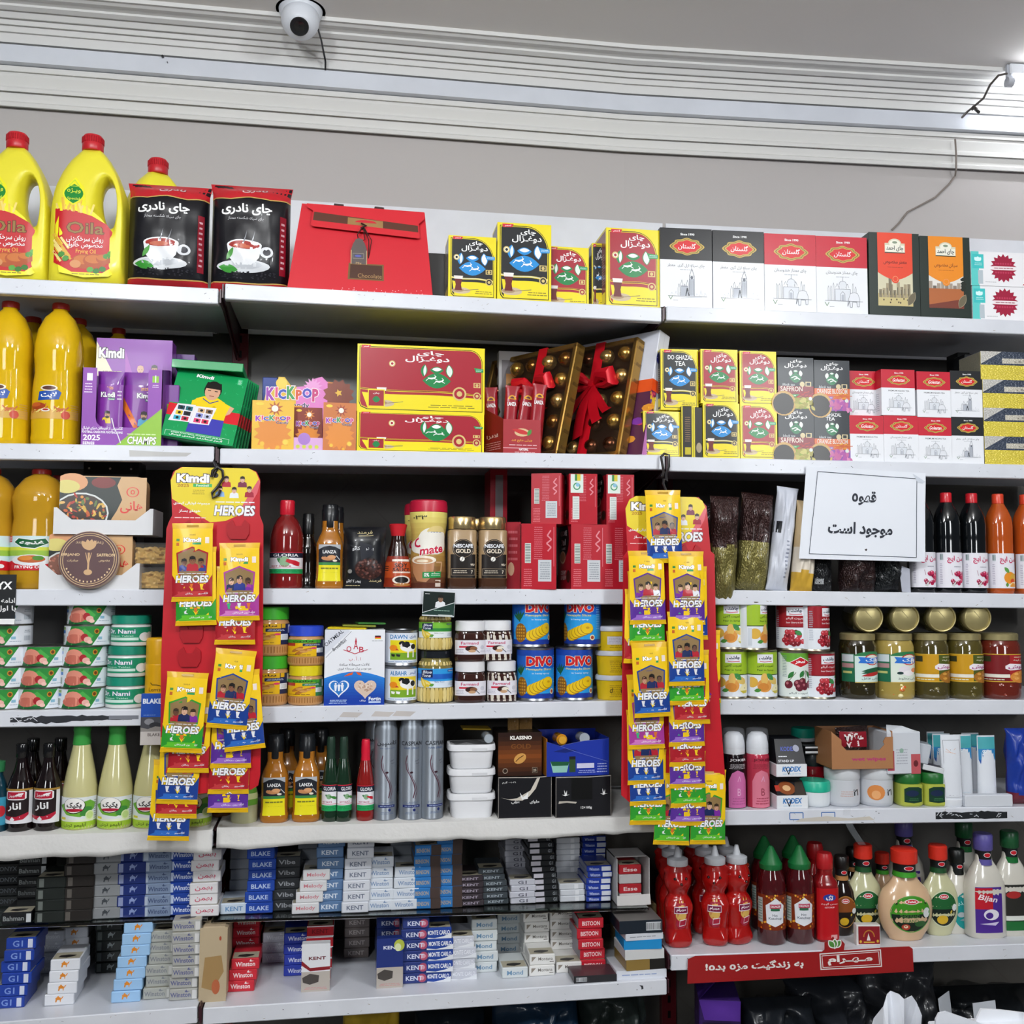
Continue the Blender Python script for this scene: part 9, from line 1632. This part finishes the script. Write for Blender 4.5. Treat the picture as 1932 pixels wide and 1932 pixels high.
A('drA',lambda W,H: dress(W,H,'#c9c8a0',DK,'#d8301f','#1f4f2a'),'dressing_bottle','round dressing bottle with dark green label, standing behind the matchbox','dressing bottle',g,S,1604,1676,1597,.075)
A('drB',lambda W,H: dress(W,H,'#d9b590',('#4f9a3a','#3f8f1f','#15261a','#4a7a3a'),'#d8301f','#3f9a2a'),'dressing_bottle','round peach dressing bottle with bright green label, foremost one','dressing bottle',g,S,1672,1774,1607,.025)
A('drA',None,'dressing_bottle','round dressing bottle with dark green label, between the peach and the teal ones','dressing bottle',g,S,1745,1822,1604,.055)
A('drB2',lambda W,H: dress(W,H,'#c9a580',DK,'#d8301f','#3f9a2a'),'dressing_bottle','pinkish dressing bottle in the back row, light green neck','dressing bottle',g,S,1646,1702,1612,.15)
g = 'tall white dressing bottles'
tall = lambda W,H,**k: dress(W,H,'#d3cfc4',None,k['cap'],k['neck'],'shiny',.6,'tall',k['d'])
A('tl0',lambda W,H: tall(W,H,cap='#0f1312',neck='#0f1312',d=lambda c: (c.e(.6,.5,.4,.5,'#128a8a',24),c.t('دلپذیر',.5,.7,.14,'#bfe0e0',.5,.02),c.e(.45,.4,.12,.07,'#a9b0b5'),c.p([(.4,.25),(.7,.2),(.6,.33)],'#8a9aa0'))),'dressing_bottle','white dressing bottle with teal label and black cap','dressing bottle',g,S,1788,1848,1606,.07)
A('tl1',lambda W,H: tall(W,H,cap='#5f57a0',neck='#5f57a0',d=lambda c: (c.r(.1,0,.8,1,'#4a2a8a'),c.r(.1,.52,.55,.98,'#c01a2c'),c.t('Bijan',.42,.74,.16,'#f2e6ea',.5,.02,.2,None,0,-10),c.e(.5,.4,.2,.12,'#e4e0ea'),c.e(.45,.38,.1,.07,'#4a2a8a'),c.p([(.2,.2),(.7,.24),(.6,.16)],'#cfc6e0'))),'dressing_bottle','white dressing bottle with violet patterned cap and purple label','dressing bottle',g,S,1836,1908,1577,.035)
A('tl2',lambda W,H: tall(W,H,cap='#14522c',neck='#176a30',d=lambda c: (c.r(.1,0,.8,1,'#2a2a26'),c.r(.1,.22,.8,.32,'#dfe2da'),c.r(.1,0,.8,.2,'#1f6a34'),c.e(.4,.78,.2,.08,'#a82a2a'))),'dressing_bottle','white dressing bottle with green cap, cut off by the photo edge','dressing bottle',g,S,1888,1956,1572,.045)
A('tl1',None,'dressing_bottle','white dressing bottle with violet cap in the back row behind the peach one','dressing bottle',g,S,1690,1748,1570,.17);A('tl2',None,'dressing_bottle','white dressing bottle with green cap in the back row behind the teal one','dressing bottle',g,S,1806,1862,1586,.14)
A('syr',lambda W,H: dress(W,H,'#1f0f0a',('#b5803a','#8a4a1c','#1c1410'),'#15110f','#b5804a','liquid'),'sauce_bottle','round dark sauce bottle with tan collar, nearer the red squeeze bottle','sauce bottle','round dark sauce bottles',S,1568,1626,1618,.075);A('syr',None,'sauce_bottle','round dark sauce bottle with tan collar, behind the other','sauce bottle','round dark sauce bottles',S,1590,1648,1612,.14)
A('match',lambda W,H: carton(W,H,.018,'#d9d6d2',lambda c: (c.r(.08,.08,.97,.93,'#8a1420'),c.e(.52,.42,.24,.34,'#b5762a',20,0,0,.5),c.e(.52,.42,.2,.28,'#8a1420',20,0,0,.5),c.p([(.42,.25),(.5,.6),(.58,.25)],'#e9e2da'),c.r(.3,.14,.75,.2,'#d9b03a'),c.e(.17,.2,.05,.07,'#d9b03a'),c.e(.88,.22,.05,.07,'#d9b03a')),'card'),'matchbox','little red matchbox standing by the peach dressing bottle','matchbox',None,S,1617,1661,1745,.02,rz=-.08)
# red brand sign along the lip
P0 = [hit(3,x,y,-.006) for x,y in ((1297,1856),(1724,1833),(1722,1790),(1716,1786),(1661,1788),(1661,1789),(1592,1793),(1594,1781),(1588,1774),(1578,1776),(1572,1767),(1566,1776),(1556,1779),(1556,1792),(1551,1796),(1312,1804),(1298,1810))]
cx = P0[0][0];zb = P0[1][1]-.01;o = MB();o.prism([(a-cx,z-zb) for a,z in P0],0,.0016,'#9a1416','card');X = lambda px,py: (lambda h: (h[0]-cx,h[1]-zb))(hit(3,px,py,-.006));x1 = X(1724,1833)[0];zt = .06;c = Cv(x1,zt);uv = lambda px,py: (X(px,py)[0]/x1,X(px,py)[1]/zt)
rot = -2.9;a = uv(1424,1822);c.t('به زندگیت مزه بده!',a[0],a[1],.34,'#e9e6e2',.43,.035,0,None,0,.3)
fr = lambda m_: [uv(px,py) for px,py in ((1546+m_,1799+m_),(1662-m_,1791+m_),(1664-m_,1824-m_),(1548+m_,1830-m_))]
for m_,k in ((0,'#e9e6e2'),(2,'#9a1416'),(4,'#e9e6e2'),(5.2,'#9a1416')): c.p(fr(m_)[::-1],k)
a = uv(1604,1811);c.t('مـهـرام',a[0],a[1],.34,'#e9e6e2',.20,.04);a = uv(1575,1785)
for q in (50,90,130): c.leaf(a[0]+.022*cos(radians(q)),a[1]+.02+.06*sin(radians(q)),.045,.03,q,'#e9e6e2');c.leaf(a[0]+.022*cos(radians(q)),a[1]+.02+.06*sin(radians(q)),.035,.02,q,'#4f8a3a')
c.emit(o,flat(0,x1,0,zt),'card');o = o.build('shelf_sign');put(o,3,cx,-.006,zb);tag(o,'red shelf sign with white script along the lowest shelf edge','sign')
mb = MB();mb.grid(lambda u,v: (.016*(u-.5)+.03*v*v,.006*sin(v*5),-.075*v),4,10,'#cfd6dc','clear');o = mb.build('tape_strip');s,z = hit(3,1598,1536,-.004);put(o,3,s,-.005,z+.012);tag(o,'clear plastic tape strip dangling from the fifth right shelf','tape')
# ---------------------------------------------------------------- base deck, clutter at the foot, ceiling fittings
for k,b,x0,x1 in (('Z2',2,380,1258),('Z3',3,1268,2100)):
 S = Shelf(b,x0,2120,x1,2075);SH[k] = S;L = S.s1-S.s0;mb = MB();mb.box(-L/2,L/2,0,.36,-.03,0,'#8f9298','paint');o = mb.build('base_deck');S.z0 = S.z1 = (S.z0+S.z1)/2;put(o,b,(S.s0+S.s1)/2,0,S.z0);tag(o,'grey base deck under the %s bay' % BAYN[b],'deck')
S = SH['Z3']
def purple(W,H):
 root = thing('open_carton');mb = MB();mb.box(-W/2,W/2,0,.12,0,H,'#3a2068','gloss',.002);c = Cv(W,H);c.r(.08,0,.92,.80,'#241440');c.r(.14,0,.86,.74,'#1f9a8a');c.emit(mb,flat(-W/2,W/2,0,H),'gloss');c = Cv(.12,H);c.e(.5,.72,.2,.07,'#6a5a9a');c.e(.5,.72,.17,.055,'#3a2068');c.lines(.2,.5,.8,.6,2,'#a99ac8');c.emit(mb,leftf(-W/2,0,.12,0,H),'gloss');mb.build('box',root)
 mb = MB();mb.add([(-W*.5,0,H),(W*.5,0,H),(W*.42,-.045,H*.90),(-W*.42,-.045,H*.90)],[(3,2,1,0),(0,1,2,3)],'#6a3fae','gloss');mb.add([(-W*.5,.12,H),(-W*.5,0,H),(-W*.3,.02,H*1.06),(W*.3,.1,H*1.12)],[(0,1,2,3),(3,2,1,0)],'#4a2a88','gloss');mb.build('flap',root);return root
A('purp',purple,'open_carton','open purple carton showing turquoise, under the red sign','carton',None,S,1322,1398,1888,.03,rz=-.2)
def bag(W,H,k,seed,D=.14): return pouch(W,H,D,[(2,k)],'film',seed,.9).build('x',ang=180)
for i,(b,x0,x1,yt,k,bk,lab) in enumerate(((3,1410,1560,1905,'#1c2026',.06,'black plastic bag beside the purple carton'),(3,1500,1660,1868,'#23262c',.14,'dark grey plastic bag behind, under the red sign'),(3,1640,1800,1838,'#2f3136',.12,'grey plastic bag bulging below the dressing bottles'),(3,1780,1990,1880,'#14181c',.15,'black plastic bag at the photo edge, lowest'),(2,930,1110,1898,'#0f2438',.05,'navy snack bag at the foot of the middle bay'),(2,1090,1240,1885,'#232a28',.08,'dark bag beside the navy snack bag'),(2,640,760,1921,'#b5962a',.06,'yellow ribbed snack bag under the lowest shelf'),(2,780,930,1925,'#101820',.1,'dark bag between the yellow and navy snack bags'))):
 A('bag%d' % i,lambda W,H: bag(W,H,k,60+i),'plastic_bag',lab,'bag',None,SH['Z%d' % b],x0,x1,yt,bk)
# white cartons and wrapping paper standing nearer the camera
def near_box(px0,px1,yt,d,name,lab,dep=.25,flap=0,col='#e4e7ee'):
 a = ray(px0,yt);c_ = ray(px1,yt);A0 = CAM+a*(d/a.y);A1 = CAM+c_*(d/c_.y);W = (A1-A0).length;z = A0.z;root = thing(name);root.location = ((A0.x+A1.x)/2,d,0-.02);h = z+.02;mb = MB();mb.box(-W/2,W/2,0,dep,0,h,col,'paper',.002);mb.build('box',root);tag(root,lab,'carton','white cartons in the foreground');return root,W,h
r_,W,h = near_box(1775,1990,1945,1.62,'open_carton','large white carton with raised flaps in the foreground corner',.04)
mb = MB();mb.prism([(-W*.56,h-.02),(-W*.1,h-.01),(-W*.1,h+.004),(-W*.46,h+.032),(-W*.52,h+.03),(-W*.55,h+.02)],-.004,0,'#dfe3ec','paper');mb.build('flap',r_);mb = MB();mb.prism([(-W*.14,h),(W*.5,h),(W*.5,h+.004),(W*.1,h+.018),(-W*.08,h+.022)],.02,.024,'#eceff5','paper');mb.build('flap',r_);mb = MB();mb.prism([(W*.28,h),(W*.55,h),(W*.55,h+.03)]+[(W*.40+W*.11*cos(t),h+.016+.02*sin(t)) for t in (.3,.8,1.3,1.8,2.4,3)],-.006,-.002,'#dfe3ec','paper');mb.build('flap',r_)
def crumple(W,H,seed,col='#dfe3ec'):
 mb = MB();n = lambda u,v: noise.noise((u*5+seed,v*5,seed));mb.grid(lambda u,v: ((u-.5)*W*(1-.12*v),.05*n(u,v)+.03*v,v*H*(.9+.12*n(u,3.3)+.08*u)),14,12,col,'paper',False);o = mb.build('x');q = o.modifiers.new('s','SOLIDIFY');q.thickness = .001;return o
o = crumple(.15,.88,3);a = ray(1690,1892);P_ = CAM+a*(1.7/a.y);o.scale = (1,1,(P_.z+.02)/.86);o.location = (P_.x,1.7,-.02);o.name = 'wrapping_paper';tag(o,'crumpled white wrapping paper at the bottom of the photo','paper')
for i,(x,y,bk,rz) in enumerate(((1870,1905,.03,.2),(1800,1890,.05,.7))): o = MB().box(-.03,.03,0,.0012,0,.35,'#c9ced6','paper',0).build('card_scrap');s,z = hit(3,x,y,bk);o.scale.z = max(.1,(z-SH['Z3'].z0+.01)/.35);put(o,3,s,bk,SH['Z3'].z0,rz,radians(-6));tag(o,'pale card scrap sticking up behind the white cartons, '+('taller','shorter')[i]+' one','card','card scraps')
# --- turret camera under the ceiling
s,z = hit(2,567,40,WB-.16);root = thing('security_camera');P_ = W3(2,s,WB-.16,CEIL);root.location = P_;tag(root,'white turret security camera with black lens under the ceiling','security camera')
zc = z-CEIL;mb = MB();mb.lathe([(.02,zc-.002),(.042,zc+.004),(.048,zc+.018),(.052,zc+.04),(.055,zc+.055),(.056,0)],40,'#e2e6ee','plastic',0,0);mb.build('base',root)
mb = MB();R_ = .043;mb.lathe([(R_*cos(radians(t)),R_*sin(radians(t))) for t in range(-62,80,8)],36,'#e2e6ee','plastic');mb.lathe([(.0225,-R_*.90,'#e6e9f0'),(.021,-R_*.96,'#16181c'),(.0195,-R_*.99),(.012,-R_*.96,'#0a0c10','shiny'),(.001,-R_*.95)],30,'#e6e9f0','plastic',cap=False)
M = Matrix.Translation((0,-.012,zc-.004)) @ Matrix.Rotation(radians(-42),4,'X');mb.xf(M);mb.build('ball',root)
def cable(b,pts,rad,col,name,lab): mb = MB();mb.tube([W3(b,*((lambda h: (h[0],k,h[1]))(hit(b,x,y,k)))) for x,y,k in pts],rad,col,'plastic',8);o = mb.build(name);tag(o,lab,'cable')
cable(2,[(600,55,.21),(606,75,.25),(611,100,.29),(614,115,.31),(614,133,WB-.05)],.0022,'#15161a','cable','short black cable running from the security camera to the trunking')
cable(3,[(1900,139,.18),(1884,142,.18),(1868,160,.2),(1856,185,.24),(1835,203,.28),(1825,211,.30),(1811,226,WB-.045)],.0028,'#4f4a46','cable','grey knotted cable hanging between the lamp and the trunking')
cable(3,[(1835,201,.275),(1842,206,.27),(1847,212,.27),(1838,204,.275),(1833,207,.28)],.004,'#3a3634','cable_knot','dark taped knot in the grey lamp cable')
cable(3,[(1802,262,WB-.055),(1804,290,WB-.04),(1804,320,WB-.03),(1802,332,WB-.012),(1790,348,WB-.006),(1765,372,WB-.006),(1735,388,WB-.005),(1712,400,WB-.005),(1697,420,WB-.005),(1683,434,WB-.005)],.0024,'#8a8078','cable','grey cable drooping down the wall below the trunking')
# --- tube lamp
s,z = hit(3,1902,155,.2);root = thing('tube_lamp');put(root,3,s,.2,z);tag(root,'lit white tube lamp fixed under the ceiling at the photo edge','lamp')
mb = MB();mb.box(0,.6,-.012,.012,CEIL-z-.03 if CEIL-z > .04 else .012,CEIL-z-.001 if CEIL-z > .04 else .03,'#dfe2e8','plastic',.003);mb.build('housing',root);mb = MB();mb.tube([(.012,0,0),(.6,0,0)],.011,'#fff',emis('lamp_glow',(.93,.96,1),14),16);mb.build('tube',root)
mb = MB();mb.tube([(-.004,0,.0),(.012,0,0)],.012,'#b9bcc4','plastic',16);mb.box(-.004,.012,-.004,.004,.0,max(.02,CEIL-z-.002),'#b9bcc4','plastic',0);mb.build('end_cap',root)
for x,y,k in ((307,107,.003),(316,118,.001)): s,z = hit(2,x,y,WB-.052);mb = MB();mb.tube([(0,.004,0),(0,-.004,0)],k,'#1a1a1c','plastic',8);o = mb.build('nail');put(o,2,s,WB-.052,z);tag(o,('bigger' if k > .002 else 'smaller')+' dark nail head on the white trunking','nail','nail heads')
